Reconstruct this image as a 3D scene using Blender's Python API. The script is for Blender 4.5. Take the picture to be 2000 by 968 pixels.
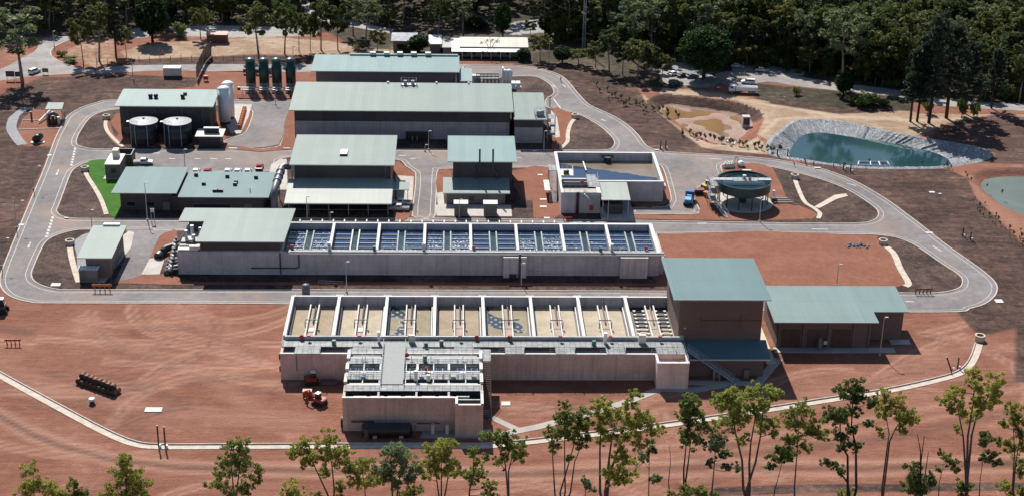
import bpy, bmesh, math, random
import numpy as np
from math import sin, cos, pi, radians as RAD, sqrt, atan2
from mathutils import Vector, Matrix

for _o in list(bpy.data.objects):
    bpy.data.objects.remove(_o)
SC = bpy.context.scene
COL = SC.collection

# ------------------------------------------------------------------ camera
FOC, CX, CY, HC = 3100.0, 1000.0, 484.0, 158.0
YAW, PITCH, ROLL = RAD(2.4), RAD(23.2), RAD(1.2)
_f = Vector((sin(YAW)*cos(PITCH), cos(YAW)*cos(PITCH), -sin(PITCH)))
_r0 = Vector((cos(YAW), -sin(YAW), 0)); _u0 = _r0.cross(_f)
_r = cos(ROLL)*_r0 + sin(ROLL)*_u0; _u = -sin(ROLL)*_r0 + cos(ROLL)*_u0
cam_d = bpy.data.cameras.new('camera'); cam = bpy.data.objects.new('camera', cam_d); COL.objects.link(cam)
cam_d.sensor_width = 36; cam_d.lens = 36*FOC/2000; cam_d.clip_start = 1; cam_d.clip_end = 6000
cam.matrix_world = Matrix(((_r.x, _u.x, -_f.x, 0), (_r.y, _u.y, -_f.y, 0), (_r.z, _u.z, -_f.z, HC), (0, 0, 0, 1)))
SC.camera = cam

# ------------------------------------------------------------------ light
SUN_DX, SUN_DY = 0.25, -0.93            # where the shadow of a 1 m post falls
SUN_EL = atan2(1, sqrt(SUN_DX**2 + SUN_DY**2)); SUN_ROT = atan2(-SUN_DX, -SUN_DY)
W = bpy.data.worlds.new('World'); SC.world = W; W.use_nodes = True
_n = W.node_tree.nodes; _bg = _n['Background']
_sky = _n.new('ShaderNodeTexSky'); _sky.sky_type = 'NISHITA'; _sky.sun_disc = False
_sky.sun_elevation = SUN_EL; _sky.sun_rotation = SUN_ROT; _sky.air_density = 1.0; _sky.dust_density = 0.6; _sky.ozone_density = 2.0
W.node_tree.links.new(_sky.outputs[0], _bg.inputs[0]); _bg.inputs[1].default_value = 0.072
sun_d = bpy.data.lights.new('sun', 'SUN'); sun_d.energy = 4.8; sun_d.angle = RAD(0.5); sun_d.color = (1, 0.95, 0.87)
sun = bpy.data.objects.new('sun', sun_d); COL.objects.link(sun)
sun.rotation_euler = Vector((SUN_DX, SUN_DY, -1)).to_track_quat('-Z', 'Y').to_euler(); sun.location = (0, 600, 300)
SC.view_settings.view_transform = 'Standard'; SC.view_settings.look = 'None'
SC.view_settings.exposure = 0.50; SC.view_settings.gamma = 1.0; SC.view_settings.use_curve_mapping = False
SC.cycles.max_bounces = 6; SC.cycles.transparent_max_bounces = 6

# ------------------------------------------------------------------ survey helpers: a sight line meets the level z
def g(px, py, z=0.0):
    d = _f + (px-CX)/FOC*_r - (py-CY)/FOC*_u
    t = (z-HC)/d.z
    return Vector((d.x*t, d.y*t, z))
def pr(p):
    d = Vector(p) - Vector((0, 0, HC)); k = d.dot(_f)
    return CX+FOC*d.dot(_r)/k, CY-FOC*d.dot(_u)/k
def hh(bx, by, ty):
    b = g(bx, by); lo, hi = 0, 60
    for _ in range(40):
        m = (lo+hi)/2
        if pr((b.x, b.y, m))[1] > ty: lo = m
        else: hi = m
    return lo
def G(pts, z=0.0): return [g(x, y, z) for x, y in pts]

# ------------------------------------------------------------------ mesh builder
class MB:
    def __init__(s): s.v = []; s.f = []
    def add(s, vs, fs):
        b = len(s.v); s.v += [tuple(p) for p in vs]; s.f += [tuple(b+i for i in q) for q in fs]; return s
    def box(s, x0, x1, y0, y1, z0, z1):
        return s.add([(x0,y0,z0),(x1,y0,z0),(x1,y1,z0),(x0,y1,z0),(x0,y0,z1),(x1,y0,z1),(x1,y1,z1),(x0,y1,z1)],
                     [(0,3,2,1),(4,5,6,7),(0,1,5,4),(1,2,6,5),(2,3,7,6),(3,0,4,7)])
    def obox(s, c, hx, hy, z0, z1, rz=0):
        ca, sa = cos(rz), sin(rz); q = [(-hx,-hy),(hx,-hy),(hx,hy),(-hx,hy)]
        p = [(c[0]+a*ca-b*sa, c[1]+a*sa+b*ca) for a, b in q]
        return s.prism(p, z0, z1)
    def prism(s, p, z0, z1):
        n = len(p)
        z0 = z0 if hasattr(z0, '__len__') else [z0]*n
        z1 = z1 if hasattr(z1, '__len__') else [z1]*n
        a = sum(p[i][0]*p[(i+1) % n][1]-p[(i+1) % n][0]*p[i][1] for i in range(n))
        if a < 0: p = p[::-1]; z0 = z0[::-1]; z1 = z1[::-1]
        vs = [(q[0], q[1], z) for q, z in zip(p, z0)] + [(q[0], q[1], z) for q, z in zip(p, z1)]
        fs = [tuple(range(n))[::-1], tuple(range(n, 2*n))] + [(i, (i+1) % n, n+(i+1) % n, n+i) for i in range(n)]
        return s.add(vs, fs)
    def cone(s, a, b, r0, r1, n=12, cap=True):
        a, b = Vector(a), Vector(b); d = (b-a).normalized()
        t = Vector((0,0,1)) if abs(d.z) < .95 else Vector((1,0,0))
        e = d.cross(t).normalized(); f = e.cross(d)
        vs = []
        for c, r in ((a, r0), (b, r1)):
            vs += [c + r*(cos(2*pi*i/n)*e + sin(2*pi*i/n)*f) for i in range(n)]
        fs = [(i, n+i, n+(i+1) % n, (i+1) % n) for i in range(n)]
        if cap: fs += [tuple(range(n)), tuple(range(n, 2*n))[::-1]]
        return s.add(vs, fs)
    def cyl(s, x, y, z0, z1, r, n=16, r1=None): return s.cone((x,y,z0), (x,y,z1), r, r if r1 is None else r1, n)
    def bar(s, a, b, w): return s.cone(a, b, w*.7, w*.7, 4)
    def tube(s, pts, r, n=8):
        pts = [Vector(p) for p in pts]; m = len(pts)
        rr = r if hasattr(r, '__len__') else [r]*m
        prev = None; vs = []
        for i, p in enumerate(pts):
            d = (pts[min(i+1, m-1)]-pts[max(i-1, 0)]).normalized()
            if prev is None:
                t = Vector((0,0,1)) if abs(d.z) < .9 else Vector((1,0,0)); e = d.cross(t).normalized()
            else: e = (prev - d*prev.dot(d)).normalized()
            prev = e; f = d.cross(e)
            vs += [p + rr[i]*(cos(2*pi*k/n)*e+sin(2*pi*k/n)*f) for k in range(n)]
        fs = [(i*n+k, i*n+(k+1) % n, (i+1)*n+(k+1) % n, (i+1)*n+k) for i in range(m-1) for k in range(n)]
        fs += [tuple(range(n))[::-1], tuple(range((m-1)*n, m*n))]
        return s.add(vs, fs)
    def lathe(s, x, y, prof, n=24):
        vs = [(x+r*cos(2*pi*k/n), y+r*sin(2*pi*k/n), z) for r, z in prof for k in range(n)]; m = len(prof)
        fs = [(i*n+k, i*n+(k+1) % n, (i+1)*n+(k+1) % n, (i+1)*n+k) for i in range(m-1) for k in range(n)]
        fs += [tuple(range(n))[::-1], tuple(range((m-1)*n, m*n))]
        return s.add(vs, fs)
    def blob(s, c, rx, ry, rz, seed=0, n=7, m=5, rough=.2):
        rnd = random.Random(seed); vs = [(c[0], c[1], c[2]+rz)]
        for i in range(1, m):
            t = pi*i/m
            for k in range(n):
                q = 1+rnd.uniform(-rough, rough); a = 2*pi*k/n
                vs.append((c[0]+rx*q*sin(t)*cos(a), c[1]+ry*q*sin(t)*sin(a), c[2]+rz*q*cos(t)))
        vs.append((c[0], c[1], c[2]-rz)); L = len(vs)-1
        fs = [(0, 1+k, 1+(k+1) % n) for k in range(n)]
        for i in range(m-2):
            fs += [(1+i*n+k, 1+(i+1)*n+k, 1+(i+1)*n+(k+1) % n, 1+i*n+(k+1) % n) for k in range(n)]
        fs += [(L, 1+(m-2)*n+(k+1) % n, 1+(m-2)*n+k) for k in range(n)]
        return s.add(vs, fs)
    def sheet(s, p):
        n = len(p); a = sum(p[i][0]*p[(i+1) % n][1]-p[(i+1) % n][0]*p[i][1] for i in range(n))
        if a < 0: p = p[::-1]
        return s.add([tuple(q) for q in p], [tuple(range(n))])
    def ring(s, a, b):                       # band between two loops of equal length
        n = len(a); return s.add(list(a)+list(b), [(i, (i+1) % n, n+(i+1) % n, n+i) for i in range(n)])
    def strip(s, a, b):
        n = len(a); return s.add(list(a)+list(b), [(i, i+1, n+i+1, n+i) for i in range(n-1)])
    def rail(s, pts, h=1.05, step=2.0, r=.035):
        pts = [Vector(p) for p in pts]
        for a, b in zip(pts, pts[1:]):
            L = (b-a).length; n = max(1, round(L/step))
            for k in range(n+1):
                q = a.lerp(b, k/n); s.bar(q, q+Vector((0,0,h)), r)
            for zz in (h, h*.55): s.bar(a+Vector((0,0,zz)), b+Vector((0,0,zz)), r)
        return s
    def build(s, name, mat, parent=None, smooth=False, bevel=0):
        me = bpy.data.meshes.new(name)
        vs = s.v
        if parent is not None:
            o = parent; off = Vector((0,0,0))
            while o is not None: off = off + o.location; o = o.parent
            if not s_local[0]: vs = [(a-off.x, b-off.y, c-off.z) for a, b, c in vs]
        me.from_pydata(vs, [], s.f); me.validate()
        bm = bmesh.new(); bm.from_mesh(me)
        big = [f for f in bm.faces if len(f.verts) > 4]
        if big: bmesh.ops.triangulate(bm, faces=big)
        bmesh.ops.recalc_face_normals(bm, faces=bm.faces[:]) if not getattr(s, 'flat', False) else None
        bm.to_mesh(me); bm.free()
        if smooth: me.polygons.foreach_set('use_smooth', [True]*len(me.polygons))
        if mat is not None: me.materials.append(mat)
        ob = bpy.data.objects.new(name, me); COL.objects.link(ob)
        if parent is not None: ob.parent = parent
        return ob
s_local = [False]
class local:                                 # inside "with local():" part meshes are given in their thing's own frame
    def __enter__(s): s_local[0] = True
    def __exit__(s, *a): s_local[0] = False

def tag(o, label=None, cat=None, group=None, kind=None):
    if label: o['label'] = label
    if cat: o['category'] = cat
    if group: o['group'] = group
    if kind: o['kind'] = kind
    return o
def thing(name, label, cat, loc=(0,0,0), rz=0, group=None):
    o = bpy.data.objects.new(name, None); COL.objects.link(o); o.empty_display_size = .5
    o.location = loc; o.rotation_euler = (0,0,rz)
    return tag(o, label, cat, group)
KIDS = {}
def dup(root, loc, rz=0, label=None, scale=1.0):
    def cp(o, par):
        c = o.copy(); COL.objects.link(c); c.parent = par
        for k in o.children: cp(k, c)
        return c
    r = cp(root, None); r.location = loc; r.rotation_euler = (0,0,rz); r.scale = (scale,)*3 if not hasattr(scale, '__len__') else scale
    if label: r['label'] = label
    return r
def struct(o, label=None): 
    o['kind'] = 'structure'
    if label: o['label'] = label
    return o

# ------------------------------------------------------------------ materials
def c(r, gg, b):
    k = lambda u: (u/12.92 if u <= .04045 else ((u+.055)/1.055)**2.4)
    return (k(r/255), k(gg/255), k(b/255))
class NT:
    def __init__(s, m): s.t = m.node_tree; s.n = s.t.nodes; s.l = s.t.links
    def new(s, typ, **kw):
        nd = s.n.new(typ)
        for k, v in kw.items():
            if k in nd.inputs: nd.inputs[k].default_value = v
            else: setattr(nd, k, v)
        return nd
    def link(s, a, b): s.l.new(a, b)
    def noise(s, vec, scale, detail=4, rough=.55, dist=0):
        nd = s.new('ShaderNodeTexNoise', Scale=scale, Detail=detail, Roughness=rough, Distortion=dist); s.link(vec, nd.inputs['Vector']); return nd.outputs['Fac']
    def ramp(s, fac, stops):
        nd = s.new('ShaderNodeValToRGB'); e = nd.color_ramp.elements
        while len(e) < len(stops): e.new(0.5)
        for i, (p, col) in enumerate(stops):
            e[i].position = p; e[i].color = (*col, 1) if hasattr(col, '__len__') else (col, col, col, 1)
        s.link(fac, nd.inputs[0]); return nd.outputs[0]
    def mix(s, fac, a, b, mode='MIX'):
        nd = s.new('ShaderNodeMix', data_type='RGBA', blend_type=mode)
        for sock, val in ((nd.inputs[0], fac), (nd.inputs[6], a), (nd.inputs[7], b)):
            if hasattr(val, 'is_output') or hasattr(val, 'links'): s.link(val, sock)
            else: sock.default_value = (*val, 1) if hasattr(val, '__len__') else val
        return nd.outputs[2]
    def math(s, op, a, b=None, clamp=False):
        nd = s.new('ShaderNodeMath', operation=op, use_clamp=clamp)
        for i, val in enumerate((a, b)):
            if val is None: continue
            if hasattr(val, 'links'): s.link(val, nd.inputs[i])
            else: nd.inputs[i].default_value = val
        return nd.outputs[0]
    def scaled(s, vec, sc):
        nd = s.new('ShaderNodeMapping'); nd.inputs['Scale'].default_value = sc; s.link(vec, nd.inputs['Vector']); return nd.outputs[0]
def newmat(name):
    m = bpy.data.materials.new(name); m.use_nodes = True; t = NT(m)
    return m, t, t.n['Principled BSDF'], t.new('ShaderNodeNewGeometry').outputs['Position']
def bump(t, p, h, strength, dist=.1):
    b = t.new('ShaderNodeBump', Strength=strength, Distance=dist); t.link(h, b.inputs['Height']); t.link(b.outputs[0], p.inputs['Normal'])
def paint(name, col, rough=.6, var=.18, scale=.6, metal=0, spec=.5, bmp=0):
    m, t, p, pos = newmat(name)
    n1 = t.noise(pos, scale, 5, .6); n2 = t.noise(pos, scale*9, 3, .6)
    v = t.math('ADD', t.math('MULTIPLY', n1, .65), t.math('MULTIPLY', n2, .35))
    lo = tuple(q*(1-var*1.6) for q in col); hi = tuple(min(1, q*(1+var*1.4)) for q in col)
    t.link(t.ramp(v, [(.3, lo), (.7, hi)]), p.inputs['Base Color'])
    p.inputs['Roughness'].default_value = rough; p.inputs['Metallic'].default_value = metal
    p.inputs['Specular IOR Level'].default_value = spec
    if bmp: bump(t, p, n2, bmp)
    return m
def concrete(name, col, dirt=c(95,80,75), panel=4.0, var=.14, streak=.28):
    m, t, p, pos = newmat(name)
    n1 = t.noise(pos, .22, 5, .6); n2 = t.noise(pos, 2.2, 4, .65)
    st = t.noise(t.scaled(pos, (1.3, 1.3, .06)), 1.0, 4, .6)
    lo = tuple(q*(1-var*2.2) for q in col); hi = tuple(min(1, q*(1+var*1.6)) for q in col)
    base = t.ramp(t.math('ADD', t.math('MULTIPLY', n1, .6), t.math('MULTIPLY', n2, .4)), [(.3, lo), (.7, hi)])
    stm = t.math('MULTIPLY', t.ramp(st, [(.5, 0.), (.72, 1.)]), streak)
    base = t.mix(stm, base, dirt)
    sp = t.new('ShaderNodeSeparateXYZ'); t.link(pos, sp.inputs[0])
    def joint(axis, per, w):
        fr = t.math('FRACT', t.math('DIVIDE', sp.outputs[axis], per)); return t.math('LESS_THAN', fr, w/per)
    j = t.math('MAXIMUM', joint('X', panel, .1), joint('Z', 2.4, .07))
    base = t.mix(t.math('MULTIPLY', j, .35), base, tuple(q*.45 for q in col))
    t.link(base, p.inputs['Base Color']); p.inputs['Roughness'].default_value = .85
    bump(t, p, n2, .15)
    return m
def roofmat(name, col, rough=.5, rib=.9, axis='X', var=.055, spec=.2, metal=0.0):
    m, t, p, pos = newmat(name)
    sp = t.new('ShaderNodeSeparateXYZ'); t.link(pos, sp.inputs[0])
    fr = t.math('FRACT', t.math('DIVIDE', sp.outputs[axis], rib))
    tri = t.math('ABSOLUTE', t.math('SUBTRACT', fr, .5))
    sheetn = t.new('ShaderNodeTexWhiteNoise', noise_dimensions='1D'); t.link(t.math('FLOOR', t.math('DIVIDE', sp.outputs[axis], rib*2)), sheetn.inputs['W'])
    sc3 = (.9, .12, .3) if axis == 'X' else (.12, .9, .3)
    n = t.noise(t.scaled(pos, sc3), .6, 5, .6); n2 = t.noise(pos, .12, 3, .5)
    v = t.math('ADD', t.math('ADD', t.math('MULTIPLY', n, .35), t.math('MULTIPLY', n2, .4)), t.math('MULTIPLY', sheetn.outputs[0], .25))
    lo = tuple(q*(1-var*1.8) for q in col); hi = tuple(min(1, q*(1+var*1.5)) for q in col)
    base = t.ramp(v, [(.3, lo), (.7, hi)])
    base = t.mix(t.math('MULTIPLY', t.math('GREATER_THAN', tri, .4), .07), base, tuple(q*.7 for q in col))
    stk = t.ramp(t.noise(t.scaled(pos, (1.6,.05,.3) if axis == 'X' else (.05,1.6,.3)), 1.0, 4, .7), [(.5, 0.), (.75, .3)])
    base = t.mix(stk, base, tuple(q*.72 for q in col))
    sy = t.math('FRACT', t.math('DIVIDE', sp.outputs['Y' if axis == 'X' else 'X'], 7.3)); base = t.mix(t.math('MULTIPLY', t.math('LESS_THAN', sy, .03), .25), base, tuple(q*.55 for q in col))
    t.link(base, p.inputs['Base Color']); t.link(t.math('ADD', t.math('MULTIPLY', n, .12), rough-.06), p.inputs['Roughness'])
    p.inputs['Specular IOR Level'].default_value = spec; p.inputs['Metallic'].default_value = metal
    bump(t, p, tri, .12, .05)
    return m
def clad(name, col, rough=.5, per=1.0, spec=.35):
    m, t, p, pos = newmat(name)
    sp = t.new('ShaderNodeSeparateXYZ'); t.link(pos, sp.inputs[0])
    a = t.math('ADD', sp.outputs['X'], sp.outputs['Y'])
    tri = t.math('ABSOLUTE', t.math('SUBTRACT', t.math('FRACT', t.math('DIVIDE', a, per)), .5))
    n = t.noise(pos, .3, 5, .6); w = t.new('ShaderNodeTexWhiteNoise', noise_dimensions='1D'); t.link(t.math('FLOOR', t.math('DIVIDE', a, per*4)), w.inputs['W'])
    v = t.math('ADD', t.math('MULTIPLY', n, .7), t.math('MULTIPLY', w.outputs[0], .3))
    t.link(t.ramp(v, [(.25, tuple(q*.75 for q in col)), (.75, tuple(q*1.25 for q in col))]), p.inputs['Base Color'])
    p.inputs['Roughness'].default_value = rough; p.inputs['Specular IOR Level'].default_value = spec; bump(t, p, tri, .3, .06)
    return m
def brick(name, col):
    m, t, p, pos = newmat(name)
    sp = t.new('ShaderNodeSeparateXYZ'); t.link(pos, sp.inputs[0])
    zz = t.math('FRACT', t.math('DIVIDE', sp.outputs['Z'], .6))
    n = t.noise(t.scaled(pos, (.5, .5, 3)), 1.2, 4, .7); n2 = t.noise(pos, .15, 3)
    v = t.math('ADD', t.math('MULTIPLY', n, .6), t.math('MULTIPLY', n2, .4))
    b = t.ramp(v, [(.3, tuple(q*.78 for q in col)), (.7, tuple(q*1.2 for q in col))])
    b = t.mix(t.math('MULTIPLY', t.math('LESS_THAN', zz, .2), .2), b, tuple(q*.6 for q in col))
    t.link(b, p.inputs['Base Color']); p.inputs['Roughness'].default_value = .9
    return m
def ground_like(name, stops, scale=.05, fine=1.2, rough=.95, bmp=.4, stretch=(1,1,1), tracks=None):
    m, t, p, pos = newmat(name)
    pv = t.scaled(pos, stretch)
    n1 = t.noise(pv, scale, 6, .62, .4); n2 = t.noise(pv, fine, 5, .7); n3 = t.noise(pv, scale*5, 5, .6)
    v = t.math('ADD', t.math('ADD', t.math('MULTIPLY', n1, .4), t.math('MULTIPLY', n2, .33)), t.math('MULTIPLY', n3, .27))
    col = t.ramp(v, stops)
    t.link(col, p.inputs['Base Color']); p.inputs['Roughness'].default_value = rough; p.inputs['Specular IOR Level'].default_value = .2
    bump(t, p, t.math('ADD', n2, n3), bmp, .25)
    return m
def asphalt(name, col):
    m, t, p, pos = newmat(name)
    n1 = t.noise(pos, .06, 6, .65, .6); n2 = t.noise(pos, .5, 5, .7); n3 = t.noise(pos, 5, 3, .6)
    v = t.math('ADD', t.math('ADD', t.math('MULTIPLY', n1, .5), t.math('MULTIPLY', n2, .3)), t.math('MULTIPLY', n3, .2))
    b = t.ramp(v, [(.36, tuple(q*.60 for q in col)), (.5, col), (.62, tuple(q*1.4 for q in col))])
    dust = t.ramp(t.noise(pos, .035, 6, .6, .8), [(.50, 0.), (.68, .6)])
    b = t.mix(dust, b, c(150,125,108))
    t.link(b, p.inputs['Base Color']); p.inputs['Roughness'].default_value = .88; p.inputs['Specular IOR Level'].default_value = .3
    bump(t, p, n3, .15, .05)
    return m
def water(name, shallow, deep, rough=.06, ripple=.25, scale=.05, spec=.5):
    m, t, p, pos = newmat(name)
    n = t.noise(pos, scale, 5, .6, .5); r = t.noise(pos, 1.1, 3, .6)
    t.link(t.ramp(n, [(.35, deep), (.65, shallow)]), p.inputs['Base Color'])
    p.inputs['Roughness'].default_value = rough; p.inputs['Specular IOR Level'].default_value = spec
    bump(t, p, r, ripple, .05)
    return m
def leafmat(name, dark, light, hue=.0):
    m, t, p, pos = newmat(name)
    oi = t.new('ShaderNodeObjectInfo'); geo = t.new('ShaderNodeNewGeometry')
    n = t.noise(pos, .35, 3, .6)
    v = t.math('ADD', t.math('MULTIPLY', n, .5), t.math('ADD', t.math('MULTIPLY', oi.outputs['Random'], .25), t.math('MULTIPLY', geo.outputs['Random Per Island'], .25)))
    col = t.ramp(v, [(.25, dark), (.75, light)])
    t.link(col, p.inputs['Base Color']); p.inputs['Roughness'].default_value = .6; p.inputs['Specular IOR Level'].default_value = .25
    tr = t.new('ShaderNodeBsdfTranslucent'); t.link(col, tr.inputs['Color'])
    mx = t.new('ShaderNodeMixShader'); mx.inputs[0].default_value = .42
    t.link(p.outputs[0], mx.inputs[1]); t.link(tr.outputs[0], mx.inputs[2]); t.link(mx.outputs[0], t.n['Material Output'].inputs[0])
    return m

def grating(name, col):
    m, t, p, pos = newmat(name); sp = t.new('ShaderNodeSeparateXYZ'); t.link(pos, sp.inputs[0])
    def seam(ax, per, w): return t.math('LESS_THAN', t.math('FRACT', t.math('DIVIDE', sp.outputs[ax], per)), w/per)
    wn = t.new('ShaderNodeTexWhiteNoise', noise_dimensions='2D'); cb = t.new('ShaderNodeCombineXYZ'); t.link(t.math('FLOOR', t.math('DIVIDE', sp.outputs['X'], 1.15)), cb.inputs[0]); t.link(t.math('FLOOR', t.math('DIVIDE', sp.outputs['Y'], .95)), cb.inputs[1]); t.link(cb.outputs[0], wn.inputs['Vector'])
    v = t.math('ADD', t.math('MULTIPLY', wn.outputs['Value'], .6), t.math('MULTIPLY', t.noise(pos, 1.5, 4, .6), .4))
    b = t.ramp(v, [(.2, tuple(q*.7 for q in col)), (.8, tuple(q*1.3 for q in col))]); b = t.mix(t.math('MAXIMUM', seam('X', 1.15, .12), seam('Y', .95, .1)), b, tuple(q*.35 for q in col))
    t.link(b, p.inputs['Base Color']); p.inputs['Roughness'].default_value = .6; return m
M = dict(
  asphalt=asphalt('asphalt', (.185,.168,.170)), old_asphalt=asphalt('old_asphalt', (.27,.255,.25)),
  kerb=paint('kerb_concrete', (.48,.42,.37), .9, .2, .8), white_line=paint('road_paint', (.47,.45,.42), .7, .2, 2),
  mulch=ground_like('mulch', [(.36,(.016,.010,.009)),(.46,(.052,.033,.029)),(.54,(.10,.064,.053)),(.64,(.19,.125,.098))], .09, 1.3, bmp=1.0),
  red=ground_like('red_gravel', [(.32,(.155,.060,.038)),(.5,(.225,.092,.058)),(.7,(.30,.145,.10))], .12, 1.5, bmp=.25),
  pale_gravel=ground_like('pale_gravel', [(.3,(.2,.2,.21)),(.7,(.36,.36,.37))], .2, 2.5, bmp=.2),
  slab=concrete('slab_concrete', (.45,.41,.37), panel=3.5, streak=.0),
  drain=paint('drain_concrete', (.52,.44,.36), .9, .22, .7),
  conc=concrete('tank_concrete', (.50,.46,.465), panel=5.5),
  conc_warm=concrete('warm_concrete', (.64,.465,.385), panel=5.0),
  conc_pale=concrete('pale_concrete', (.66,.64,.60), panel=50, var=.08, streak=.15, dirt=c(120,110,100)),
  roof=roofmat('roof_pale_green_glare', (.195,.245,.225), .5), roof_blue=roofmat('roof_teal_low_glare', (.098,.178,.188), .55, 1.2, spec=.3),  # pale against teal: sun glare differences put into the base colours
  roof_cream=roofmat('roof_cream', (.55,.53,.46), .5), roof_lean=roofmat('roof_corrugated_glare', (.33,.36,.325), .5, 1.6),  # corrugated roof is paler, with glare on its slope put into the colour
  clad_dark=clad('dark_cladding', (.055,.05,.052)), clad_grey=clad('grey_cladding', (.17,.155,.15)), brick=brick('brown_brick', (.17,.11,.095)),
  brick_grey=brick('grey_brick', (.20,.165,.15)),
  rail=paint('railing_steel', (.55,.57,.57), .5, .1), steel=paint('galvanised_steel', (.42,.44,.45), .45, .2, 1, metal=.35), grate=grating('steel_grating', (.20,.215,.218)),
  white=paint('white_paint', (.78,.78,.78), .4, .05), offwhite=paint('offwhite_paint', (.62,.58,.5), .6, .12),
  black=paint('black_paint', (.018,.018,.02), .45, .3), dark=paint('dark_grey_paint', (.05,.052,.058), .5, .25),
  navy=paint('black_plastic_tank', (.022,.023,.03), .4, .2), green=paint('dark_green_paint', (.012,.045,.032), .35, .25),
  grey_lid=paint('grey_tank_lid', (.27,.29,.31), .6, .12), rubber=paint('rubber', (.02,.02,.02), .9, .2),
  red_paint=paint('red_paint', (.45,.035,.025), .45, .15), red_car=paint('red_car_paint', (.35,.012,.03), .2, .05),
  orange=paint('orange_paint', (.55,.14,.025), .5, .15), yellow=paint('yellow_paint', (.60,.34,.03), .5, .12), blue=paint('blue_paint', (.03,.13,.32), .45, .15),
  silver=paint('silver_car_paint', (.48,.49,.5), .3, .05, metal=.3), glass=paint('dark_glass', (.015,.02,.028), .08, .1), lamp_glass=paint('lamp_glass', (.6,.6,.6), .3, .05),
  brown=paint('brown_steel', (.14,.05,.035), .7, .3), rust=paint('rusty_steel', (.20,.085,.04), .8, .4, 2),
  timber=paint('weathered_timber', (.13,.09,.07), .9, .3, 3), green_box=paint('green_plastic', (.008,.10,.06), .5, .1),
  teal_tank=paint('teal_tank_steel', (.02,.055,.055), .35, .3), beige=paint('beige_panel', (.5,.44,.33), .6, .1),
  skin=paint('skin', (.35,.2,.14), .6, .05), cloth=paint('dark_clothes', (.03,.035,.045), .8, .2), hivis=paint('green_vest', (.25,.45,.05), .8, .1),
  pink_roof=paint('pink_roof', (.5,.33,.28), .7, .1), red_dark=paint('dark_red_paint', (.20,.02,.025), .5, .15), skid=paint('skid_blue_grey', (.20,.26,.29), .5, .2), red_orange=paint('red_orange_paint', (.30,.045,.02), .5, .2),
  rock=paint('grey_rock', (.16,.165,.18), .9, .3, 2), light_blue=paint('light_blue_paint', (.10,.33,.50), .5, .2), drum=paint('rusty_drum', (.24,.10,.045), .75, .5, 1.2), duct_pale=paint('patchy_roof', (.22,.25,.30), .6, .6, .6), roof_grey=paint('grey_roof', (.30,.29,.28), .6, .1),
  bark_pale=paint('pale_bark', (.22,.19,.165), .95, .5, 1.5), bark=paint('grey_bark', (.10,.078,.07), .95, .5, 2.5), bark_dark=paint('dark_bark', (.035,.026,.026), .95, .4, 2.5),
)
# ------------------------------------------------------------------ 2D outline helpers
def smooth(p, n=5, closed=True):
    out = []; L = len(p)
    for i in range(L if closed else L-1):
        if closed: a, b, q, d = p[i-1], p[i], p[(i+1) % L], p[(i+2) % L]
        else: a, b, q, d = p[max(i-1,0)], p[i], p[i+1], p[min(i+2,L-1)]
        for k in range(n):
            t = k/n
            out.append(tuple(.5*((2*b[j])+(-a[j]+q[j])*t+(2*a[j]-5*b[j]+4*q[j]-d[j])*t*t+(-a[j]+3*b[j]-3*q[j]+d[j])*t**3) for j in (0,1)))
    if not closed: out.append(tuple(p[-1][:2]))
    return out
def area(p): return .5*sum(p[i][0]*p[(i+1) % len(p)][1]-p[(i+1) % len(p)][0]*p[i][1] for i in range(len(p)))
def offset(p, d, closed=True):               # positive = to the left of travel (inwards for a counter-clockwise loop)
    n = len(p); out = []
    for i in range(n):
        a = p[(i-1) % n] if closed or i else p[i]; b = p[i]; q = p[(i+1) % n] if closed or i < n-1 else p[i]
        u = Vector((b[0]-a[0], b[1]-a[1])); w = Vector((q[0]-b[0], q[1]-b[1]))
        if u.length < 1e-6: u = w
        if w.length < 1e-6: w = u
        u.normalize(); w.normalize(); nu = Vector((-u.y, u.x)); nw = Vector((-w.y, w.x)); m = nu+nw
        if m.length < .3: m = nu
        m.normalize(); k = d/max(.5, m.dot(nu)); out.append((b[0]+m.x*k, b[1]+m.y*k))
    return out
def ccw(p): return p if area(p) > 0 else p[::-1]
def wpts(px, n=4, sm=True, closed=True):
    w = [tuple(g(x, y)[:2]) for x, y in px]
    return smooth(w, n, closed) if sm else w
def z3(p, z): return [(q[0], q[1], z) for q in p]
def flat(name, px, z, mat, sm=True, n=4, kind='structure'):
    p = wpts(px, n, sm); o = MB().sheet(z3(p, z)).build(name, mat); struct(o); return o
def ribbon(name, px, w, z0, z1, mat, sm=True, parent=None):      # raised strip along a line
    p = wpts(px, 4, sm, False); a = offset(p, w/2, False); b = offset(p, -w/2, False)
    m = MB(); m.strip(z3(a, z1), z3(b, z1)); m.strip(z3(a, z0), z3(a, z1)); m.strip(z3(b, z1), z3(b, z0))
    m.add([(*a[0], z0), (*b[0], z0), (*b[0], z1), (*a[0], z1)], [(0,1,2,3)]); m.add([(*a[-1], z0), (*b[-1], z0), (*b[-1], z1), (*a[-1], z1)], [(0,1,2,3)])
    return m.build(name, mat, parent)

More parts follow.
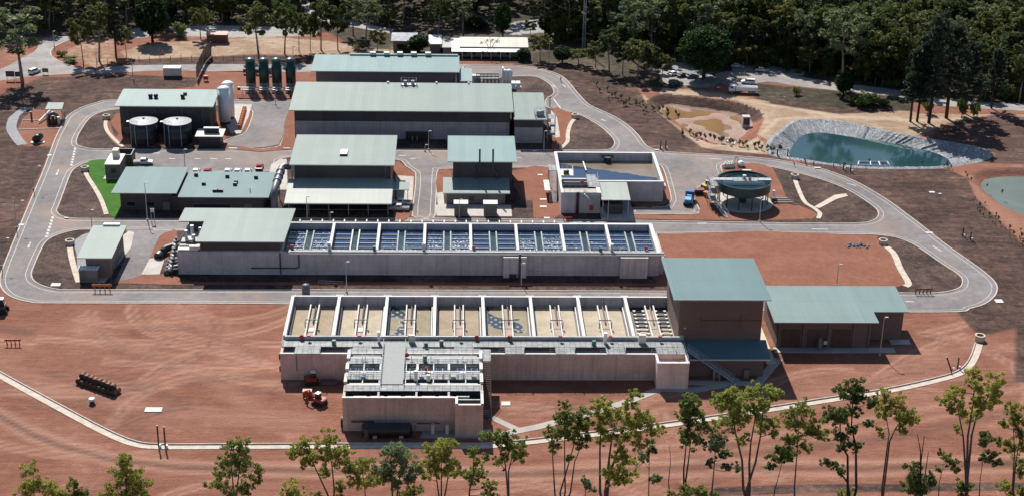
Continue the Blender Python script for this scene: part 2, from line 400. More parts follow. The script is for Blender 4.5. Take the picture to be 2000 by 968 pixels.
# ------------------------------------------------------------------ terrain
P2_FAR = [(1502,290),(1510,273),(1531,256),(1548,242),(1567,235),(1602,235),(1650,240),(1704,251),(1759,263),(1807,272),(1858,280),(1909,290),(1932,300)]
P2_NEAR = [(1502,290),(1517,303),(1568,312),(1636,322),(1704,327),(1807,327),(1841,325),(1875,320),(1919,311),(1932,300)]
P2 = [tuple(g(x,y)[:2]) for x, y in P2_FAR + P2_NEAR[::-1][1:-1]]
P1 = wpts([(1266,203),(1273,190),(1300,183),(1341,187),(1392,193),(1443,201),(1487,218),(1490,240),(1462,266),(1442,281),(1400,280),(1365,266),(1330,246),(1295,223)])
P3 = wpts([(1897,352),(1905,338),(1930,331),(1965,328),(2030,330),(2110,345),(2110,420),(2020,424),(1975,410),(1940,392),(1912,370)])
gx = np.arange(-240, 330.1, 1.0); gy = np.arange(225, 720.1, 1.0)
XX, YY = np.meshgrid(gx, gy)
def inside(poly):
    r = np.zeros(XX.shape, bool); n = len(poly)
    for i in range(n):
        (x0, y0), (x1, y1) = poly[i][:2], poly[(i+1) % n][:2]
        if y0 == y1: continue
        cnd = ((y0 > YY) != (y1 > YY)) & (XX < (x1-x0)*(YY-y0)/(y1-y0)+x0); r ^= cnd
    return r
def dist(poly, closed=True):
    d = np.full(XX.shape, 1e9); n = len(poly)
    for i in range(n if closed else n-1):
        (x0, y0), (x1, y1) = poly[i][:2], poly[(i+1) % n][:2]; dx, dy = x1-x0, y1-y0; L = dx*dx+dy*dy+1e-9
        t = np.clip(((XX-x0)*dx+(YY-y0)*dy)/L, 0, 1); d = np.minimum(d, np.hypot(XX-x0-t*dx, YY-y0-t*dy))
    return d
def soft(poly, w=2.0):
    s = np.where(inside(poly), 1, -1)*dist(poly); return np.clip(.5+s/(2*w), 0, 1)
rng = np.random.default_rng(4)
ZZ = np.zeros(XX.shape)
for poly, slope, dep in ((P1, .62, 2.8), (P2, 4.0, 6.0), (P3, .55, 2.6)):
    d = np.where(inside(poly), dist(poly), 0); ZZ -= np.minimum(dep, d*slope)
def px_poly(p): return [tuple(g(x, y)[:2]) for x, y in p]
mul_shade = soft(px_poly([(-420,150),(0,185),(80,152),(250,146),(380,152),(440,150),(440,163),(300,178),(225,199),(150,216),(100,292),(52,400),(4,540),(-20,572),(-420,640)]), 2)
mul_shade = np.maximum(mul_shade, soft(px_poly([(205,134),(262,117),(500,108),(612,110),(612,126),(215,132)]), 1))
mul_shade = np.maximum(mul_shade, soft(px_poly([(1000,127),(1080,120),(1170,140),(1235,160),(1262,200),(1370,290),(1500,303),(1560,318),(1850,330),(1890,348),(1905,385),(1992,470),(2120,560),(2120,745),(1982,745),(1984,640),(1932,652),(1905,648),(1866,606),(1940,570),(1800,440),(1600,340),(1270,305),(1190,250),(1080,165),(1000,140)]), 2))
mul_shade = np.maximum(mul_shade, .62*soft(px_poly([(1850,236),(1935,222),(2120,232),(2120,326),(1960,323),(1880,322),(1932,300),(1800,270)]), 2.5))
mul_shade = np.maximum(mul_shade, .8*soft(px_poly([(1500,190),(1640,212),(1760,208),(1760,218),(1640,224),(1500,203)]), 1.5))
rim1 = np.where(inside(P1), np.exp(-((dist(P1)-2.3)/2.0)**2), 0)*(YY > 500); mul_shade = np.maximum(mul_shade, rim1)  # shade of the far pond bank, painted as a mulch band
mul_shade = np.maximum(mul_shade, .9*soft(px_poly([(1390,950),(1600,944),(2050,940),(2050,956),(1600,962),(1390,968)]), .8))
sand = soft(px_poly([(1288,184),(1296,172),(1400,180),(1500,198),(1640,222),(1745,214),(1800,222),(2100,226),(2100,238),(1850,241),(1790,266),(1700,251),(1600,234),(1565,235),(1500,275),(1478,262),(1495,230),(1440,198),(1392,192),(1341,186)]), 1.5)
sand = np.maximum(sand, .8*soft(px_poly([(1235,182),(1262,186),(1272,206),(1330,250),(1390,282),(1440,284),(1480,268),(1505,290),(1500,302),(1420,298),(1370,288),(1300,248),(1250,212)]), 1.5))
sand = np.maximum(sand, soft(px_poly([(235,100),(300,85),(420,78),(520,72),(640,80),(720,95),(775,99),(775,110),(500,106),(262,116),(245,112)]), 2))
sand = np.maximum(sand, .5*soft(px_poly([(120,98),(160,78),(230,80),(235,118),(185,136),(130,120)]), 2))
wood = soft(px_poly([(-700,-160),(2700,-160),(2700,200),(2000,214),(1870,200),(1600,160),(1400,162),(1290,178),(1200,166),(1100,140),(1020,126),(700,96),(640,64),(420,66),(300,62),(250,76),(60,72),(0,100),(-700,120)]), 4)
wood = np.maximum(wood, soft(px_poly([(1465,162),(1640,178),(1775,192),(1785,217),(1640,217),(1478,198)]), 2))
pale = soft(px_poly([(330,52),(420,50),(520,52),(620,58),(620,70),(440,74),(345,70)]), 2)
pale = np.maximum(pale, soft(px_poly([(585,0),(600,0),(615,26),(770,58),(760,66),(640,44),(600,30)]), 1.5))
pale = np.maximum(pale, soft(px_poly([(245,58),(290,52),(300,70),(260,76)]), 2))
pale = np.maximum(pale, .8*soft(px_poly([(1590,-6),(1625,0),(1640,16),(1610,16)]), 2))
pale = np.maximum(pale, .8*soft(px_poly([(960,50),(1080,30),(1120,60),(1000,70)]), 3))
pale = np.maximum(pale, .35*soft(px_poly([(1400,172),(1500,182),(1640,190),(1760,205),(1760,212),(1640,200),(1500,190)]), 1))
_n = sum(np.sin(XX*a_+YY*b_+c_) for a_, b_, c_ in ((.31,.22,1),(.17,-.41,2),(.52,.13,.5),(-.23,.61,3),(.9,.4,1.2),(.37,-.83,.2)))/6
_flr = inside(P1) & (dist(P1) > 3.2); ZZ[_flr] += np.clip(.42*_n-.03*(YY-np.median(YY[_flr]))/6, -.5, .6)[_flr]
mul_shade = np.maximum(mul_shade, np.where(inside(P1), np.clip((4.6-dist(P1))/1.6, 0, 1)*np.clip((YY-np.median(YY[_flr])+6)/8, 0, 1), 0));  # far bank shading of the muddy pond, painted into the mulch mask
mud = np.where(inside(P1), np.clip((dist(P1)-3.0)/1.4, 0, 1), 0)
lite = np.zeros(XX.shape)
for ln, w, s in (([(-60,765),(0,802),(60,836),(120,860),(220,888),(350,903),(600,908),(1000,916),(1400,898),(1700,902),(2100,885)], 1.0, .9),
                 ([(-60,790),(0,822),(60,856),(120,880),(220,905),(350,920),(600,928),(1000,935),(1400,925),(1700,926),(2100,915)], .9, .8),
                 ([(-60,690),(100,760),(300,800),(600,820)], 3, .35), ([(1100,882),(1300,870),(1500,850),(1750,808),(1960,765),(2100,740)], 1.3, .6),
                 ([(1255,190),(1300,250),(1390,285),(1470,280),(1520,232),(1620,228),(1780,235),(1990,231)], .8, .8), ([(1290,178),(1400,186),(1500,205),(1640,228),(1760,230)], .8, .8), ([(1450,800),(1600,770),(1750,740),(1840,690)], 5, .3), ([(150,640),(300,690),(450,760),(520,830)], 2.5, .3), ([(300,600),(420,640),(500,700)], 4, .25),
                 ([(1100,905),(1300,890),(1500,872),(1750,830),(1960,790)], 1.0, .5), ([(1890,350),(1930,400),(1990,440),(2100,520)], 4, .4)):
    lite = np.maximum(lite, s*np.exp(-(dist(px_poly(ln), False)/w)**2))
_rr = random.Random(8)
def arc_tracks(n, x0, x1, y0, y1, s):
    for _ in range(n):
        px, py = _rr.uniform(x0, x1), _rr.uniform(y0, y1); b = g(px, py); a = _rr.uniform(-.5, .5)+(pi if _rr.random() < .5 else 0); cv = _rr.uniform(-.06, .06); pts = []
        x, y = b.x, b.y
        for k in range(int(_rr.uniform(6, 16))): pts.append((x, y)); x += 3*cos(a); y += 3*sin(a); a += cv*3
        for d_ in (-.9, .9):
            m_ = s*_rr.uniform(.5, 1)*np.exp(-(dist(offset(pts, d_, False), False)/.55)**2)
            TR.append(m_)
TR = []
arc_tracks(34, 60, 560, 610, 800, 1.0); arc_tracks(12, 1560, 1900, 640, 760, .9); arc_tracks(14, 100, 1900, 880, 960, .9); arc_tracks(8, 980, 1300, 770, 830, .8); arc_tracks(8, 1300, 1720, 465, 555, .7)
dark = np.zeros(XX.shape)
for i_, m_ in enumerate(TR):
    if i_//2 % 3 == 0: dark = np.maximum(dark, m_*.8)
    else: lite = np.maximum(lite, m_)
for ln, w, s in (([(-60,778),(0,812),(60,846),(120,870),(220,897),(350,912),(600,918),(1000,925),(1400,912),(1700,914),(2100,900)], .9, .9),
                 ([(0,640),(60,650)], 1.5, .8), ([(1500,880),(1700,862),(1960,810),(2100,800)], 1.5, .6), ([(-60,740),(100,800),(300,850)], 1, .4),
                 ([(1900,340),(1925,332),(2000,329)], 1.2, .5)):
    dark = np.maximum(dark, s*np.exp(-(dist(px_poly(ln), False)/w)**2))
ZZ += 0.10*lite*0 - .06*dark*(YY < 290)
nx, ny = len(gx), len(gy)
idx = np.arange(nx*ny).reshape(ny, nx)
q = np.stack([idx[:-1,:-1], idx[:-1,1:], idx[1:,1:], idx[1:,:-1]], -1).reshape(-1, 4)
me = bpy.data.meshes.new('ground')
V3 = np.stack([XX, YY, ZZ], -1).reshape(-1, 3)
# a wide skirt that carries the ground on to the horizon
far = 5000
sk = np.array([(gx[0],gy[0],0),(gx[-1],gy[0],0),(gx[-1],gy[-1],0),(gx[0],gy[-1],0),(-far,-1000,0),(far,-1000,0),(far,far,0),(-far,far,0)], float)
nv = len(V3); V3 = np.concatenate([V3, sk])
F4 = np.concatenate([q, np.array([(4,5,1,0),(5,6,2,1),(6,7,3,2),(7,4,0,3)])+nv])
me.vertices.add(len(V3)); me.vertices.foreach_set('co', V3.ravel())
me.loops.add(F4.size); me.loops.foreach_set('vertex_index', F4.ravel().astype(np.int32))
me.polygons.add(len(F4)); me.polygons.foreach_set('loop_start', np.arange(0, F4.size, 4, dtype=np.int32))
me.polygons.foreach_set('use_smooth', np.ones(len(F4), bool)); me.update(); me.validate()
def vattr(name, a, b, cc):
    at = me.attributes.new(name, 'FLOAT_COLOR', 'POINT'); arr = np.zeros((len(V3), 4), np.float32); arr[:, 3] = 1
    for k, m_ in enumerate((a, b, cc)): arr[:nv, k] = m_.ravel()
    if name == 'zone': arr[nv+2:, 2] = 1; arr[nv+6:, 2] = 1
    at.data.foreach_set('color', arr.ravel())
vattr('zone', mul_shade, sand, wood); vattr('zone2', pale, mud, lite); vattr('zone3', dark, dark*0, dark*0)
ground = bpy.data.objects.new('ground', me); COL.objects.link(ground); struct(ground, 'red soil ground with dark mulch banks and sandy tracks')
def ground_mat():
    m, t, p, pos = newmat('ground_soil')
    def sep(nm):
        a = t.new('ShaderNodeAttribute', attribute_name=nm); s = t.new('ShaderNodeSeparateColor'); t.link(a.outputs['Color'], s.inputs[0]); return s.outputs
    z1, z2, z3_ = sep('zone'), sep('zone2'), sep('zone3')
    nA = t.noise(pos, .05, 6, .65, .5); nB = t.noise(pos, .45, 6, .7); nC = t.noise(pos, 2.2, 4, .7)
    nS = t.noise(t.scaled(pos, (.10, .55, 1)), 1.0, 6, .65, .8)
    nT = t.noise(t.scaled(pos, (.35, .12, 1)), .4, 5, .65, 2.5)
    v = t.math('ADD', t.math('ADD', t.math('MULTIPLY', nA, .36), t.math('MULTIPLY', nS, .24)), t.math('ADD', t.math('MULTIPLY', nB, .17), t.math('ADD', t.math('MULTIPLY', nC, .11), t.math('MULTIPLY', nT, .12))))
    red = t.ramp(v, [(.36,(.150,.061,.040)),(.46,(.222,.093,.062)),(.54,(.274,.122,.084)),(.63,(.39,.21,.152))])
    mulch = t.ramp(t.math('ADD', t.math('MULTIPLY', nB, .35), t.math('ADD', t.math('MULTIPLY', nS, .3), t.math('MULTIPLY', nA, .35))), [(.36,(.020,.012,.011)),(.46,(.056,.034,.030)),(.53,(.105,.064,.052)),(.62,(.21,.13,.10))])
    snd = t.ramp(v, [(.36,(.20,.125,.08)),(.48,(.33,.225,.155)),(.6,(.50,.39,.29))])
    litter = t.ramp(t.math('ADD', t.math('MULTIPLY', nA, .5), t.math('MULTIPLY', nB, .5)), [(.34,(.02,.02,.014)),(.5,(.06,.05,.035)),(.6,(.13,.10,.075)),(.72,(.24,.2,.16))])
    pal = t.ramp(v, [(.35,(.26,.25,.25)),(.65,(.5,.48,.46))])
    md = t.ramp(v, [(.35,(.25,.16,.13)),(.6,(.42,.30,.25))])
    def edge(mask, k=.5):
        w = t.math('ADD', mask, t.math('MULTIPLY', t.math('SUBTRACT', t.math('ADD', t.math('MULTIPLY', nB, .6), t.math('MULTIPLY', nA, .4)), .5), k*2))
        return t.ramp(w, [(.38, 0.), (.62, 1.)])
    col = t.mix(t.math('MULTIPLY', z2[2], .75), red, (.44,.255,.185))
    col = t.mix(t.math('MULTIPLY', z3_[0], .7), col, (.10,.062,.05))
    spk = t.ramp(t.noise(pos, 1.7, 2, .5), [(.70, 0.), (.76, .55)]); col = t.mix(spk, col, (.42,.28,.21))
    scr = t.ramp(t.noise(pos, .8, 4, .7), [(.56, 0.), (.66, .4)]); mulch = t.mix(scr, mulch, (.080,.066,.040)); clod = t.ramp(t.noise(pos, 1.3, 3, .7), [(.60, 0.), (.70, .6)]); mulch = t.mix(clod, mulch, (.20,.145,.115)); mulch = t.mix(t.ramp(nT, [(.5, 0.), (.7, .35)]), mulch, (.16,.085,.06))
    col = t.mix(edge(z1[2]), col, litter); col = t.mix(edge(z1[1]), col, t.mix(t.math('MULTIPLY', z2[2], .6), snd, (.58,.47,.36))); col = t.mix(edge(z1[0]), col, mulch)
    col = t.mix(edge(z2[0]), col, pal); col = t.mix(edge(z2[1]), col, md)
    t.link(col, p.inputs['Base Color']); p.inputs['Roughness'].default_value = .95; p.inputs['Specular IOR Level'].default_value = .15
    bump(t, p, t.math('ADD', t.math('ADD', nB, nC), nS), .8, .4)
    return m
me.materials.append(ground_mat())

# ------------------------------------------------------------------ roads
Z_ROAD, Z_ISL = .015, .12
LOOP = [(225,196),(191,201),(160,211),(136,225),(126,239),(112,265),(102,290),(85,336),(61,392),(37,450),(17,498),(4,532),(1,549),(8,567),(28,581),(62,589),(110,591),
        (500,592),(900,597),(1400,604),(1700,608),(1868,608),(1892,602),(1919,594),(1936,583),(1945,570),(1945,556),(1933,541),(1909,522),(1875,498),(1841,474),(1807,447),(1773,421),(1739,396),(1704,374),(1670,355),(1636,341),(1602,330),(1551,319),(1500,311),(1400,303),(1341,300),(1297,297),(1273,291),(1259,283),(1245,264),(1225,245),(1198,228),(1170,215),(1147,203),(1126,181),(1109,160),(1092,147),(1061,136),(1034,131),(1000,129),(930,128),
        (905,131),(880,160),(600,192),(568,197),(400,196)]
loopw = ccw(wpts(LOOP, 3))
struct(MB().sheet(z3(loopw, Z_ROAD)).build('loop_road', M['asphalt']), 'grey asphalt loop road round the works')
def kerb_ring(name, p, d0, d1, z, base=0, mat='kerb'):
    a, b = offset(p, d0), offset(p, d1); m = MB(); m.ring(z3(a, z), z3(b, z)); m.ring(z3(a, base), z3(a, z)); m.ring(z3(b, z), z3(b, base))
    return struct(m.build(name, M[mat]))
kerb_ring('loop_kerb', loopw, -.32, .0, .13)
mk = MB(); mk.flat = True
def mark_ring(p, d, w=.14): 
    mk.ring(z3(offset(p, d), Z_ROAD+.006), z3(offset(p, d+w), Z_ROAD+.006))
mark_ring(loopw, 1.0)
ISL = {
 'north_verge': [(148,280),(150,268),(160,250),(172,234),(190,222),(228,214),(300,212),(430,206),(475,206),(490,213),(495,222),(488,245),(478,261),(455,270),(440,276),(440,283),(480,288),(546,285),(562,220),(575,212),(660,205),(880,190),(930,160),(1000,150),(1045,150),(1068,160),(1080,172),(1082,184),(1068,194),(1068,208),(1080,213),(1110,218),(1140,228),(1170,245),(1190,262),(1201,276),(1198,288),(1180,294),(1100,294),(800,292),(500,293),(300,293),(190,292),(165,289),(152,285)],
 'office_verge': [(109,412),(113,402),(123,375),(136,341),(147,328),(170,317),(205,312),(250,312),(262,322),(330,334),(440,336),(536,334),(541,322),(550,310),(600,306),(765,310),(794,325),(808,334),(813,342),(812,370),(808,400),(806,422),(796,427),(500,427),(348,428),(180,428),(140,427),(118,422)],
 'centre_verge': [(851,376),(852,342),(855,334),(863,330),(960,328),(1090,326),(1240,318),(1286,322),(1297,332),(1305,358),(1312,387),(1309,396),(1302,404),(1270,406),(1236,407),(1238,418),(1300,418),(1362,417),(1360,400),(1353,382),(1360,374),(1402,346),(1412,340),(1407,328),(1413,320),(1450,318),(1500,325),(1551,336),(1602,350),(1636,362),(1664,375),(1691,392),(1711,407),(1717,417),(1714,426),(1704,432),(1684,436),(1636,437),(1500,436),(1260,432),(1000,429),(855,427),(849,420)],
 'south_verge': [(61,541),(60,533),(63,524),(72,502),(84,478),(96,466),(119,456),(150,449),(177,448),(300,447),(345,450),(800,452),(1285,456),(1500,456),(1670,457),(1718,459),(1752,464),(1783,476),(1807,491),(1841,515),(1868,532),(1879,542),(1881,550),(1878,559),(1868,565),(1841,571),(1800,573),(1752,572),(1300,569),(900,567),(500,566),(153,566),(112,565),(82,558),(66,549)],
}
for nm, px in ISL.items():
    p = ccw(wpts(px, 3)); inn = offset(p, .3)
    m = MB(); m.sheet(z3(inn, Z_ISL)); struct(m.build(nm, M['mulch']))
    kerb_ring('kerb', p, 0, .3, Z_ISL+.015); mark_ring(p, -1.25)
# the old public roads outside the works
flat('upper_road', [(-60,140),(0,135),(40,115),(70,98),(80,78),(108,72),(150,72),(128,82),(108,92),(100,102),(104,112),(122,122),(155,133),(186,139),(215,131),(300,127),(480,126),(700,126),(899,126),(928,127.6),(904,130.5),(880,139),(500,141),(324,138),(204,144),(153,144),(85,148),(55,151),(0,158),(-60,165)], .02, M['old_asphalt'])
p = wpts([(186,139),(155,133),(122,122),(104,112),(100,102),(108,92),(128,82)], 4, True, False); a, b = offset(p, .4, False), offset(p, 0, False)
struct(MB().strip(z3(a, .12), z3(b, .12)).strip(z3(a,.0), z3(a,.12)).build('kerb', M['kerb']))
flat('bush_road', [(1395,150),(1402,143),(1430,140),(1500,143),(1560,150),(1632,161),(1752,176),(1841,195),(2000,203),(2100,206),(2100,222),(2000,217),(1841,207),(1752,190),(1632,177),(1560,169),(1500,160),(1440,170),(1405,162)], .02, M['old_asphalt'])
flat('car_park', [(1290,128),(1345,124),(1396,151),(1404,163),(1380,172),(1330,168),(1296,160)], .016, M['old_asphalt'])
flat('car_park', [(1432,139),(1434,131),(1470,128),(1530,132),(1570,140),(1560,149.2),(1500,142.4),(1462,140)], .016, M['old_asphalt'])
# markings painted on the road
def dash(x0, y0, x1, y1, w=.2):
    a, b = g(x0, y0, Z_ROAD+.006), g(x1, y1, Z_ROAD+.006); d = (b-a).normalized(); n = Vector((-d.y, d.x, 0))*w
    mk.add([a-n, b-n, b+n, a+n], [(0,1,2,3)])
for x0, y0, x1, y1 in ((1654,358,1672,363),(1822,480,1838,490),(1585,447,1616,447.5),(1079,166,1084,171),(1099,166,1105,170),(1174,233,1183,237),(1385,310,1410,311),(1081,193,1095,212),
        (590,305,606,305),(778,304,792,304),(800,310,812,310),(832,301,846,301),(960,303,972,303),(1010,308,1018,308),(300,299,312,299),(330,310,342,310),(410,310,424,310),(440,310,452,310),(380,310,392,310),(350,299,362,299),
        (1768,588,1785,588),(1740,587,1755,587),(1362,436,1380,436),(262,447,272,447)):
    dash(x0, y0, x1, y1)
for k in range(7):
    t_ = k/6; dash(147-7*t_-1.2, 291+31*t_-1.6, 147-7*t_+.4, 291+31*t_+1.6, .3); dash(103-12*t_-1, 425+37*t_-2, 103-12*t_+.6, 425+37*t_+2, .3)
for (x, y) in ((112,337),(57,478)):          # lane arrows
    dash(x-2, y+5, x+1, y-2, .22); a = g(x+2.6, y-7, Z_ROAD+.006); b1 = g(x-1.2, y-1, Z_ROAD+.006); b2 = g(x+3.4, y-1.4, Z_ROAD+.006); mk.add([a, b1, b2], [(0,1,2)])
struct(mk.build('road_marking', M['white_line']), 'white edge lines, dashes and arrows painted on the road')
ZP = Z_ISL+.012
RED_PADS = [
 [(226,222),(232,262),(238,283),(438,283),(440,270),(475,260),(487,243),(492,220),(482,211),(440,212),(430,220)],
 [(205,232),(215,240),(222,262),(238,283),(231,287),(212,268),(206,250)],
 [(440,284),(480,289),(547,287),(556,240),(563,217),(574,216),(576,292),(440,291)],
 [(1079,214),(1100,216),(1122,226),(1118,245),(1108,270),(1088,290),(1078,292)],
 [(768,318),(792,327),(806,336),(811,345),(809,375),(806,395),(800,424),(770,424)],
 [(854,338),(862,333),(882,334),(880,378),(853,376)],
 [(1000,336),(1090,330),(1096,420),(1060,426),(1042,426),(1040,392),(1020,390)],
 [(1236,322),(1284,324),(1294,334),(1303,360),(1309,387),(1306,394),(1298,400),(1240,402)],
 [(1236,420),(1365,420),(1354,384),(1362,376),(1404,348),(1414,343),(1409,329),(1415,322),(1450,320),(1508,328),(1540,398),(1560,402),(1590,415),(1594,424),(1560,430),(1400,431),(1236,428)],
 [(1290,458),(1680,459),(1712,466),(1724,478),(1745,505),(1766,540),(1770,552),(1755,560),(1700,561),(1290,560)],
 [(314,462),(332,452),(345,452),(345,505),(294,503)],
 [(222,552),(276,538),(316,536),(345,540),(345,552),(222,554)],
 [(346,551),(1285,554),(1290,560),(346,556.5)],
]
for i, px in enumerate(RED_PADS): flat('gravel_bed', px, ZP + .004*i, M['red'], n=2)
flat('yard', [(246,452),(262,449.5),(345,451.5),(332,453),(312,463),(293,504),(276,538),(222,551),(225,549),(252,486),(258,466)], ZP+.06, M['asphalt'], n=2)
flat('concrete_slab', [(276,537),(293,505),(322,505),(312,536)], ZP+.068, M['slab'], sm=False)
flat('blue_gravel', [(146,470),(176,455),(190,458),(158,552),(150,500)], ZP+.08, M['pale_gravel'], n=2)
flat('concrete_slab', [(157,552),(164,520),(252,452),(262,455),(256,484),(205,553)], ZP+.07, M['slab'], sm=False)
flat('concrete_slab', [(853,423),(849,402),(872,400),(998,402),(1000,424)], ZP+.076, M['slab'], sm=False)
flat('concrete_slab', [(866,376.5),(868,402),(855,402),(853,378)], ZP+.08, M['slab'], sm=False)
flat('concrete_slab', [(772,344),(808,346),(806,392),(776,404)], ZP+.072, M['slab'], sm=False)
flat('concrete_slab', [(517,372),(530,322),(548,312),(560,312),(562,372)], ZP+.06, M['slab'], sm=False)
flat('concrete_slab', [(1360,377),(1388,377),(1389,382),(1360,382)], ZP+.07, M['slab'], sm=False)
flat('concrete_slab', [(1460,385),(1395,385),(1372,412),(1395,416),(1540,414),(1540,385)], ZP+.074, M['slab'], sm=False) if False else None
flat('concrete_slab', [(1590,405),(1630,382),(1652,379),(1656,384),(1634,390),(1600,408)], ZP+.05, M['drain'], sm=False)
flat('concrete_slab', [(448,205),(492,205),(486,228),(470,262),(452,262),(438,240)], ZP+.06, M['slab'], sm=False)
flat('concrete_slab', [(1076,216),(1088,230),(1094,269),(1082,271),(1076,250)], ZP+.06, M['slab'], sm=False)
m_ = flat('yard', [(462,207),(540,199),(567,200),(556,240),(545,284),(480,288.5),(440,284),(440,277),(478,262),(488,246),(497,222),(490,212)], ZP+.05, M['asphalt'], n=2)
def lawn_mat():
    return ground_like('lawn_green', [(.3,(.015,.055,.006)),(.5,(.04,.13,.012)),(.7,(.08,.20,.025))], .15, 2.5, bmp=.5)
lw = flat('lawn', [(160,326),(178,315),(208,312.5),(256,313),(262,322),(240,372),(232,420),(214,421),(205,394),(190,372),(178,346),(172,332)], ZP+.04, lawn_mat(), n=3); lw['kind'] = 'stuff'; tag(lw, 'bright green mown lawn beside the office building', 'lawn')
# concrete drains and garden paths
DR = [([(209,228),(206,244),(210,258),(224,274),(240,288)], 1.1), ([(1124,232),(1114,244),(1109,262),(1108,278),(1094,292)], 1.2), ([(166,335),(172,348),(186,370),(198,392),(208,420)], 1.2),
      ([(136,478),(139,500),(146,528),(154,552)], 1.4), ([(1552,350),(1560,372),(1572,396),(1590,408),(1601,418),(1598,428)], 1.2), ([(1729,481),(1746,497),(1758,525),(1774,553),(1768,560)], 1.6)]
for i, (ln, w) in enumerate(DR): struct(ribbon('drain', ln, w, Z_ISL-.02, ZP+.11, M['drain']))
for ln in ([(-40,710),(0,733),(60,766),(150,815),(210,846),(260,866),(310,872),(440,872),(700,871),(900,871),(960,870),(1060,860),(1200,843),(1300,830),(1450,808),(1600,784),(1740,762),(1850,737),(1885,722),(1902,700),(1912,672)],):
    struct(ribbon('drain', ln, 1.7, -.1, .10, M['drain']), 'pale concrete drain along the foot of the site')
    pl = wpts(ln, 4, True, False); a, b = offset(pl, .95, False), offset(pl, .72, False)
    struct(MB().strip(z3(a,.35), z3(b,.35)).strip(z3(a,-.05), z3(a,.35)).strip(z3(b,.35), z3(b,-.05)).build('kerb', M['kerb']))
struct(ribbon('footpath', [(955,852),(1050,833),(1160,805),(1230,782),(1290,759),(1360,761),(1410,752),(1440,738)], 2.0, -.05, .06, M['slab'], sm=False))
struct(ribbon('footpath', [(1010,838),(955,812),(948,800)], 1.6, -.05, .055, M['slab'], sm=False))
struct(ribbon('footpath', [(1300,745),(1400,748),(1480,748),(1520,700)], 2.0, -.05, .05, M['slab'], sm=False))
flat('concrete_slab', [(820,855),(828,838),(960,838),(962,856)], .05, M['slab'], sm=False)
struct(ribbon('footpath', [(22,234),(45,215),(66,212)], 2.5, -.05, .05, M['pale_gravel'])); struct(ribbon('footpath', [(28,228),(22,250),(34,272),(44,283)], 3.0, -.05, .054, M['pale_gravel']))
flat('gravel_bed', [(44,232),(66,214),(118,216),(125,240),(112,268),(104,286),(46,286),(34,255)], .02, M['red'], n=1)
struct(ribbon('kerb', [(34,254),(120,251)], .3, -.02, .2, M['kerb'], sm=False)); struct(ribbon('kerb', [(44,236),(80,235)], .3, -.02, .2, M['kerb'], sm=False))
flat('gravel_bed', [(400,140),(600,143),(612,170),(605,194),(400,180),(385,160)], .02, M['red'], n=2)

# ------------------------------------------------------------------ ponds
def resamp(p, n):
    p = [Vector(q) for q in p]; L = [0]
    for a, b in zip(p, p[1:]): L.append(L[-1]+(b-a).length)
    out = []
    for k in range(n):
        s = L[-1]*k/(n-1); i = min(max(0, next((j for j in range(len(L)-1) if L[j+1] >= s), len(L)-2)), len(L)-2)
        out.append(p[i].lerp(p[i+1], (s-L[i])/max(1e-6, L[i+1]-L[i])))
    return out
WZ = -2.0
rf = resamp(smooth([tuple(g(*q)[:2]) for q in P2_FAR], 4, False), 110); rn = resamp(smooth([tuple(g(*q)[:2]) for q in P2_NEAR], 4, False), 110)
wf = resamp(smooth([tuple(g(x, y, WZ)[:2]) for x, y in [(1541,300),(1551,281),(1568,265),(1602,259),(1653,266),(1739,279),(1790,290),(1827,299),(1851,310)]], 4, False), 110)
_nx, _ny = [q.x for q in rn], [q.y for q in rn]
wn = [Vector((wf[0].x+(wf[-1].x-wf[0].x)*k/109, float(np.interp(wf[0].x+(wf[-1].x-wf[0].x)*k/109, _nx, _ny))+4.2)) for k in range(110)]
wn = [Vector((w.x, min(w.y, wf[min(109, max(0, k))].y-.4 if k not in (0,109) else w.y))) for k, w in enumerate(wn)]; wn[0] = wf[0]; wn[-1] = wf[-1]
rnd = random.Random(3)
rim = rf + rn[::-1][1:-1]; wat = wf + wn[::-1][1:-1]; N = len(rim)
rows = []
wr = [rnd.uniform(-1, 1)*(1.3 if rnd.random() < .25 else .15) for _ in range(N)]
for j in range(7):
    t_ = j/6; row = []
    for k in range(N):
        a = rim[k].lerp(wat[k], t_); z = .22 + (WZ-.35-.22)*t_**.9
        z += (wr[k]*.34 + rnd.uniform(-.06,.06))*(1 if 0 < j < 6 else .2)
        row.append((a.x, a.y, z))
    rows.append(row)
m = MB()
_ro = offset([(q.x,q.y) for q in rim], 1.6 if area([(q.x,q.y) for q in rim]) < 0 else -1.6)
outer = [(a, b, -.04) for a, b in _ro]
m.ring(outer, rows[0])
for a, b in zip(rows, rows[1:]): m.ring(a, b)
def liner_mat():
    mm, t, p, pos = newmat('pond_liner'); n = t.noise(pos, .5, 5, .7, 1.5); n2 = t.noise(pos, 1.4, 4, .6, 2)
    cr = t.math('ABSOLUTE', t.math('SUBTRACT', t.noise(t.scaled(pos, (.5,.09,.09)), 1.0, 2, .5, .3), .5)); lb = t.ramp(n, [(.3,(.13,.14,.16)),(.5,(.22,.235,.26)),(.72,(.33,.34,.35))])
    lb = t.mix(t.ramp(cr, [(.0, .8), (.025, 0.)]), lb, (.52,.52,.50)); lb = t.mix(t.ramp(t.math('ABSOLUTE', t.math('SUBTRACT', t.noise(t.scaled(pos, (.8,.14,.14)), 1.3, 2, .5, .4), .47)), [(.0, .7), (.022, 0.)]), lb, (.10,.105,.125))
    t.link(lb, p.inputs['Base Color']); p.inputs['Roughness'].default_value = .42; bump(t, p, n2, .9, .5); return mm
liner = m.build('pond_liner', liner_mat()); struct(liner, 'wrinkled grey plastic liner of the green pond')
struct(MB().sheet([(q.x, q.y, WZ) for q in wat]).build('pond_water', water('green_water', (.026,.072,.070), (.016,.046,.062), .06, .14, .03)), 'blue green water of the lined pond')
MW = water('muddy_water', (.28,.175,.085), (.19,.115,.055), .08, .1, .06)
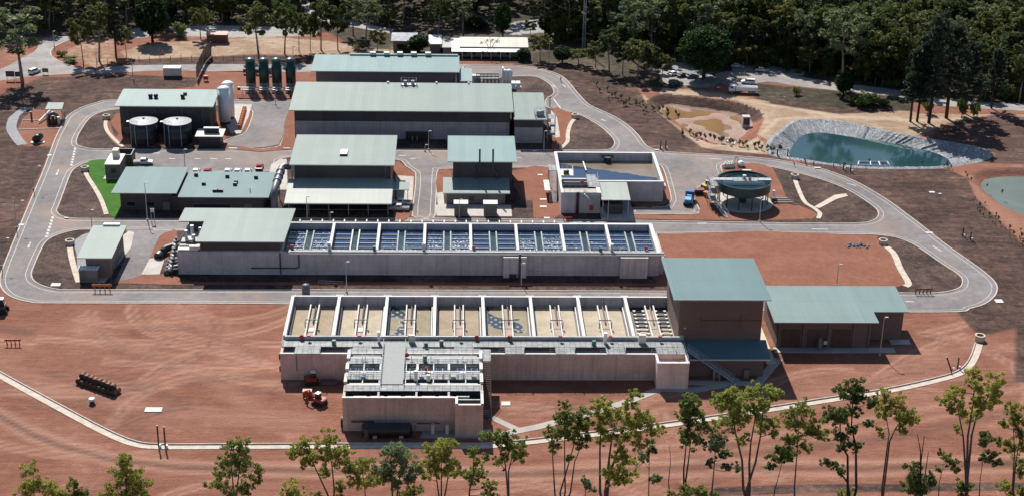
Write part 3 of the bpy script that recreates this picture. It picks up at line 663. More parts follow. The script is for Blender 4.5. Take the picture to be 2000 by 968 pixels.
for px in ([q for q in P1],):
    struct(MB().sheet([(x, y, -2.80) for x, y in offset(ccw(px), 2.6)]).build('muddy_water', MW), 'shallow brown water in the muddy pond')
struct(MB().sheet([(x, y, -1.55) for x, y in P3]).build('pond_water', water('grey_water', (.15,.17,.125), (.10,.125,.10), .07, .12, .05)), 'grey brown water of the red earth pond')
# ------------------------------------------------------------------ buildings
def slope_slab(pts, th): 
    m = MB(); return m.prism([p[:2] for p in pts], [p[2]-th for p in pts], [p[2] for p in pts])
def building(name, label, cat, wall, h, roof, wmat, rmat, back_h=None, group=None, base=0):
    """wall = (x0,x1,y0,y1); roof = list of (x,y,z) corners"""
    x0, x1, y0, y1 = wall
    t = thing(name, label, cat, ((x0+x1)/2, y0, base), 0, group)
    hb = back_h or h
    MB().prism([(x0,y0),(x1,y0),(x1,y1),(x0,y1)], base, [h-.23,h-.23,hb-.23,hb-.23]).build('wall', M[wmat], t)
    r = slope_slab(roof, .22).build('roof', M[rmat] if isinstance(rmat, str) else rmat, t)
    return t, r
def gutter(r, x0, x1, y, z): MB().box(x0, x1, y-.16, y-.003, z-.3, z-.03).build('gutter', M['roof_edge'], r)
def box_part(name, mat, t, *b): return MB().box(*b).build(name, M[mat], t)
def rect(x0, x1, y0, y1, zf, zb): return [(x0,y0,zf),(x1,y0,zf),(x1,y1,zb),(x0,y1,zb)]
M['roof_edge'] = paint('roof_edge', (.50,.56,.53), .45, .06)
M['conc_hall'] = concrete('hall_concrete', (.36,.345,.355), panel=7.2, streak=.35)
M['roof_mid'] = roofmat('roof_teal_mid_glare', (.17,.258,.26), .5, 1.0); M['roof_dose'] = roofmat('roof_pale_teal_mid_glare', (.165,.24,.235), .5, 1.0)  # medium roof glare painted into these two base colours
M['roof_off'] = roofmat('roof_office_low_glare', (.105,.185,.192), .55, 2.6)  # darker office tone carries the lack of glare in its colour
M['roof_store'] = roofmat('roof_store_glare', (.19,.265,.255), .45, 1.2)  # pale store tone has the roof glare painted in
M['duct'] = paint('duct_grey', (.12,.125,.15), .45, .2)
M['channel'] = paint('channel_teal', (.014,.042,.05), .15, .3)
M['trough'] = paint('trough_steel', (.32,.36,.40), .5, .15)
M['conc_mid'] = paint('launder_concrete', (.36,.36,.35), .8, .15); M['conc_mid2'] = M['conc']
M['conc_box'] = concrete('chamber_concrete', (.58,.53,.52), panel=60, streak=.5, dirt=c(115,105,100)); M['conc_box2'] = concrete('chamber_warm', (.76,.60,.53), panel=3.4, streak=.3, dirt=c(140,105,92))
M['conc_dark'] = paint('dark_tank_floor', (.05,.05,.055), .6, .3); M['grate_light'] = paint('grating_light', (.19,.205,.205), .65, .12, 2, metal=.1)
M['brick_dark'] = brick('dark_brick', (.05,.045,.045)); M['brick_door'] = clad('brown_door', (.10,.055,.045)); M['dark2'] = paint('door_grey', (.14,.135,.135), .6, .1)
M['green_dome'] = paint('green_dome', (.05,.11,.095), .3, .15)
M['wood_door'] = paint('grey_door', (.12,.12,.125), .5, .1)
def downpipe(t, x, y, h): MB().cyl(x, y, 0, h, .07, 8).build('downpipe', M['clad_grey'], t)

# dosing hall, upper left
t, r = building('dosing_hall', 'dark grey hall with a pale green roof behind two round water tanks', 'hall', (-98.4,-71.9,452.6,465.6), 9.3, rect(-99.7,-70.6,452.0,466.2,9.3,10.0), 'clad_dark', 'roof_dose', 9.95)
gutter(r, -99.7, -70.6, 452.0, 9.3)
for x in (-90.2, -88.6, -80.6): 
    v = MB().cyl(x, 458.6, 9.5, 10.3, .6, 12).lathe(x, 458.6, [(.75,10.3),(.6,10.75),(.1,10.9)], 12).build('roof_vent', M['black'], r, True)
box_part('roof_vent', 'black', r, -80.9, -79.9, 461.2, 462.2, 9.6, 10.5)
box_part('door', 'wood_door', t, -97.5, -95.9, 452.55, 452.6, 0, 2.4); box_part('door', 'wood_door', t, -71.95, -71.85, 455, 458, 0, 3)
for x in (-96, -88, -80, -74): downpipe(t, x, 452.48, 9.1)

# filtered water hall (the long one) and its lower east bay
t, r = building('long_hall', 'longest hall with a pale green roof and dark upper wall over grey concrete panels', 'hall', (-46.6,17.5,450.4,473.4), 9.2, rect(-48.1,18.5,449.6,474.2,9.2,10.2), 'clad_dark', 'roof', 10.15)
gutter(r, -48.1, 18.5, 449.6, 9.2)
box_part('concrete_wall', 'conc_hall', t, -46.4, 17.3, 450.0, 450.4, 0, 5.6)
for k in range(12): box_part('pilaster', 'conc_hall', t, -46.1+5.7*k, -45.7+5.7*k, 449.85, 450.0, 0, 5.4)
hp = MB().rail([(-15.6,473,10.2),(-10.9,473,10.2),(-10.9,471,10.1),(-15.6,471,10.1),(-15.6,473,10.2)], 2.0, 1.2, .07).box(-15.6,-10.9,471,473,10.3,10.4).build('roof_platform', M['steel'], r)
for x in (-14.3, -12.0): MB().cyl(x, 472, 10.4, 11.6, .55, 12).build('fan', M['grey_lid'], hp)
for x in (-20, -5, 5): box_part('roof_vent', 'white', r, x, x+.6, 473.4, 473.9, 10.2, 10.7)
box_part('equipment', 'black', t, -13.6, -6.6, 449.0, 449.8, 0, 2.6)
for x in (-11.6, -10.2, -1.2, 1.0): MB().cyl(x, 448.9, 0, 1.6, .12, 8).build('vent_post', M['steel'], t)
t, r = building('hall_bay', 'low east bay at the end of the longest hall with its own pale green roof', 'hall', (18.7,27.4,447.6,470.0), 7.8, rect(18.52,28.4,446.8,470.5,7.8,8.5), 'clad_dark', 'roof', 8.45)
gutter(r, 18.52, 28.4, 446.8, 7.8)
box_part('concrete_wall', 'conc_hall', t, 18.8, 27.2, 447.3, 447.6, 0, 5.0)
sp_ = MB().rail([(24.8,447.6,7.9),(28.2,447.6,7.9),(28.2,451.8,8.0),(24.8,451.8,8.0),(24.8,447.6,7.9)], 1.6, 1.4, .07).build('roof_platform', M['steel'], r)
MB().cone((25.3,449.7,8.8),(27.6,449.7,8.8),.8,.8,14).build('fan', M['grey_lid'], sp_, True)
tw = thing('steel_stair_tower', 'galvanised stair tower at the east end of the longest hall', 'stair tower', (29.6,446,0))
m = MB()
for x in (28.7,30.9):
    for y in (447.6,451.6): m.bar((x,y,0),(x,y,8.6),.1)
m.build('frame', M['steel'], tw)
for z in (2.6,5.2,7.7): MB().box(28.7,30.9,447.6,451.6,z,z+.08).build('landing', M['grate'], tw); MB().rail([(28.7,447.6,z),(30.9,447.6,z),(30.9,451.6,z)],1.05,1.2).build('railing', M['steel'], tw)

# back hall
t, r = building('back_hall', 'rearmost hall with a teal roof and five small ridge vents', 'hall', (-43.4,1.4,490.8,506.0), 9.0, rect(-45.0,2.5,490.0,507.4,9.0,9.3), 'brick_grey', 'roof_mid', 9.25)
gutter(r, -45, 2.5, 490, 9.0)
box_part('ridge', 'roof_mid', r, -33.5, 2.0, 506.4, 507.6, 9.32, 9.75)
for px in (728,755,781,808,836):
    q = g(px, 107, 9.9); box_part('ridge_vent', 'roof_edge', r, q.x-.9, q.x+.9, 505.9, 507.7, 9.76, 10.5)
t, r = building('back_hall_annexe', 'small teal roofed annexe joined to the east end of the rearmost hall', 'annexe', (1.5,6.0,488.6,499.0), 6.8, rect(2.7,6.6,487.6,500.0,6.8,7.2), 'clad_dark', 'roof_mid', 7.15)
gutter(r, 2.7, 6.6, 487.6, 6.8)

# office pair

t, r = building('office_block', 'dark walled office with a taller teal roof next to the green lawn', 'office', (-87.0,-73.4,392.2,410.0), 5.6, rect(-88.9,-71.9,390.9,411.2,5.6,5.2), 'clad_dark', 'roof_off', 5.25)
gutter(r, -88.9, -71.9, 390.9, 5.6)
box_part('door', 'wood_door', t, -76.0, -74.2, 392.14, 392.2, 0, 2.4)
for x in (-85.5,-80.5): f = box_part('window', 'wood_door', t, x, x+2.4, 392.12, 392.2, 1.2, 2.6); MB().box(x+.12, x+2.28, 392.08, 392.12, 1.32, 2.48).build('pane', M['glass'], f)
t, r = building('office_wing', 'lower office wing with a teal roof dotted with small black vents', 'office', (-73.3,-49.5,391.6,409.0), 4.6, rect(-71.7,-47.9,390.8,410.2,4.6,4.3), 'clad_dark', 'roof_off', 4.35)
gutter(r, -71.7, -47.9, 390.8, 4.6)
for px, py in ((383,342),(444,345),(398,360),(461,356),(459,361),(421,374),(430,374),(500,347)):
    q = g(px, py, 4.6); w = .75 if py == 374 else .5; box_part('roof_vent', 'black', r, q.x-w, q.x+w, q.y-.4, q.y+.4, 4.4, 5.2)
MB().tube([tuple(g(488,372,4.7)), tuple(g(488,368,5.6)), tuple(g(486,352,6.4))], .08, 6).build('flue', M['clad_grey'], r)
f = box_part('window', 'wood_door', t, -68, -58, 391.52, 391.6, 1.0, 2.2); MB().box(-67.9,-58.1,391.48,391.52,1.1,2.1).build('pane', M['glass'], f)
box_part('recess_door', 'wood_door', t, -54.5, -52.5, 391.54, 391.6, 0, 2.3)

# dewatering building with its lean-to
t, r = building('dewatering_building', 'tall pale green roofed building with a corrugated lean-to roof along its front', 'process building', (-42.2,-16.3,402.7,423.6), 9.8, rect(-43.4,-15.2,401.6,424.3,9.8,10.3), 'clad_dark', 'roof', 10.25)
gutter(r, -43.4, -15.2, 401.6, 9.8)
hx = box_part('roof_hatch', 'roof_edge', r, -30.3, -28.3, 408.0, 412.0, 9.85, 10.5)
MB().box(-30.3,-28.3,407.9,408.0,9.9,10.45).build('hatch_edge', M['black'], hx)
ln = MB().prism([(-43.7,388.7),(-15.6,388.7),(-15.6,402.65),(-43.7,402.65)], [3.6,3.6,5.2,5.2], [3.8,3.8,5.4,5.4])
lt = ln.build('lean_to_roof', M['roof_lean'], t); MB().box(-43.7,-15.6,388.5,388.7,3.5,3.77).build('gutter', M['roof_edge'], lt)
for k in range(6): MB().box(-42.6+k*5.2-.12,-42.6+k*5.2+.12,389.2,389.45,0,3.65).build('post', M['clad_grey'], t)
box_part('front_wall', 'brick_dark', t, -42.0, -16.6, 396.5, 402.65, 0, 4.3)
MB().bar((-42.6,389.3,1.7),(-16.6,389.3,1.7),.1).build('railing', M['clad_grey'], t)
lv = MB(); 
for k in range(10): lv.box(-43.1,-42.25,402.4,402.65,5.6+k*.38,5.8+k*.38)
lv.build('louvre', M['grey_lid'], t)
MB().box(-41.6,-17.6,402.6,402.7,5.55,5.7).box(-17.8,-17.6,402.6,402.7,5.7,9.0).build('trim', M['clad_grey'], t)
q = thing('loading_canopy', 'small square green canopy over the east door of the dewatering building', 'canopy', (-13.5,398,0))
sl = rect(-16.2,-11.2,396.6,402.0,4.6,4.8); slope_slab(sl, .18).build('roof', M['roof'], q)
for x in (-11.6,-15.4): MB().cyl(x,397,0,4.45,.1,8).build('post', M['steel'], q)
# duct run west of it
q = thing('air_duct', 'big grey flanged air duct bending down beside the dewatering building', 'duct', (-45,398,0))
P_ = [(-43.2,404,8.3),(-45.0,404,8.3),(-45.6,403.0,8.1),(-46.2,394,6.9),(-46.4,390.6,6.3),(-46.4,389.6,5.2),(-46.4,389.6,.1)]
MB().tube(P_, .95, 14).build('pipe', M['duct'] if 'duct' in M else M['grey_lid'], q, True)
for a, b in ((.2,.26),(.5,.56),(.8,.86)):
    A, B = Vector(P_[2]), Vector(P_[3]); MB().cone(A.lerp(B,a), A.lerp(B,b), 1.2, 1.2, 14).build('flange', M['duct'], q)
for y, z in ((400,7.6),(394,6.8)): MB().bar((-46.1,y,0),(-46.1,y,z-.9),.18).build('support', M['steel'], q)

# sludge (two-stack) building
t, r = building('two_flue_building', 'teal roofed building with two black flues rising up its front', 'process building', (.5,16.6,405.2,423.2), 10.0, rect(-1.0,17.8,404.3,424.6,10.0,10.2), 'clad_dark', 'roof_mid', 10.15)
gutter(r, -1.0, 17.8, 404.3, 10.0)
lt = slope_slab([(-2.2,397.3,3.6),(15.8,397.3,3.6),(15.8,405.15,5.0),(-2.2,405.15,5.0)], .2).build('lean_to_roof', M['roof'], t); MB().box(-2.2,15.8,397.12,397.3,3.3,3.57).build('gutter', M['roof_edge'], lt)
box_part('front_wall', 'clad_grey', t, -1.2, 14.6, 398.0, 405.15, 0, 3.38)
box_part('switch_box', 'dark', t, 4.9, 6.1, 397.8, 398.0, 1.2, 2.3)
for x, dx in ((7.7,-1.1),(11.3,1.1)):
    MB().tube([(x+dx,404.4,4.9),(x+dx,404.4,6.0),(x+dx*.7,404.3,6.7),(x,404.2,7.4),(x,404.15,9.2),(x,404.1,10.5),(x,404.1,13.6)], .25, 8).build('flue', M['dark'], t)
for k, x in enumerate((2.6,10.4)):
    q = thing('switchgear_kiosk', ['grey switchgear kiosk on the left of a pair in front of the two flue building','grey switchgear kiosk on the right of a pair in front of the two flue building'][k], 'kiosk', (x,389.3,0), 0, 'switchgear kiosks')
    box_part('cabinet', 'clad_grey', q, x-1.75,x+1.75,389.3,391.4,0,3.5); slope_slab(rect(x-1.9,x+1.9,389.1,391.6,3.62,3.75),.1).build('roof', M['roof_edge'], q)
    for dx in (-.85,.0): box_part('door', 'dark2' if 'dark2' in M else 'clad_grey', q, x+dx,x+dx+.82,389.26,389.3,.2,3.2)

# blower house on the upper filter block is built with it below; small substation lower left
t, r = building('substation', 'small detached grey building with a pale green roof on blue gravel at the lower left', 'substation', (-86.8,-81.2,349.0,365.6), 5.8, rect(-88.6,-80.3,348.0,366.6,5.8,6.3), 'brick_grey', 'roof', 6.2)
gutter(r, -88.6, -80.3, 348.0, 5.8)
for k in range(3): box_part('door', 'wood_door', t, -81.2,-81.14,351.5+4*k,353.3+4*k,0,2.6)
box_part('vent_hood', 'roof_edge', r, -86, -82, 366.2, 367.4, 6.3, 6.7)
q = thing('transformer_kiosk', 'grey box kiosk with a white striped lid beside the substation', 'kiosk', (-85.8,346.4,0))
box_part('cabinet', 'clad_grey', q, -88.0,-83.7,346.3,348.0,0,3.3); lid = slope_slab(rect(-88.2,-83.5,346.1,348.4,3.42,3.5),.1).build('lid', M['roof_cream'], q)
for k in range(5): MB().box(-87.7+k*.9,-87.0+k*.9,346.3,348.2,3.5,3.58).build('rib', M['white'], lid)

# tall building with lean-to, and the low wide building beside it
t, r = building('tall_building', 'tallest brown building with a flat teal roof right of the lower filter tank', 'process building', (48.9,66.8,304.9,325.0), 16.0, rect(47.3,68.3,304.0,326.4,16.0,15.75), 'brick', 'roof_blue', 15.85)
gutter(r, 47.3, 68.3, 304.0, 16.0)
lt = slope_slab([(49.6,298.6,4.5),(68.0,298.6,4.5),(68.0,304.85,6.0),(49.6,304.85,6.0)], .2).build('lean_to_roof', M['roof_blue'], t); MB().box(49.6,68.0,298.42,298.6,4.2,4.47).build('gutter', M['roof_edge'], lt)
box_part('front_wall', 'brick', t, 51.0, 66.8, 299.4, 304.85, 0, 4.3)
MB().bar((53.5,304.8,10.6),(66.5,304.8,10.6),.12).bar((53.5,304.8,10.6),(53.5,304.8,11.6),.1).bar((62.2,304.8,10.0),(62.2,304.8,12),.1).build('trim', M['rust'], t)
box_part('wall_lamp', 'white', t, 50.2,50.45,304.7,304.9,8.6,8.9)
for x in (56.2, 62.6): box_part('cabinet', 'brick_grey', t, x, x+1.1, 298.6, 299.4, 0, 1.9)
for k in range(2): MB().bar((54+8*k,304.6,9.2),(54+8*k,304.6,10.4),.08).build('vent_pipe', M['rust'], t)
pts = [(71.0,311.8,7.0),(94.2,311.8,7.0),(94.2,316.4,7.22),(102.2,316.4,7.22),(102.2,329.0,7.8),(71.0,329.0,7.8)]
t = thing('store_building', 'low wide building with a pale green roof stepped at its right end', 'store', (86,313,0))
MB().box(72.2,93.0,312.9,328.2,0,6.75).build('wall', M['brick'], t); MB().box(93.0,101.2,317.0,328.0,0,6.95).build('end_wall', M['brick'], t)
r = slope_slab(pts, .2).build('roof', M['roof_store'] if 'roof_store' in M else M['roof'], t)
MB().box(71.0,94.2,311.6,311.8,6.7,6.97).build('gutter', M['roof_edge'], r)
for x in (72.5,78,83.6,89.2,92.7): MB().box(x-.12,x+.12,312.5,312.85,0,6.7).build('column', M['clad_grey'], t)
for x in (73.2,79,84.4): MB().box(x,x+4.2,312.8,312.9,.1,4.6).build('roller_door', M['brick_door'] if 'brick_door' in M else M['brown'], t)
MB().cyl(81.6,311.5,0,3.2,.5,12).build('vent_stack', M['clad_grey'], t); MB().box(82.4,83.2,311.4,311.9,1.6,2.3).build('switch_box', M['offwhite'], t)
struct(MB().box(71.5,98.5,310.4,312.85,-.1,.14).box(98.5,103,314.6,316.9,-.1,.14).build('concrete_slab', M['slab']))
struct(MB().box(68.6,70.8,305,326,-.1,.16).build('footpath', M['beige']))

# ------------------------------------------------------------------ round tanks and silos
def water_tank(x, y, label):
    t = thing('water_tank', label, 'water tank', (x,y,0), 0, 'round black water tanks'); r = 4.05
    MB().lathe(x,y,[(r,0),(r,.6),(r,2.2),(r*1.005,2.25),(r,2.3),(r,4.4),(r*1.005,4.45),(r,4.5),(r,6.5)],36).build('shell', M['navy'], t, True)
    lid = MB().lathe(x,y,[(r+.12,6.45),(r+.12,6.62),(r*.55,7.05),(.3,7.3),(.05,7.32)],36).build('lid', M['grey_lid'], t)
    MB().cyl(x,y,7.25,7.6,.35,10).build('hatch', M['black'], lid)
    for a in (-2.55,-2.05,-1.2): 
        MB().cyl(x+(r+.2)*cos(a),y+(r+.2)*sin(a),0,6.7,.13,8).build('pipe', M['grey_lid'], t)
    MB().rail([(x-r*.95,y-1.6,6.6),(x-r*.75,y-2.6,6.6),(x-r*.3,y-3.5,6.6)],1.0,1.0,.05).build('railing', M['steel'], t)
    MB().box(x-r-.9,x-r-.1,y-.6,y+.4,6.3,6.5).build('ladder_platform', M['steel'], t)
water_tank(-90.3,446.2,'round black water tank with a grey conical lid, further from the low shed'); water_tank(-80.5,446.2,'round black water tank with a grey conical lid, next to the low shed')
t, r = building('pump_shed', 'low dark shed with a pale roof carrying a dark louvred box', 'shed', (-73.9,-67.6,442.4,447.4), 3.4, rect(-74.9,-66.8,441.8,448.4,3.4,3.55), 'clad_dark', 'roof_cream', 3.5)
box_part('louvre_box', 'black', r, -72.6,-68.3,444.5,445.6,3.5,5.0); MB().box(-72.7,-68.2,444.4,445.7,5.0,5.08).build('lid', M['roof_edge'], r.children[0])
def silo(x, y, label):
    t = thing('silo', label, 'silo', (x,y,0), 0, 'white chemical silos'); r = 1.75
    MB().lathe(x,y,[(r,.9),(r,11.2)],28).build('shell', M['white'], t, True); MB().lathe(x,y,[(r+.06,11.15),(r+.06,11.35),(r*.6,11.85),(.1,12.0)],28).build('dome', M['white'], t, True)
    MB().lathe(x,y,[(r*.92,0),(r*.95,.9)],20).build('skirt', M['dark'], t); MB().bar((x-r-.1,y-.5,.2),(x-r-.1,y-.5,11.4),.12).build('ladder', M['steel'], t)
silo(-69.1,463.6,'white upright silo nearer the camera, one of two'); silo(-68.5,468.6,'white upright silo standing just behind its twin')
for k, px in enumerate((490,516,541,568)):
    q0 = g(px, 181); x, y = q0.x, q0.y+1.6; r = 1.62
    if k == 0:
        vs = t = thing('pressure_vessel', 'leftmost of the four tall dark green upright vessels', 'pressure vessel', (x,y,0), 0, 'dark green upright vessels')
        MB().lathe(x,y,[(r,1.0),(r,10.2)],28).build('shell', M['green'], t, True); MB().lathe(x,y,[(r+.02,10.15),(r*.93,10.7),(r*.62,11.1),(.1,11.25)],28).build('dome', M['green_dome'] if 'green_dome' in M else M['green'], t, True)
        MB().cyl(x,y,.12,1.0,r*.8,16).build('skirt', M['green'], t); MB().box(x-1.7,x+1.7,y-1.7,y+1.9,0,.12).build('plinth', M['slab'], t)
        for zz in (2.3,3.0): MB().tube([(x-1.2,y-2.2,zz),(x+1.4,y-2.2,zz)],.14,6).build('valve_pipe', M['steel'], t)
        MB().cyl(x+1.3,y-2.0,0,2.6,.14,6).build('valve_pipe', M['steel'], t); MB().box(x-1.7,x-1.0,y-2.4,y-1.8,.1,1.2).build('valve', M['white'], t); MB().cone((x,y-1.62,1.6),(x,y-2.2,1.6),.35,.35,10).build('manhole', M['steel'], t)
        vx, vy = x, y
    else: dup(vs, (x,y,0), 0, ['','second from the left of the four tall dark green upright vessels','third from the left of the four tall dark green upright vessels','rightmost of the four dark green upright vessels, beside the longest hall'][k])
q = thing('pipe_rack', 'galvanised pipe rack running in front of the four dark green vessels', 'pipe rack', (-58,490.5,0))
for z in (2.2,2.9): MB().tube([(-68,490.8,z),(-48.5,490.8,z)],.2,8).build('pipe', M['steel'], q)
for k in range(8): MB().bar((-67+k*2.6,490.8,0),(-67+k*2.6,490.8,2.9),.1).build('post', M['steel'], q)
MB().cone((-68.6,490.8,2.6),(-67.8,490.8,2.6),.6,.6,12).build('end_cap', M['black'], q)
q = thing('low_fence', 'low rail fence at the edge of the yard in front of the green vessels', 'fence', (-62,484,0))
m = MB()
for z in (.5,1.0): m.bar(tuple(g(455,191)+Vector((0,0,z))), tuple(g(566,193)+Vector((0,0,z))), .06)
m.build('rail', M['steel'], q)
for k in range(14): a = g(455,191).lerp(g(566,193), k/13); MB().bar(a, a+Vector((0,0,1.1)), .08).build('post', M['steel'], q)
# ------------------------------------------------------------------ upper filter block
def foam_water(name, base, foam, ylo, yhi):
    m, t, p, pos = newmat(name); sp = t.new('ShaderNodeSeparateXYZ'); t.link(pos, sp.inputs[0])
    n = t.noise(pos, 2.6, 2, .6); big = t.noise(pos, .22, 3, .5)
    gr = t.new('ShaderNodeMapRange'); gr.inputs[1].default_value = yhi; gr.inputs[2].default_value = ylo; t.link(sp.outputs['Y'], gr.inputs[0])
    v = t.math('ADD', n, t.math('ADD', t.math('MULTIPLY', gr.outputs[0], .16*foam), t.math('MULTIPLY', big, .25*foam)))
    mask = t.ramp(v, [(.80 if foam else .99, 0.), (.87 if foam else 1., 1.)])
    nb = t.noise(pos, .3, 4, .6)
    t.link(t.mix(mask, t.ramp(nb, [(.35, tuple(q*.6 for q in base)), (.65, tuple(q*1.3 for q in base))]), (.62,.68,.72)), p.inputs['Base Color'])
    t.link(t.math('ADD', t.math('MULTIPLY', mask, .6), .07), p.inputs['Roughness']); bump(t, p, n, .35, .12)
    return m
FW = [foam_water('cell_water_still', (.018,.042,.095), 0, 352, 369), foam_water('cell_water_foam', (.02,.046,.105), 1.15, 352, 368), foam_water('cell_water_light_foam', (.02,.046,.105), .9, 352, 366)]
ub = thing('aeration_tank', 'long concrete tank block of eight dark water cells under open sky', 'tank', (-7,351,0))
X0, X1, Y0, Y1, ZT = -65.5, 50.6, 351.2, 369.4, 6.2; XA = -40.56
MB().box(X0,X1,Y0,Y0+.5,0,ZT-.15).build('front_wall', M['conc'], ub)
MB().box(X0,X1,Y1-.45,Y1,0,ZT-.1).build('back_wall', M['conc'], ub)
MB().box(X1-.7,X1,Y0+.5,Y1-.45,0,ZT-.1).build('end_wall', M['conc'], ub); MB().box(X0,X0+.5,Y0+.5,Y1-.45,0,ZT-.1).build('end_wall', M['conc'], ub)
MB().box(X0+.5,XA-.4,Y0+.5,Y1-.45,ZT-.5,ZT-.02).build('deck', M['conc'], ub); MB().box(XA-.4,XA,Y0+.5,Y1-.45,0,ZT-.02).build('divider', M['conc'], ub)
MB().box(XA,X1-.7,Y0+.5,Y1-.45,3.0,3.2).build('tank_floor', M['conc'], ub)
MB().box(XA-.4,X1+.2,Y1-.5,Y1+.1,ZT-.1,ZT+.1).build('coping', M['conc_pale'], ub); MB().box(X1-.75,X1+.2,Y0,Y1-.5,ZT-.1,ZT+.1).build('coping', M['conc_pale'], ub)
MB().box(X1,X1+1.2,Y0+1,Y1-2,0,ZT-1.6).build('overflow_channel', M['slab'], ub)
CW = 11.36; foam_of = [1,0,2,1,0,1,2,2]
for k in range(8):
    a, b = XA+CW*k, XA+CW*(k+1)
    if k < 7: 
        d = MB().box(b-.28,b+.28,Y0+1.3,Y1-.45,3.2,ZT-.05).build('divider', M['conc'], ub); MB().box(b-.34,b+.34,Y0+1.3,Y1-.5,ZT-.05,ZT+.09).build('coping', M['conc_pale'], d)
    MB().box(a+.29,b-.29,Y0+.5,Y1-.45,4.5,4.55).build('water', FW[foam_of[k]], ub)
    c0 = (a+b)/2-.1
    for s in (-1,1): MB().box(c0+s*.85-.16,c0+s*.85+.16,Y0+2.2,Y1-2.0,3.2,5.2 if k == 1 else 4.9).build('launder_wall', M['conc_pale'] if k == 1 else M['conc_mid'] if 'conc_mid' in M else M['slab'], ub)
    MB().box(c0-.68,c0+.68,Y0+2.2,Y1-2.0,4.56,4.6).build('channel_water', M['channel'] if 'channel' in M else FW[0], ub)
    for j in range(5):
        y = Y0+3.2+j*2.75
        for lo, hi in ((a+.5,c0-1.1),(c0+1.1,b-.5)): MB().box(lo,hi,y-.11,y+.11,4.45,4.75).build('trough', M['trough'], ub)
    MB().rail([(c0-1.4,Y0+1.6,ZT-.2),(c0-.3,Y0+2.4,ZT-.2),(c0+1.3,Y0+1.6,ZT-.2)],1.0,1.0,.05).build('gate_frame', M['steel'], ub)
wk = MB().box(-39.2,X1+1.0,Y0-.5,Y0+1.3,ZT-.15,ZT-.02).build('walkway', M['grate'], ub)
MB().box(-38.8,X1+1.2,Y0-.75,Y0-.45,ZT-.5,ZT-.2).build('service_pipe', M['conc_pale'], ub); MB().box(-38.8,X1+1.0,Y0-.3,Y0-.05,ZT-.02,ZT+.14).build('kerb_edge', M['conc_pale'], ub)
MB().rail([(-39.2,Y0+1.2,ZT-.02),(X1+.9,Y0+1.2,ZT-.02)],1.05,2.6,.03).build('railing', M['rail'], ub)
MB().tube([(-39.5,Y1+1.4,5.6),(-37,Y1+.9,5.9),(27,Y1+.9,5.9)],.34,8).build('air_main', M['black'], ub, True)
for k in range(24): MB().box(-38+k*2.78,-37.7+k*2.78,Y1+.05,Y1+1.6,5.4,6.45).build('pipe_bracket', M['conc_pale'], ub)
MB().box(30,50.5,Y1+.6,Y1+1.5,5.7,5.85).build('cable_tray', M['steel'], ub)
for (x0,x1) in ((12.7,18.2),(41.0,47.6)):
    bx = MB().box(x0,x1,Y0-1.5,Y0-1.1,0,5.4).box(x0,x0+.4,Y0-1.1,Y0,0,5.4).box(x1-.4,x1,Y0-1.1,Y0,0,5.4).box(x0+.4,x1-.4,Y0-1.1,Y0,0,4.6).build('outlet_chamber', M['conc_box'] if 'conc_box' in M else M['conc'], ub)
    MB().box(x0-.05,x1+.05,Y0-1.56,Y0-1.08,5.4,5.55).box(x0-.05,x0+.42,Y0-1.08,Y0,5.4,5.55).box(x1-.42,x1+.05,Y0-1.08,Y0,5.4,5.55).build('coping', M['conc_pale'], bx)
MB().cyl(16.6,Y0-1.8,0,6.6,.3,10).build('riser_pipe', M['dark'], ub); MB().cyl(15.0,Y0-1.9,0,1.2,.9,12).build('pipe_base', M['black'], ub)
for k in (0,2,4,6,): 
    x = XA+CW*(k+1); MB().box(x-.35,x+.35,Y0+.3,Y0+1.0,ZT,ZT+2.0).build('control_cabinet', M['steel'], ub) if k != 4 else None
for x in (-18.4,36.2): MB().cyl(x,Y0+.7,ZT,ZT+1.1,.4,10).build('actuator', M['green_box'], ub)
for x in (-38.6,5.1,47.0): MB().box(x,x+.8,Y0+1.4,Y0+1.6,ZT+.2,ZT+1).build('lifebuoy_box', M['red_paint'], ub)
MB().tube([(-36.5,Y0-.25,5.6),(-36.5,Y0-.25,2.2),(-37.2,Y0-.25,1.9),(-48,Y0-.25,1.9)],.16,8).build('wall_pipe', M['dark'], ub)
MB().cyl(XA-.4,Y0-.25,.4,5.8,.16,8).build('wall_pipe', M['dark'], ub)
MB().box(X0,X1,Y0-.08,Y0-.0,1.3,1.42).build('wall_ledge', M['conc'], ub)
# blower house, stands on the tank deck
pts = [(-66.8,362.6),(-60.5,362.6),(-60.6,350.8),(-39.8,350.8),(-38.9,371.0),(-66.5,371.0)]
bh = thing('blower_house', 'dark blower house with an L shaped pale green roof on the upper tank', 'plant house', (-52,349,0))
slope_slab([(x,y,9.0+(y-350.8)*.015) for x,y in pts], .22).build('roof', M['roof'], bh)
MB().box(-60.0,-41.0,351.75,369.6,6.18,8.78).build('wall', M['clad_dark'], bh); MB().box(-64.4,-60.0,363.4,369.6,6.18,8.9).build('side_wall', M['clad_dark'], bh)
MB().box(-60.6,-39.8,350.6,350.797,8.7,8.97).build('gutter', M['roof_edge'], bh)
MB().box(-60.0,-41.0,351.65,351.75,6.18,6.5).build('base_trim', M['dark'], bh)
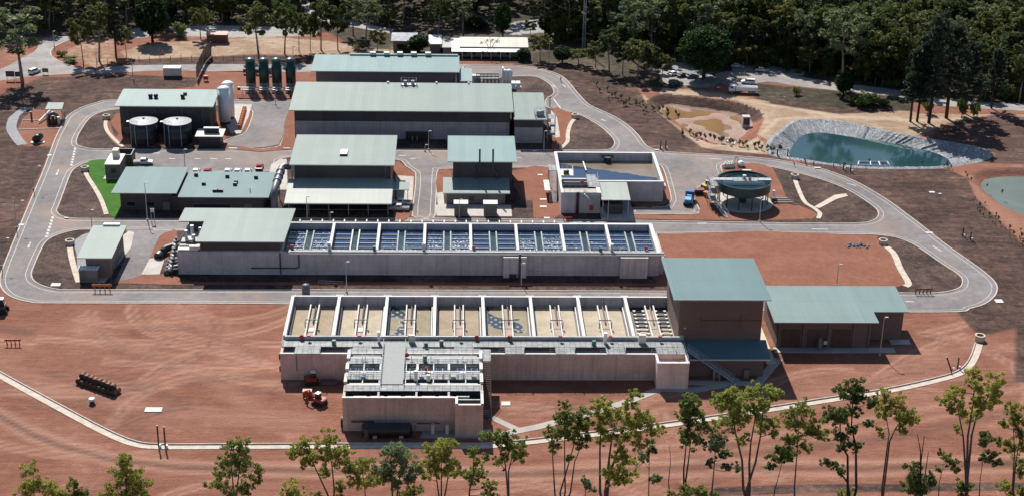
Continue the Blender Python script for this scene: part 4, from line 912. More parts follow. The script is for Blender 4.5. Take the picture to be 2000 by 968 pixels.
# pipework at the left end of that block
q = thing('valve_pipework', 'cluster of white and grey valves on the left end of the upper tank', 'pipework', (-62.5,350,8.2)); vp_ = q
for x,y,z,r in ((-63.6,352.5,10.8,.35),(-62.4,354.2,11.4,.4),(-61.6,351.2,10.2,.35),(-60.6,354.8,10.6,.3)): MB().cyl(x,y,8.2,z,r,10).build('riser', M['offwhite'] if r != .35 else M['steel'], q); MB().cone((x,y,z),(x,y,z+.5),r*1.5,r*1.1,10).build('valve', M['steel'], q)
MB().tube([(-64.8,350.6,8.9),(-59.4,350.6,8.9)],.3,10).build('pipe', M['dark'], q); MB().tube([(-64.8,349.2,8.7),(-60,349.2,8.7),(-59.5,348,8.7)],.24,10).build('pipe', M['offwhite'], q)
MB().box(-64.9,-60.2,347.3,349.0,8.2,8.5).build('plinth', M['offwhite'], q); MB().box(-62.2,-59.6,347.4,348.6,8.5,9.2).build('cabinet', M['offwhite'], q)
MB().box(-63.5,-62.0,350.9,353.2,8.2,9.5).build('pump', M['offwhite'], q)
q = thing('intake_pipework', 'thick black pipes and stacked valves climbing the left wall of the upper tank block', 'pipework', (-67,352,0)); ip_ = q
MB().tube([(-71.4,358.6,1.2),(-70.3,361.2,1.9),(-68.4,362.0,2.2),(-65.2,362.0,2.2)],.95,14).build('elbow_pipe', M['black'], q, True); MB().cone((-71.7,357.7,1.05),(-71.3,358.8,1.25),1.2,1.2,14).build('flange', M['black'], q)
rnd = random.Random(9)
for k in range(9):
    y = 348.6+k*1.15; MB().tube([(-68.6+.08*k,y,.4),(-68.3+.08*k,y,1.6+.35*k),(-65.2,y,2.0+.5*k)],.28,8).build('pipe', M['steel'] if k % 2 else M['dark'], q)
    MB().cone((-67.6,y,1.8+.4*k),(-66.9,y,1.9+.42*k),.5,.5,10).build('flange', M['steel'], q); MB().box(-67.2,-66.8,y-.2,y+.2,2.0+.42*k,2.9+.42*k).build('valve', M['dark'] if k % 3 else M['white'], q)
MB().blob((-67.9,348.2,.9),.9,.7,.9,3).build('pump', M['black'], q)

vp_.location += Vector((-.4,4.0,-2.0)); ip_.location += Vector((-.2,2.6,-.5))

# ------------------------------------------------------------------ lower filter block
def sand_mat(name, base, wet=0):
    m, t, p, pos = newmat(name); n = t.noise(pos, .25, 6, .65, .4); n2 = t.noise(pos, 1.5, 4, .6)
    col = t.ramp(t.math('ADD', t.math('MULTIPLY', n, .6), t.math('MULTIPLY', n2, .4)), [(.3, tuple(q*.7 for q in base)), (.5, base), (.7, tuple(min(1,q*1.3) for q in base))])
    t.link(col, p.inputs['Base Color']); p.inputs['Roughness'].default_value = .9
    if wet:
        big = t.noise(pos, .16, 3, .55, .6); dots = t.noise(pos, 1.0, 0, .5)
        sp = t.new('ShaderNodeSeparateXYZ'); t.link(pos, sp.inputs[0]); dd = t.math('MULTIPLY', t.math('SINE', t.math('MULTIPLY', sp.outputs['X'], 3.3)), t.math('SINE', t.math('MULTIPLY', sp.outputs['Y'], 2.6)))
        mask = t.math('MULTIPLY', t.ramp(t.math('ADD', big, t.math('MULTIPLY', n, .12)), [(.54, 0.), (.60, 1.)]), t.ramp(dd, [(.45, 1.), (.7, .35)]))
        t.link(t.mix(t.math('MULTIPLY', mask, .9), col, (.02,.045,.07)), p.inputs['Base Color']); t.link(t.math('SUBTRACT', .9, t.math('MULTIPLY', mask, .8)), p.inputs['Roughness'])
    return m
SAND = [sand_mat('filter_sand', (.31,.245,.17)), sand_mat('pale_filter_sand', (.40,.34,.255)), sand_mat('wet_filter_sand', (.26,.215,.14), 1), sand_mat('gullet_floor', (.36,.285,.235))]
lf = thing('filter_block', 'concrete filter block of eight open sand filled cells at the front', 'filter tank', (7,297,0))
X0, X1, YF, Y0, Y1, ZT, ZS = -35.6, 50.0, 297.5, 304.0, 324.4, 7.0, 4.7
MB().box(X0,X1,YF,YF+.4,0,6.1).build('front_wall', M['conc_warm'], lf)
MB().box(X0,X0+.5,YF+.4,Y1-.4,0,6.1).build('end_wall', M['conc_warm'], lf); MB().box(X1-.5,X1,YF+.4,Y1-.4,0,6.1).build('end_wall', M['conc_warm'], lf)
MB().box(X0,X1,Y1-.4,Y1,0,ZT-.06).build('back_wall', M['conc'], lf); MB().box(X0-.05,X1+.1,Y1-.45,Y1+.05,ZT-.06,ZT+.08).build('coping', M['conc_pale'], lf)
MB().box(X0+.5,X1-.5,Y0,Y0+.35,0,ZT-.1).build('cell_wall', M['conc'], lf); MB().box(X0+.4,X1-.4,Y0-.05,Y0+.4,ZT-.1,ZT+.05).build('coping', M['conc_pale'], lf)
MB().box(X0+.5,X1-.5,Y0+.35,Y1-.4,ZS-.5,ZS-.1).build('tank_floor', M['conc_dark'] if 'conc_dark' in M else M['conc'], lf)
MB().box(X0+.5,X1-.5,YF+.4,Y0,4.9,5.1).build('channel_floor', M['conc'], lf)
sand_of = [0,1,2,0,2,1,1,None]; CW = (X1-X0)/8
for k in range(9):
    x = X0+CW*k; x = max(X0+.3, min(X1-.3, x))
    d = MB().box(x-.28,x+.28,Y0+.35,Y1-.4,ZS-.1,ZT-.05).build('divider', M['conc'], lf); MB().box(x-.34,x+.34,Y0+.4,Y1-.45,ZT-.05,ZT+.07).build('coping', M['conc_pale'], d)
    for s in (-1,1):
        if X0 < x+s < X1: MB().box(x+s*.62-.1,x+s*.62+.1,Y0+.5,Y1-2.2,ZS-.1,ZS+.75).build('launder', M['conc_pale'], d)
for k in range(8):
    a, b = X0+CW*k+.3, X0+CW*(k+1)-.3; cx_ = (a+b)/2
    sd = sand_of[k]
    if sd is not None: MB().box(a+.75,b-.75,Y0+.36,Y1-.41,ZS-.1,ZS).build('sand_bed', SAND[sd], lf)
    else:
        nz = MB()
        for i in range(4):
            for j in range(9): 
                px_ = (a+1.6, a+3.6, b-3.6, b-1.6)[i]; nz.cyl(px_, Y0+2+j*1.9, ZS-.1, ZS+.35, .34, 8)
        o = nz.build('nozzle_array', M['offwhite'], lf); o['kind'] = 'stuff'
        pp = MB()
        for j in range(9): pp.tube([(a+1.2,Y0+2+j*1.9,ZS),(b-1.2,Y0+2+j*1.9,ZS)],.13,6)
        pp.build('lateral_pipe', M['black'], lf)
        MB().box(a+.9,b-.9,Y0+.4,Y0+9,ZS-.1,ZS-.06).build('sand_bed', SAND[1], lf)
    for s in (-1,1): MB().box(cx_+s*.95-.13,cx_+s*.95+.13,Y0+.4,Y1-2.0,ZS-.1,ZS+1.15).build('gullet_wall', M['conc_pale'], lf)
    MB().box(cx_-.8,cx_+.8,Y0+.4,Y1-2.0,ZS+.2,ZS+.3).build('gullet_floor', SAND[3], lf)
    MB().tube([(cx_+.35,Y1-.5,ZS+2.2),(cx_+.3,Y1-1.6,ZS+1.6),(cx_+.2,Y1-2.6,ZS+.9),(cx_+.2,Y0+10,ZS+.7)],.18,8).build('air_pipe', M['dark'], lf)
    yb = Y0+9.3
    MB().tube([(cx_-1.35,yb-1.2,ZS+.3),(cx_-1.35,yb-1.2,ZS+1.7),(cx_-1.35,yb,ZS+1.75),(cx_+1.35,yb,ZS+1.75),(cx_+1.35,yb-1.2,ZS+1.7),(cx_+1.35,yb-1.2,ZS+.3)],.11,6).build('wash_pipe', M['black'], lf)
    if k in (0,1,): MB().box(cx_-.5,cx_+.5,Y0+6.2,Y0+7.8,ZS+.32,ZS+.5).build('cover', M['white'], lf)
    # gate valves stand on the walkway
    st = MB().bar((cx_+.2,Y0-.6,6.3),(cx_+.2,Y0-.6,7.5),.1).build('gate_stem', M['steel'], lf); MB().cyl(cx_+.2,Y0-.6,7.4,7.65,.42,10).build('hand_wheel', M['red_paint'], st)
    # front half: grating panel, then an open channel with a pale lip
    MB().box(X0+CW*k+4.3 if k else X0+3.0, X0+CW*k+CW-.0 if k == 7 else X0+CW*k+8.3, YF+.05, 300.7, 6.12, 6.2).build('grating', M['grate'], lf)
    if k < 7: MB().box(X0+CW*k+8.4,X0+CW*k+CW+4.2,YF-.04,YF+.44,6.1,6.22).build('channel_lip', M['conc_pale'], lf)
MB().box(X0,X0+2.9,YF-.04,YF+.44,6.1,6.22).build('channel_lip', M['conc_pale'], lf)
MB().box(X0,X1+.1,300.7,Y0-.05,6.1,6.26).build('walkway', M['grate'], lf)
MB().rail([(X0+.1,300.8,6.26),(X0+.1,Y0,6.26)],1.05,1.4).rail([(X0+1,Y0-.2,6.26),(X1,Y0-.2,6.26)],1.05,2.7,.045).build('railing', M['rail'], lf)
for k in range(8):
    fr = MB(); fr.rail([(X0+CW*k+3.0,YF+.1,6.26),(X0+CW*k+8.3,YF+.1,6.26)],1.05,1.8,.05); fr.rail([(X0+CW*k+8.3,YF+.2,6.26),(X0+CW*k+8.3,300.7,6.26)],1.05,1.5,.055); fr.build('railing', M['rail'], lf)
for x,w,h in ((-15.2,.5,2.6),(-8.2,1.3,1.8),(33.0,.7,2.4),(40.9,1.5,2.0)): MB().box(x-w/2,x+w/2,302.2,302.9,6.3,6.3+h).build('control_cabinet', M['white'] if w < 1 else M['offwhite'], lf)
for x in (-24.6,-1.9,30.5): MB().cyl(x,301.4,6.3,7.4,.45,10).build('actuator', M['green_box'], lf)
for x in (-31.6,5.6,12.6): MB().cone((x,303.6,7.0),(x,303.75,7.0),.5,.5,12).build('lifebuoy', M['red_paint'], lf)
for k in range(9): MB().box(X0+CW*k-.9 if k else X0+.6,X0+CW*k+.9 if k < 8 else X1,Y1+.06,Y1+1.0,5.6,6.9).build('inlet_box', M['conc_mid2'] if 'conc_mid2' in M else M['slab'], lf)
MB().tube([(X0+4.5,Y1+.9,6.3),(44,Y1+.9,6.3)],.2,8).build('service_pipe', M['steel'], lf); MB().rail([(X0+4,Y1+1.1,6.6),(X1-2,Y1+1.1,6.6)],1.1,5.5,.04).build('railing', M['rail'], lf)
for z in (2.0,4.8): MB().cone((X0-.35,YF+1.5,z),(X0+.05,YF+1.5,z),.8,.8,14).build('wall_flange', M['black'], lf)
MB().cyl(-32.2,YF-.12,2.2,6,.07,6).build('wall_pipe', M['clad_grey'], lf)
bx = MB().box(43.2,49.9,293.6,294.0,0,6.0).box(43.2,43.6,294.0,YF,0,6.0).box(49.5,49.9,294.0,YF,0,6.0).box(43.6,49.5,294.0,YF,0,5.0).build('outlet_chamber', M['conc_box2'] if 'conc_box2' in M else M['conc_warm'], lf)
MB().box(43.12,49.98,293.52,294.02,6.0,6.14).box(43.12,43.64,294.02,YF,6.0,6.14).box(49.46,49.98,294.02,YF,6.0,6.14).build('coping', M['conc_pale'], bx)
MB().rail([(49.7,294.1,6.14),(49.7,300.8,6.2)],1.1,1.5).build('railing', M['rail'], lf)
q = thing('upright_pipe', 'dark grey upright pipe stub behind the left corner of the sand filter block', 'pipe', tuple(g(598,576)))
b = g(598,577); MB().cyl(b.x,b.y,0,2.6,.95,16).build('pipe', M['duct'], q, True); MB().lathe(b.x,b.y,[(.97,2.55),(.8,2.9),(.1,3.1)],16).build('cap', M['duct'], q, True)

# inlet box in front of the filters
fb = thing('inlet_tank', 'front concrete inlet tank with grey gratings, foaming channels and a long bridge walkway', 'tank', (-7,276,0))
X0, X1, Y0, Y1, ZT = -21.2, 6.5, 276.0, 297.3, 7.4
MB().box(X0,1.0,Y0,Y0+.45,0,ZT).build('front_wall', M['conc_warm'], fb); MB().box(1.0,X1,273.7,274.1,0,ZT-.35).box(1.0,1.45,274.1,Y0,0,ZT-.05).box(X1-.45,X1,274.1,Y0,0,ZT-.05).build('front_bay', M['conc_warm'], fb)
MB().box(X0,X0+.5,Y0+.45,Y1,0,ZT-.05).build('end_wall', M['conc_warm'], fb); MB().box(X1-.5,X1,Y0,Y1,0,ZT-.05).build('end_wall', M['conc_warm'], fb)
MB().box(X0+.5,X1-.5,Y0+.45,Y1,4.5,4.7).build('tank_floor', M['conc'], fb)
MB().box(X0-.06,1.0,Y0-.06,Y0+.5,ZT,ZT+.14).box(1.0,1.5,273.65,Y0+.5,ZT-.05,ZT+.1).box(X1-.5,X1+.06,273.65,279,ZT-.05,ZT+.1).box(1.5,X1-.5,273.6,274.15,ZT-.35,ZT-.2).build('coping', M['conc_pale'], fb)
for y in (281.6,287.2,293.3,295.4): 
    w = MB().box(X0+.5,X1-.5,y-.16,y+.16,4.7,ZT-.1).build('cross_wall', M['conc'], fb); MB().box(X0+.4,X1-.4,y-.2,y+.2,ZT-.1,ZT+.06).build('coping', M['conc_pale'], w)
for x in (-14.2,-6.7,-.3):
    for (ya,yb) in ((276.5,281.4),(281.8,287.0),(287.4,293.1)): MB().box(x-.2,x+.2,ya,yb,4.7,ZT-.08).build('divider', M['conc'], fb)
    MB().box(x-.24,x+.24,288,292.9,ZT-.08,ZT+.05).build('coping', M['conc_pale'], fb)
for x in (X0+.1,X1-.35):
    for ya,yb in ((282,285.5),(287.5,290.2),(292.2,296)): MB().box(x-.2,x+.45,ya,yb,ZT-.05,ZT+.5).build('bearing_block', M['conc_pale'], fb)
fwm = foam_water('inlet_foam_water', (.05,.09,.12), 2.6, 286, 294); dkw = foam_water('inlet_dark_water', (.02,.035,.045), 0, 0, 1)
for nm, ya, yb, mt in (('water',276.5,281.4,dkw),('water',281.8,287.0,dkw),('water',287.4,293.1,fwm),('water',293.5,295.2,dkw),('water',295.6,297.3,dkw)): MB().box(X0+.5,X1-.5,ya,yb,6.2,6.25).build(nm, mt, fb)
for ya,yb in ((278.9,281.3),(283.8,286.7),(290.6,293.0),(295.6,297.3)):
    gr = MB().box(X0+.2,X1-.2,ya,yb,ZT+.0,ZT+.08).build('grating', M['grate'], fb)
    MB().rail([(X0+.3,ya,ZT+.08),(-14,ya,ZT+.08)],1.05,1.6,.055).rail([(-9.2,ya,ZT+.08),(X1-.3,ya,ZT+.08)],1.05,1.6,.055).build('railing', M['rail'], gr)
MB().box(-14.0,-9.4,281.4,299.6,ZT+.1,ZT+.24).build('bridge_walkway', M['grate_light'] if 'grate_light' in M else M['grate'], fb)
MB().rail([(-14.0,281.4,ZT+.24),(-14.0,299.6,ZT+.24)],1.05,1.5,.055).rail([(-9.4,281.4,ZT+.24),(-9.4,299.6,ZT+.24)],1.05,1.5,.055).build('railing', M['rail'], fb)
for y in (282.3,294.3):
    for a, b in ((X0+1,-14.4),(-9,X1-1)): MB().tube([(a,y,ZT-.2),(b,y,ZT-.2)],.16,6).build('service_pipe', M['white'], fb)
for x in (-17.5,-4.0,2.6,-8.0): 
    for y in (284.9,292.0): 
        s_ = MB().bar((x,y,ZT),(x,y,ZT+1.3),.09).box(x-.5,x+.5,y-.1,y+.1,ZT+1.0,ZT+1.1).build('gate_stem', M['steel'], fb)
for x,y in ((-17.6,284.3),(-5.8,284.3),(.6,284.3),(4.8,284.3)): MB().cyl(x,y,ZT+.1,ZT+.6,.5,10).build('mixer_motor', M['grey_lid'], fb)
for x,y,z in ((-5.1,298.0,1.2),(-5.2,291.4,1.5)): MB().cyl(x,y,ZT,ZT+z,.42,10).build('actuator', M['green_box'], fb)
for x,y in ((-9.0,293.2),(-4.8,286.9)): MB().cone((x,y,ZT+.7),(x,y+.15,ZT+.7),.5,.5,12).build('lifebuoy', M['red_paint'], fb)
for x,y,h in ((-6.9,283.4,2.2),(-4.4,283.2,1.4)): MB().box(x-.35,x+.35,y-.3,y+.3,ZT+.08,ZT+h).build('control_cabinet', M['offwhite'], fb)
for x in (-19.6,-17.9,-16.2,-7.6,-5.2,-2.2,-.9,2.0,4.9):
    MB().rail([(x-.6,283.9,ZT+.1),(x+.6,283.9,ZT+.1),(x+.6,286.6,ZT+.1),(x-.6,286.6,ZT+.1),(x-.6,283.9,ZT+.1)],1.0,1.3,.045).build('gate_frame', M['rail'], fb)
for x in (-18.6,-16.5,-6.2,-3.2,.9,3.9): MB().rail([(x-.5,290.7,ZT+.1),(x+.5,290.7,ZT+.1),(x+.5,292.9,ZT+.1)],1.0,1.1,.045).build('gate_frame', M['rail'], fb)
for ya,yb in ((281.9,283.7),(287.5,290.5)):
    for x in (-17.6,-9.0,-3.4,3.1): MB().box(x-.1,x+.1,ya,yb,ZT-.1,ZT+.12).build('cross_beam', M['conc_pale'], fb)
MB().box(X0+.6,X1-.6,276.9,277.1,6.3,6.6).build('weir', M['steel'], fb)
for k in range(7): MB().box(X0+2+k*3.4,X0+4.6+k*3.4,278.0,278.3,6.3,6.7).build('weir_plate', M['white'], fb)
for x in (-17.5,-9.2,-5.6,-3.8): MB().box(x,x+.12,Y0-.03,Y0,.5,6.9).build('form_joint', M['conc'], fb)
MB().box(X0,1.0,Y0-.04,Y0,3.4,3.5).build('form_joint', M['conc'], fb)
MB().cone((X0-.5,277.6,1.2),(X0,277.6,1.2),1.1,1.1,14).build('wall_flange', M['black'], fb)
# stairs
def stairs(name, label, a, b, w, mat='steel', n=None):
    a, b = Vector(a), Vector(b); t = thing(name, label, 'stairs', tuple(b)); n = n or max(6, int(abs(a.z-b.z)/.25))
    d = (b-a); h = Vector((d.x, d.y, 0)).normalized(); s = Vector((-h.y, h.x, 0))*w/2
    tr = MB()
    for k in range(n):
        q = a.lerp(b, (k+.5)/n); tr.obox((q.x,q.y), .17, w/2, q.z-.04, q.z, atan2(h.y, h.x))
    tr.build('tread', M[mat], t)
    for sg in (-1,1):
        m = MB().bar(a+s*sg, b+s*sg, .16); m.build('stringer', M[mat], t)
        m = MB(); up = Vector((0,0,1.05)); m.bar(a+s*sg+up, b+s*sg+up, .06); m.bar(a+s*sg+up*.55, b+s*sg+up*.55, .05)
        for k in range(6): q = a.lerp(b, k/5)+s*sg; m.bar(q, q+up, .05)
        m.build('railing', M[mat], t)
    return t
t = stairs('steel_stairs', 'rusty brown stairs down the right side of the front inlet tank', (7.5,292.0,7.3), (7.5,281.0,.1), 1.6, 'timber', 30); MB().box(6.6,8.4,292,297.4,7.2,7.35).build('landing', M['grate'], t)
for y in (283.5,288.5): MB().bar((8.3,y,0),(8.3,y,(y-281)*.65),.14).build('post', M['timber'], t)
t = stairs('steel_stairs', 'long steel stairs from the right corner of the sand filters down to the tallest building', (50.3,299.6,6.2), (60.2,297.0,.1), 1.3, 'steel', 26)
for x,z in ((56.0,2.6),(57.2,1.9)): MB().bar((x,298.6,0),(x,298.6,z),.16).bar((x,297.4,0),(x,297.4,z),.16).build('post', M['steel'], t)
# big black cylinder lying before the inlet tank
q = thing('surge_vessel', 'long black cylinder vessel lying in the shade along the front inlet tank', 'vessel', (-12.5,273.9,0))
MB().tube([(-17.4,273.9,1.55),(-16.9,273.9,1.55),(-8.0,273.9,1.55),(-7.5,273.9,1.55)],[.9,1.35,1.35,.9],20).build('shell', M['black'], q, True)
for x in (-14.8,-9.6): MB().box(x-.4,x+.4,272.9,273.5,0,.9).build('saddle', M['slab'], q)
MB().cone((-7.0,273.5,1.3),(-6.8,273.5,1.3),1.2,1.2,14).build('flange', M['dark'], q); MB().cyl(-16.4,272.9,0,2.2,.5,10).build('valve', M['timber'], q)
MB().tube([(-19.5,275.2,2.6),(-15,275.2,2.6)],.2,8).tube([(-6.6,275.2,2.2),(-2,275.2,2.2)],.16,8).build('pipe', M['dark'], q)
for k, x in enumerate((-3.4,-.6)):
    q = thing('control_cabinet', ['upright grey cabinet on the left of a pair against the front inlet tank','upright grey cabinet on the right of a pair against the front inlet tank'][k], 'cabinet', (x,274.8,0), 0, 'grey control cabinets')
    box_part('body', 'slab', q, x-.35,x+.35,274.4,275.3,.1,2.3); box_part('door', 'offwhite', q, x-.3,x+.3,274.36,274.4,.2,2.2)
# ------------------------------------------------------------------ settling tank and clarifier
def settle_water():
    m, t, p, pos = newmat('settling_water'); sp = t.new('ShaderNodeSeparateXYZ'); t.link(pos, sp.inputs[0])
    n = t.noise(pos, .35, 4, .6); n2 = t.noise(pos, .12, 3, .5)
    # dark blue lies south west of a wavy line across the tank, brown beyond
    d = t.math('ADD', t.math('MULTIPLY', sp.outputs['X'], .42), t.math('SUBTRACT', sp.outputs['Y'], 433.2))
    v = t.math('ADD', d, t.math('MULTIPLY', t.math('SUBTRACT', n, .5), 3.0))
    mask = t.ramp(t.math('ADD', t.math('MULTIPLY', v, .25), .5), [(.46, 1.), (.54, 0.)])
    brown_water = t.ramp(n2, [(.35,(.17,.135,.095)),(.65,(.25,.20,.15))])
    t.link(t.mix(mask, brown_water, (.022,.045,.095)), p.inputs['Base Color']); p.inputs['Roughness'].default_value = .12; bump(t, p, n, .1, .05); return m
st = thing('settling_tank', 'square concrete settling tank of brown and blue water with a thickener block and green canopy', 'tank', (43,400,0))
X0, X1, Y0, Y1, ZT = 29.2, 57.5, 400.2, 423.3, 6.0
MB().box(39.6,X1,Y0,Y0+.5,0,ZT-.1).build('front_wall', M['conc'], st); MB().box(X0,X1,Y1-.5,Y1,0,ZT-.1).build('back_wall', M['conc'], st)
MB().box(X0,X0+.6,Y0+.5,Y1-.5,0,ZT-.1).build('end_wall', M['conc'], st); MB().box(X1-.6,X1,Y0+.5,Y1-.5,0,ZT-.1).build('end_wall', M['conc'], st)
MB().box(X0-.1,X1+.1,Y1-.6,Y1+.1,ZT-.1,ZT+.08).box(X0-.1,X0+.7,Y0+.6,Y1-.6,ZT-.1,ZT+.08).box(X1-.7,X1+.1,Y0+.6,Y1-.6,ZT-.1,ZT+.08).box(39.6,X1+.1,Y0-.1,Y0+.6,ZT-.1,ZT+.08).build('coping', M['conc_pale'], st)
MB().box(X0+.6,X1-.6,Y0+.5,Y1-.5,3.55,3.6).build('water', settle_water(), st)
tb = MB().box(X0,39.6,391.6,392.0,0,ZT-.1).box(X0,X0+.4,392.0,Y0+.5,0,ZT-.1).box(39.2,39.6,392.0,Y0+2,0,ZT-.1).box(X0+.4,39.2,Y0+1.6,Y0+2.0,0,ZT-.1).box(X0+.4,39.2,392.0,394.6,4,ZT-.12).build('thickener_block', M['conc'], st)
MB().box(X0-.08,X0+.5,391.5,Y0+2,ZT-.1,ZT+.06).box(X0+.5,39.7,Y0+1.5,Y0+2.1,ZT-.1,ZT+.06).box(38.7,39.7,391.5,Y0+1.5,ZT-.1,ZT+.06).build('coping', M['conc_pale'], tb)
MB().box(X0+.4,39.2,394.6,Y0+1.6,4.0,4.1).build('basin_water', M['conc_dark'], tb)
MB().box(X0+.5,38.7,391.7,394.6,ZT-.1,ZT).build('deck', M['slab'], tb)
MB().box(36.6,39.7,395.5,402.3,ZT+.065,ZT+.14).build('walkway', M['grate'], tb)
for pts in ([(30,394.8,ZT),(36.5,394.8,ZT)],[(36.6,395.5,ZT+.1),(36.6,403,ZT+.1)],[(39.7,395.5,ZT+.1),(39.7,404,ZT+.1)],[(30,391.8,ZT),(34.2,391.8,ZT)]): MB().rail(pts,1.05,1.6,.04).build('railing', M['steel'], st)
MB().box(36.8,39.4,402.3,405.0,ZT+.065,ZT+.14).build('walkway', M['grate'], st); MB().rail([(36.8,405,ZT+.1),(39.4,405,ZT+.1)],1.05,1.3,.04).build('railing', M['steel'], st)
pl = MB().box(30.0,33.4,404.5,409.5,ZT-.2,ZT+.02).build('pump_platform', M['offwhite'], st); MB().rail([(30.4,409.4,ZT),(33.3,409.4,ZT),(33.3,404.6,ZT)],1.1,1.3,.06).build('railing', M['white'], pl)
for x,y in ((31,405.4),(31.8,405.6)): MB().cyl(x,y,ZT,ZT+1.1,.4,10).build('pump', M['black'], pl)
MB().cone((30.2,398,ZT+.6),(37,398,ZT+.6),.1,.1,8).build('scum_pipe', M['white'], tb); MB().cone((35.2,397.9,ZT+.6),(35.2,398.05,ZT+.6),.5,.5,12).build('lifebuoy', M['red_paint'], tb)
MB().tube([(37.6,414,3.9),(37.2,420,4.3)],.2,8).build('float_pipe', M['white'], st)
MB().cyl(44.2,421.6,3.6,5.2,.9,12).build('mixer', M['black'], st); MB().box(42.4,46.0,422.0,422.6,5.0,5.4).build('mixer_bracket', M['black'], st)
MB().box(33.2,34.0,391.2,391.6,0,6.2).build('drain_pipe', M['black'], tb); MB().box(36.8,37.8,391.4,391.6,1.0,2.4).build('red_panel', M['red_paint'], tb)
MB().box(X1,X1+1.0,402.0,404.5,3.0,4.0).build('valve_box', M['steel'], st)
cp = slope_slab(rect(39.7,47.4,389.0,400.1,5.0,5.9),.2).build('canopy_roof', M['roof_lean2'] if 'roof_lean2' in M else M['roof_lean'], st)
for x in (40.2,46.9): MB().cyl(x,389.5,0,4.8,.12,8).build('canopy_post', M['steel'], st)
MB().box(40.5,45.6,391,399.6,0,3.0).build('plant_cabinet', M['dark'], st)
struct(MB().box(39.7,48.6,386.8,400.1,.1,.2).build('concrete_slab', M['slab']))
t = stairs('steel_stairs', 'steel stairs down the front of the thickener block beside the settling tank', (35.2,391.0,6.0), (41.0,389.2,.2), 1.0, 'steel', 24)
t = stairs('steel_stairs', 'pale steel stairs up the left wall of the settling tank', (28.0,408.5,5.9), (27.6,399.0,.2), 1.8, 'steel', 26)
MB().box(26.8,29.1,408.5,413,5.8,5.95).build('landing', M['grate'], t); MB().box(25.4,26.9,401.0,409.0,2.8,2.95).build('landing', M['offwhite'], t)
for y in (402,408.5,412.5): MB().bar((26.9,y,0),(26.9,y,5.8 if y > 408 else 2.8),.14).build('post', M['steel'], t)

cl = thing('clarifier', 'round dark teal clarifier raised on legs with a white bridge across its top', 'clarifier', (79.4,400.4,0))
cx_, cy_, R_, ZR = 79.4, 400.4, 7.25, 6.5
MB().lathe(cx_,cy_,[(R_,4.1),(R_,ZR),(R_+.12,ZR),(R_+.12,ZR+.12),(R_-.15,ZR+.12),(R_-.15,ZR-1.0)],48).build('shell', M['teal_tank'], cl)
MB().lathe(cx_,cy_,[(R_,4.1),(R_*.55,2.6),(1.2,1.4)],36).build('cone_bottom', M['teal_tank'], cl, True)
MB().lathe(cx_,cy_,[(R_-.16,ZR-.8),(.05,ZR-.79)],48).build('water', water('clarifier_water', (.02,.055,.07), (.012,.035,.045), .08, .2, .3), cl)
MB().lathe(cx_,cy_,[(R_-1.0,ZR-.8),(R_-1.0,ZR-.3),(R_-1.12,ZR-.3),(R_-1.12,ZR-.8)],48).build('launder', M['teal_tank'], cl)
br = MB().box(cx_-8.6,cx_+R_+.1,cy_-.65,cy_-.1,ZR+.1,ZR+.35).box(cx_-8.6,cx_+R_+.1,cy_+.4,cy_+.75,ZR+.1,ZR+.35).box(cx_-8.6,cx_+R_+.1,cy_-.1,cy_+.4,ZR+.1,ZR+.2).build('bridge', M['white'], cl)
MB().rail([(cx_-8.6,cy_-.6,ZR+.35),(cx_+R_,cy_-.6,ZR+.35)],1.05,1.8,.04).build('railing', M['steel'], br); MB().rail([(cx_-8.6,cy_+.7,ZR+.35),(cx_+R_,cy_+.7,ZR+.35)],1.05,1.8,.04).build('railing', M['steel'], br)
MB().cyl(cx_,cy_+.1,ZR+.3,ZR+1.4,.55,12).box(cx_-3.2,cx_+3.4,cy_-1.5,cy_-1.1,ZR+.1,ZR+.3).build('drive_unit', M['steel'], br); MB().box(cx_+1.0,cx_+1.7,cy_-.9,cy_-.4,ZR+.4,ZR+.9).build('motor', M['red_paint'], br)
MB().rail([(cx_-3.2,cy_-1.5,ZR+.3),(cx_+3.4,cy_-1.5,ZR+.3)],1.0,1.1,.05).build('railing', M['steel'], br)
MB().rail([(cx_-2.5,cy_+R_-.1,ZR+.1),(cx_+.6,cy_+R_,ZR+.1)],1.05,1.0,.04).build('railing', M['steel'], cl)
MB().box(cx_+.8,cx_+3.2,cy_+R_-.1,cy_+R_+.6,ZR,ZR+.15).build('inlet_cover', M['offwhite'], cl)
for k in range(12):
    a = 2*pi*k/12+.2; MB().bar((cx_+R_*.93*cos(a),cy_+R_*.93*sin(a),0),(cx_+R_*.93*cos(a),cy_+R_*.93*sin(a),4.2),.22).build('leg', M['teal_tank'], cl)
MB().cyl(cx_,cy_,0,2.0,1.0,12).build('centre_column', M['teal_tank'], cl)
struct(MB().lathe(cx_,cy_,[(R_+1.0,.05),(R_+1.0,.2),(.1,.2)],40).build('concrete_slab', M['slab']))
tw = thing('steel_stair_tower', 'galvanised stair tower at the left side of the round clarifier', 'stair tower', (70.6,397,0))
m = MB()
for x in (69.6,71.6):
    for y in (395.6,398.6,401.4): m.bar((x,y,0),(x,y,7.4),.12)
m.build('frame', M['steel'], tw)
for z in (2.2,4.4,6.5): MB().box(69.6,71.6,395.6,401.4,z,z+.08).build('landing', M['grate'], tw); MB().rail([(71.6,395.6,z),(69.6,395.6,z),(69.6,401.4,z)],1.05,1.3,.05).build('railing', M['steel'], tw)
t = stairs('steel_stairs', 'steel stairs leading down towards the camera from the clarifier stair tower', (71.2,395.5,2.2), (73.4,389.0,.2), 1.3, 'steel', 14)
q = thing('pipe_bundle', 'bundle of pale and dark pipes lying to the right of the round clarifier', 'pipes', tuple(g(1522,393)))
b = g(1515,396)
for k in range(5): MB().tube([(b.x-.8+k*.3,b.y-.9+k*.75,.5),(b.x+4.4-k*.2,b.y-.9+k*.75,.5)],.17,6).build('pipe', M['offwhite'] if k % 2 == 0 else M['dark'], q)
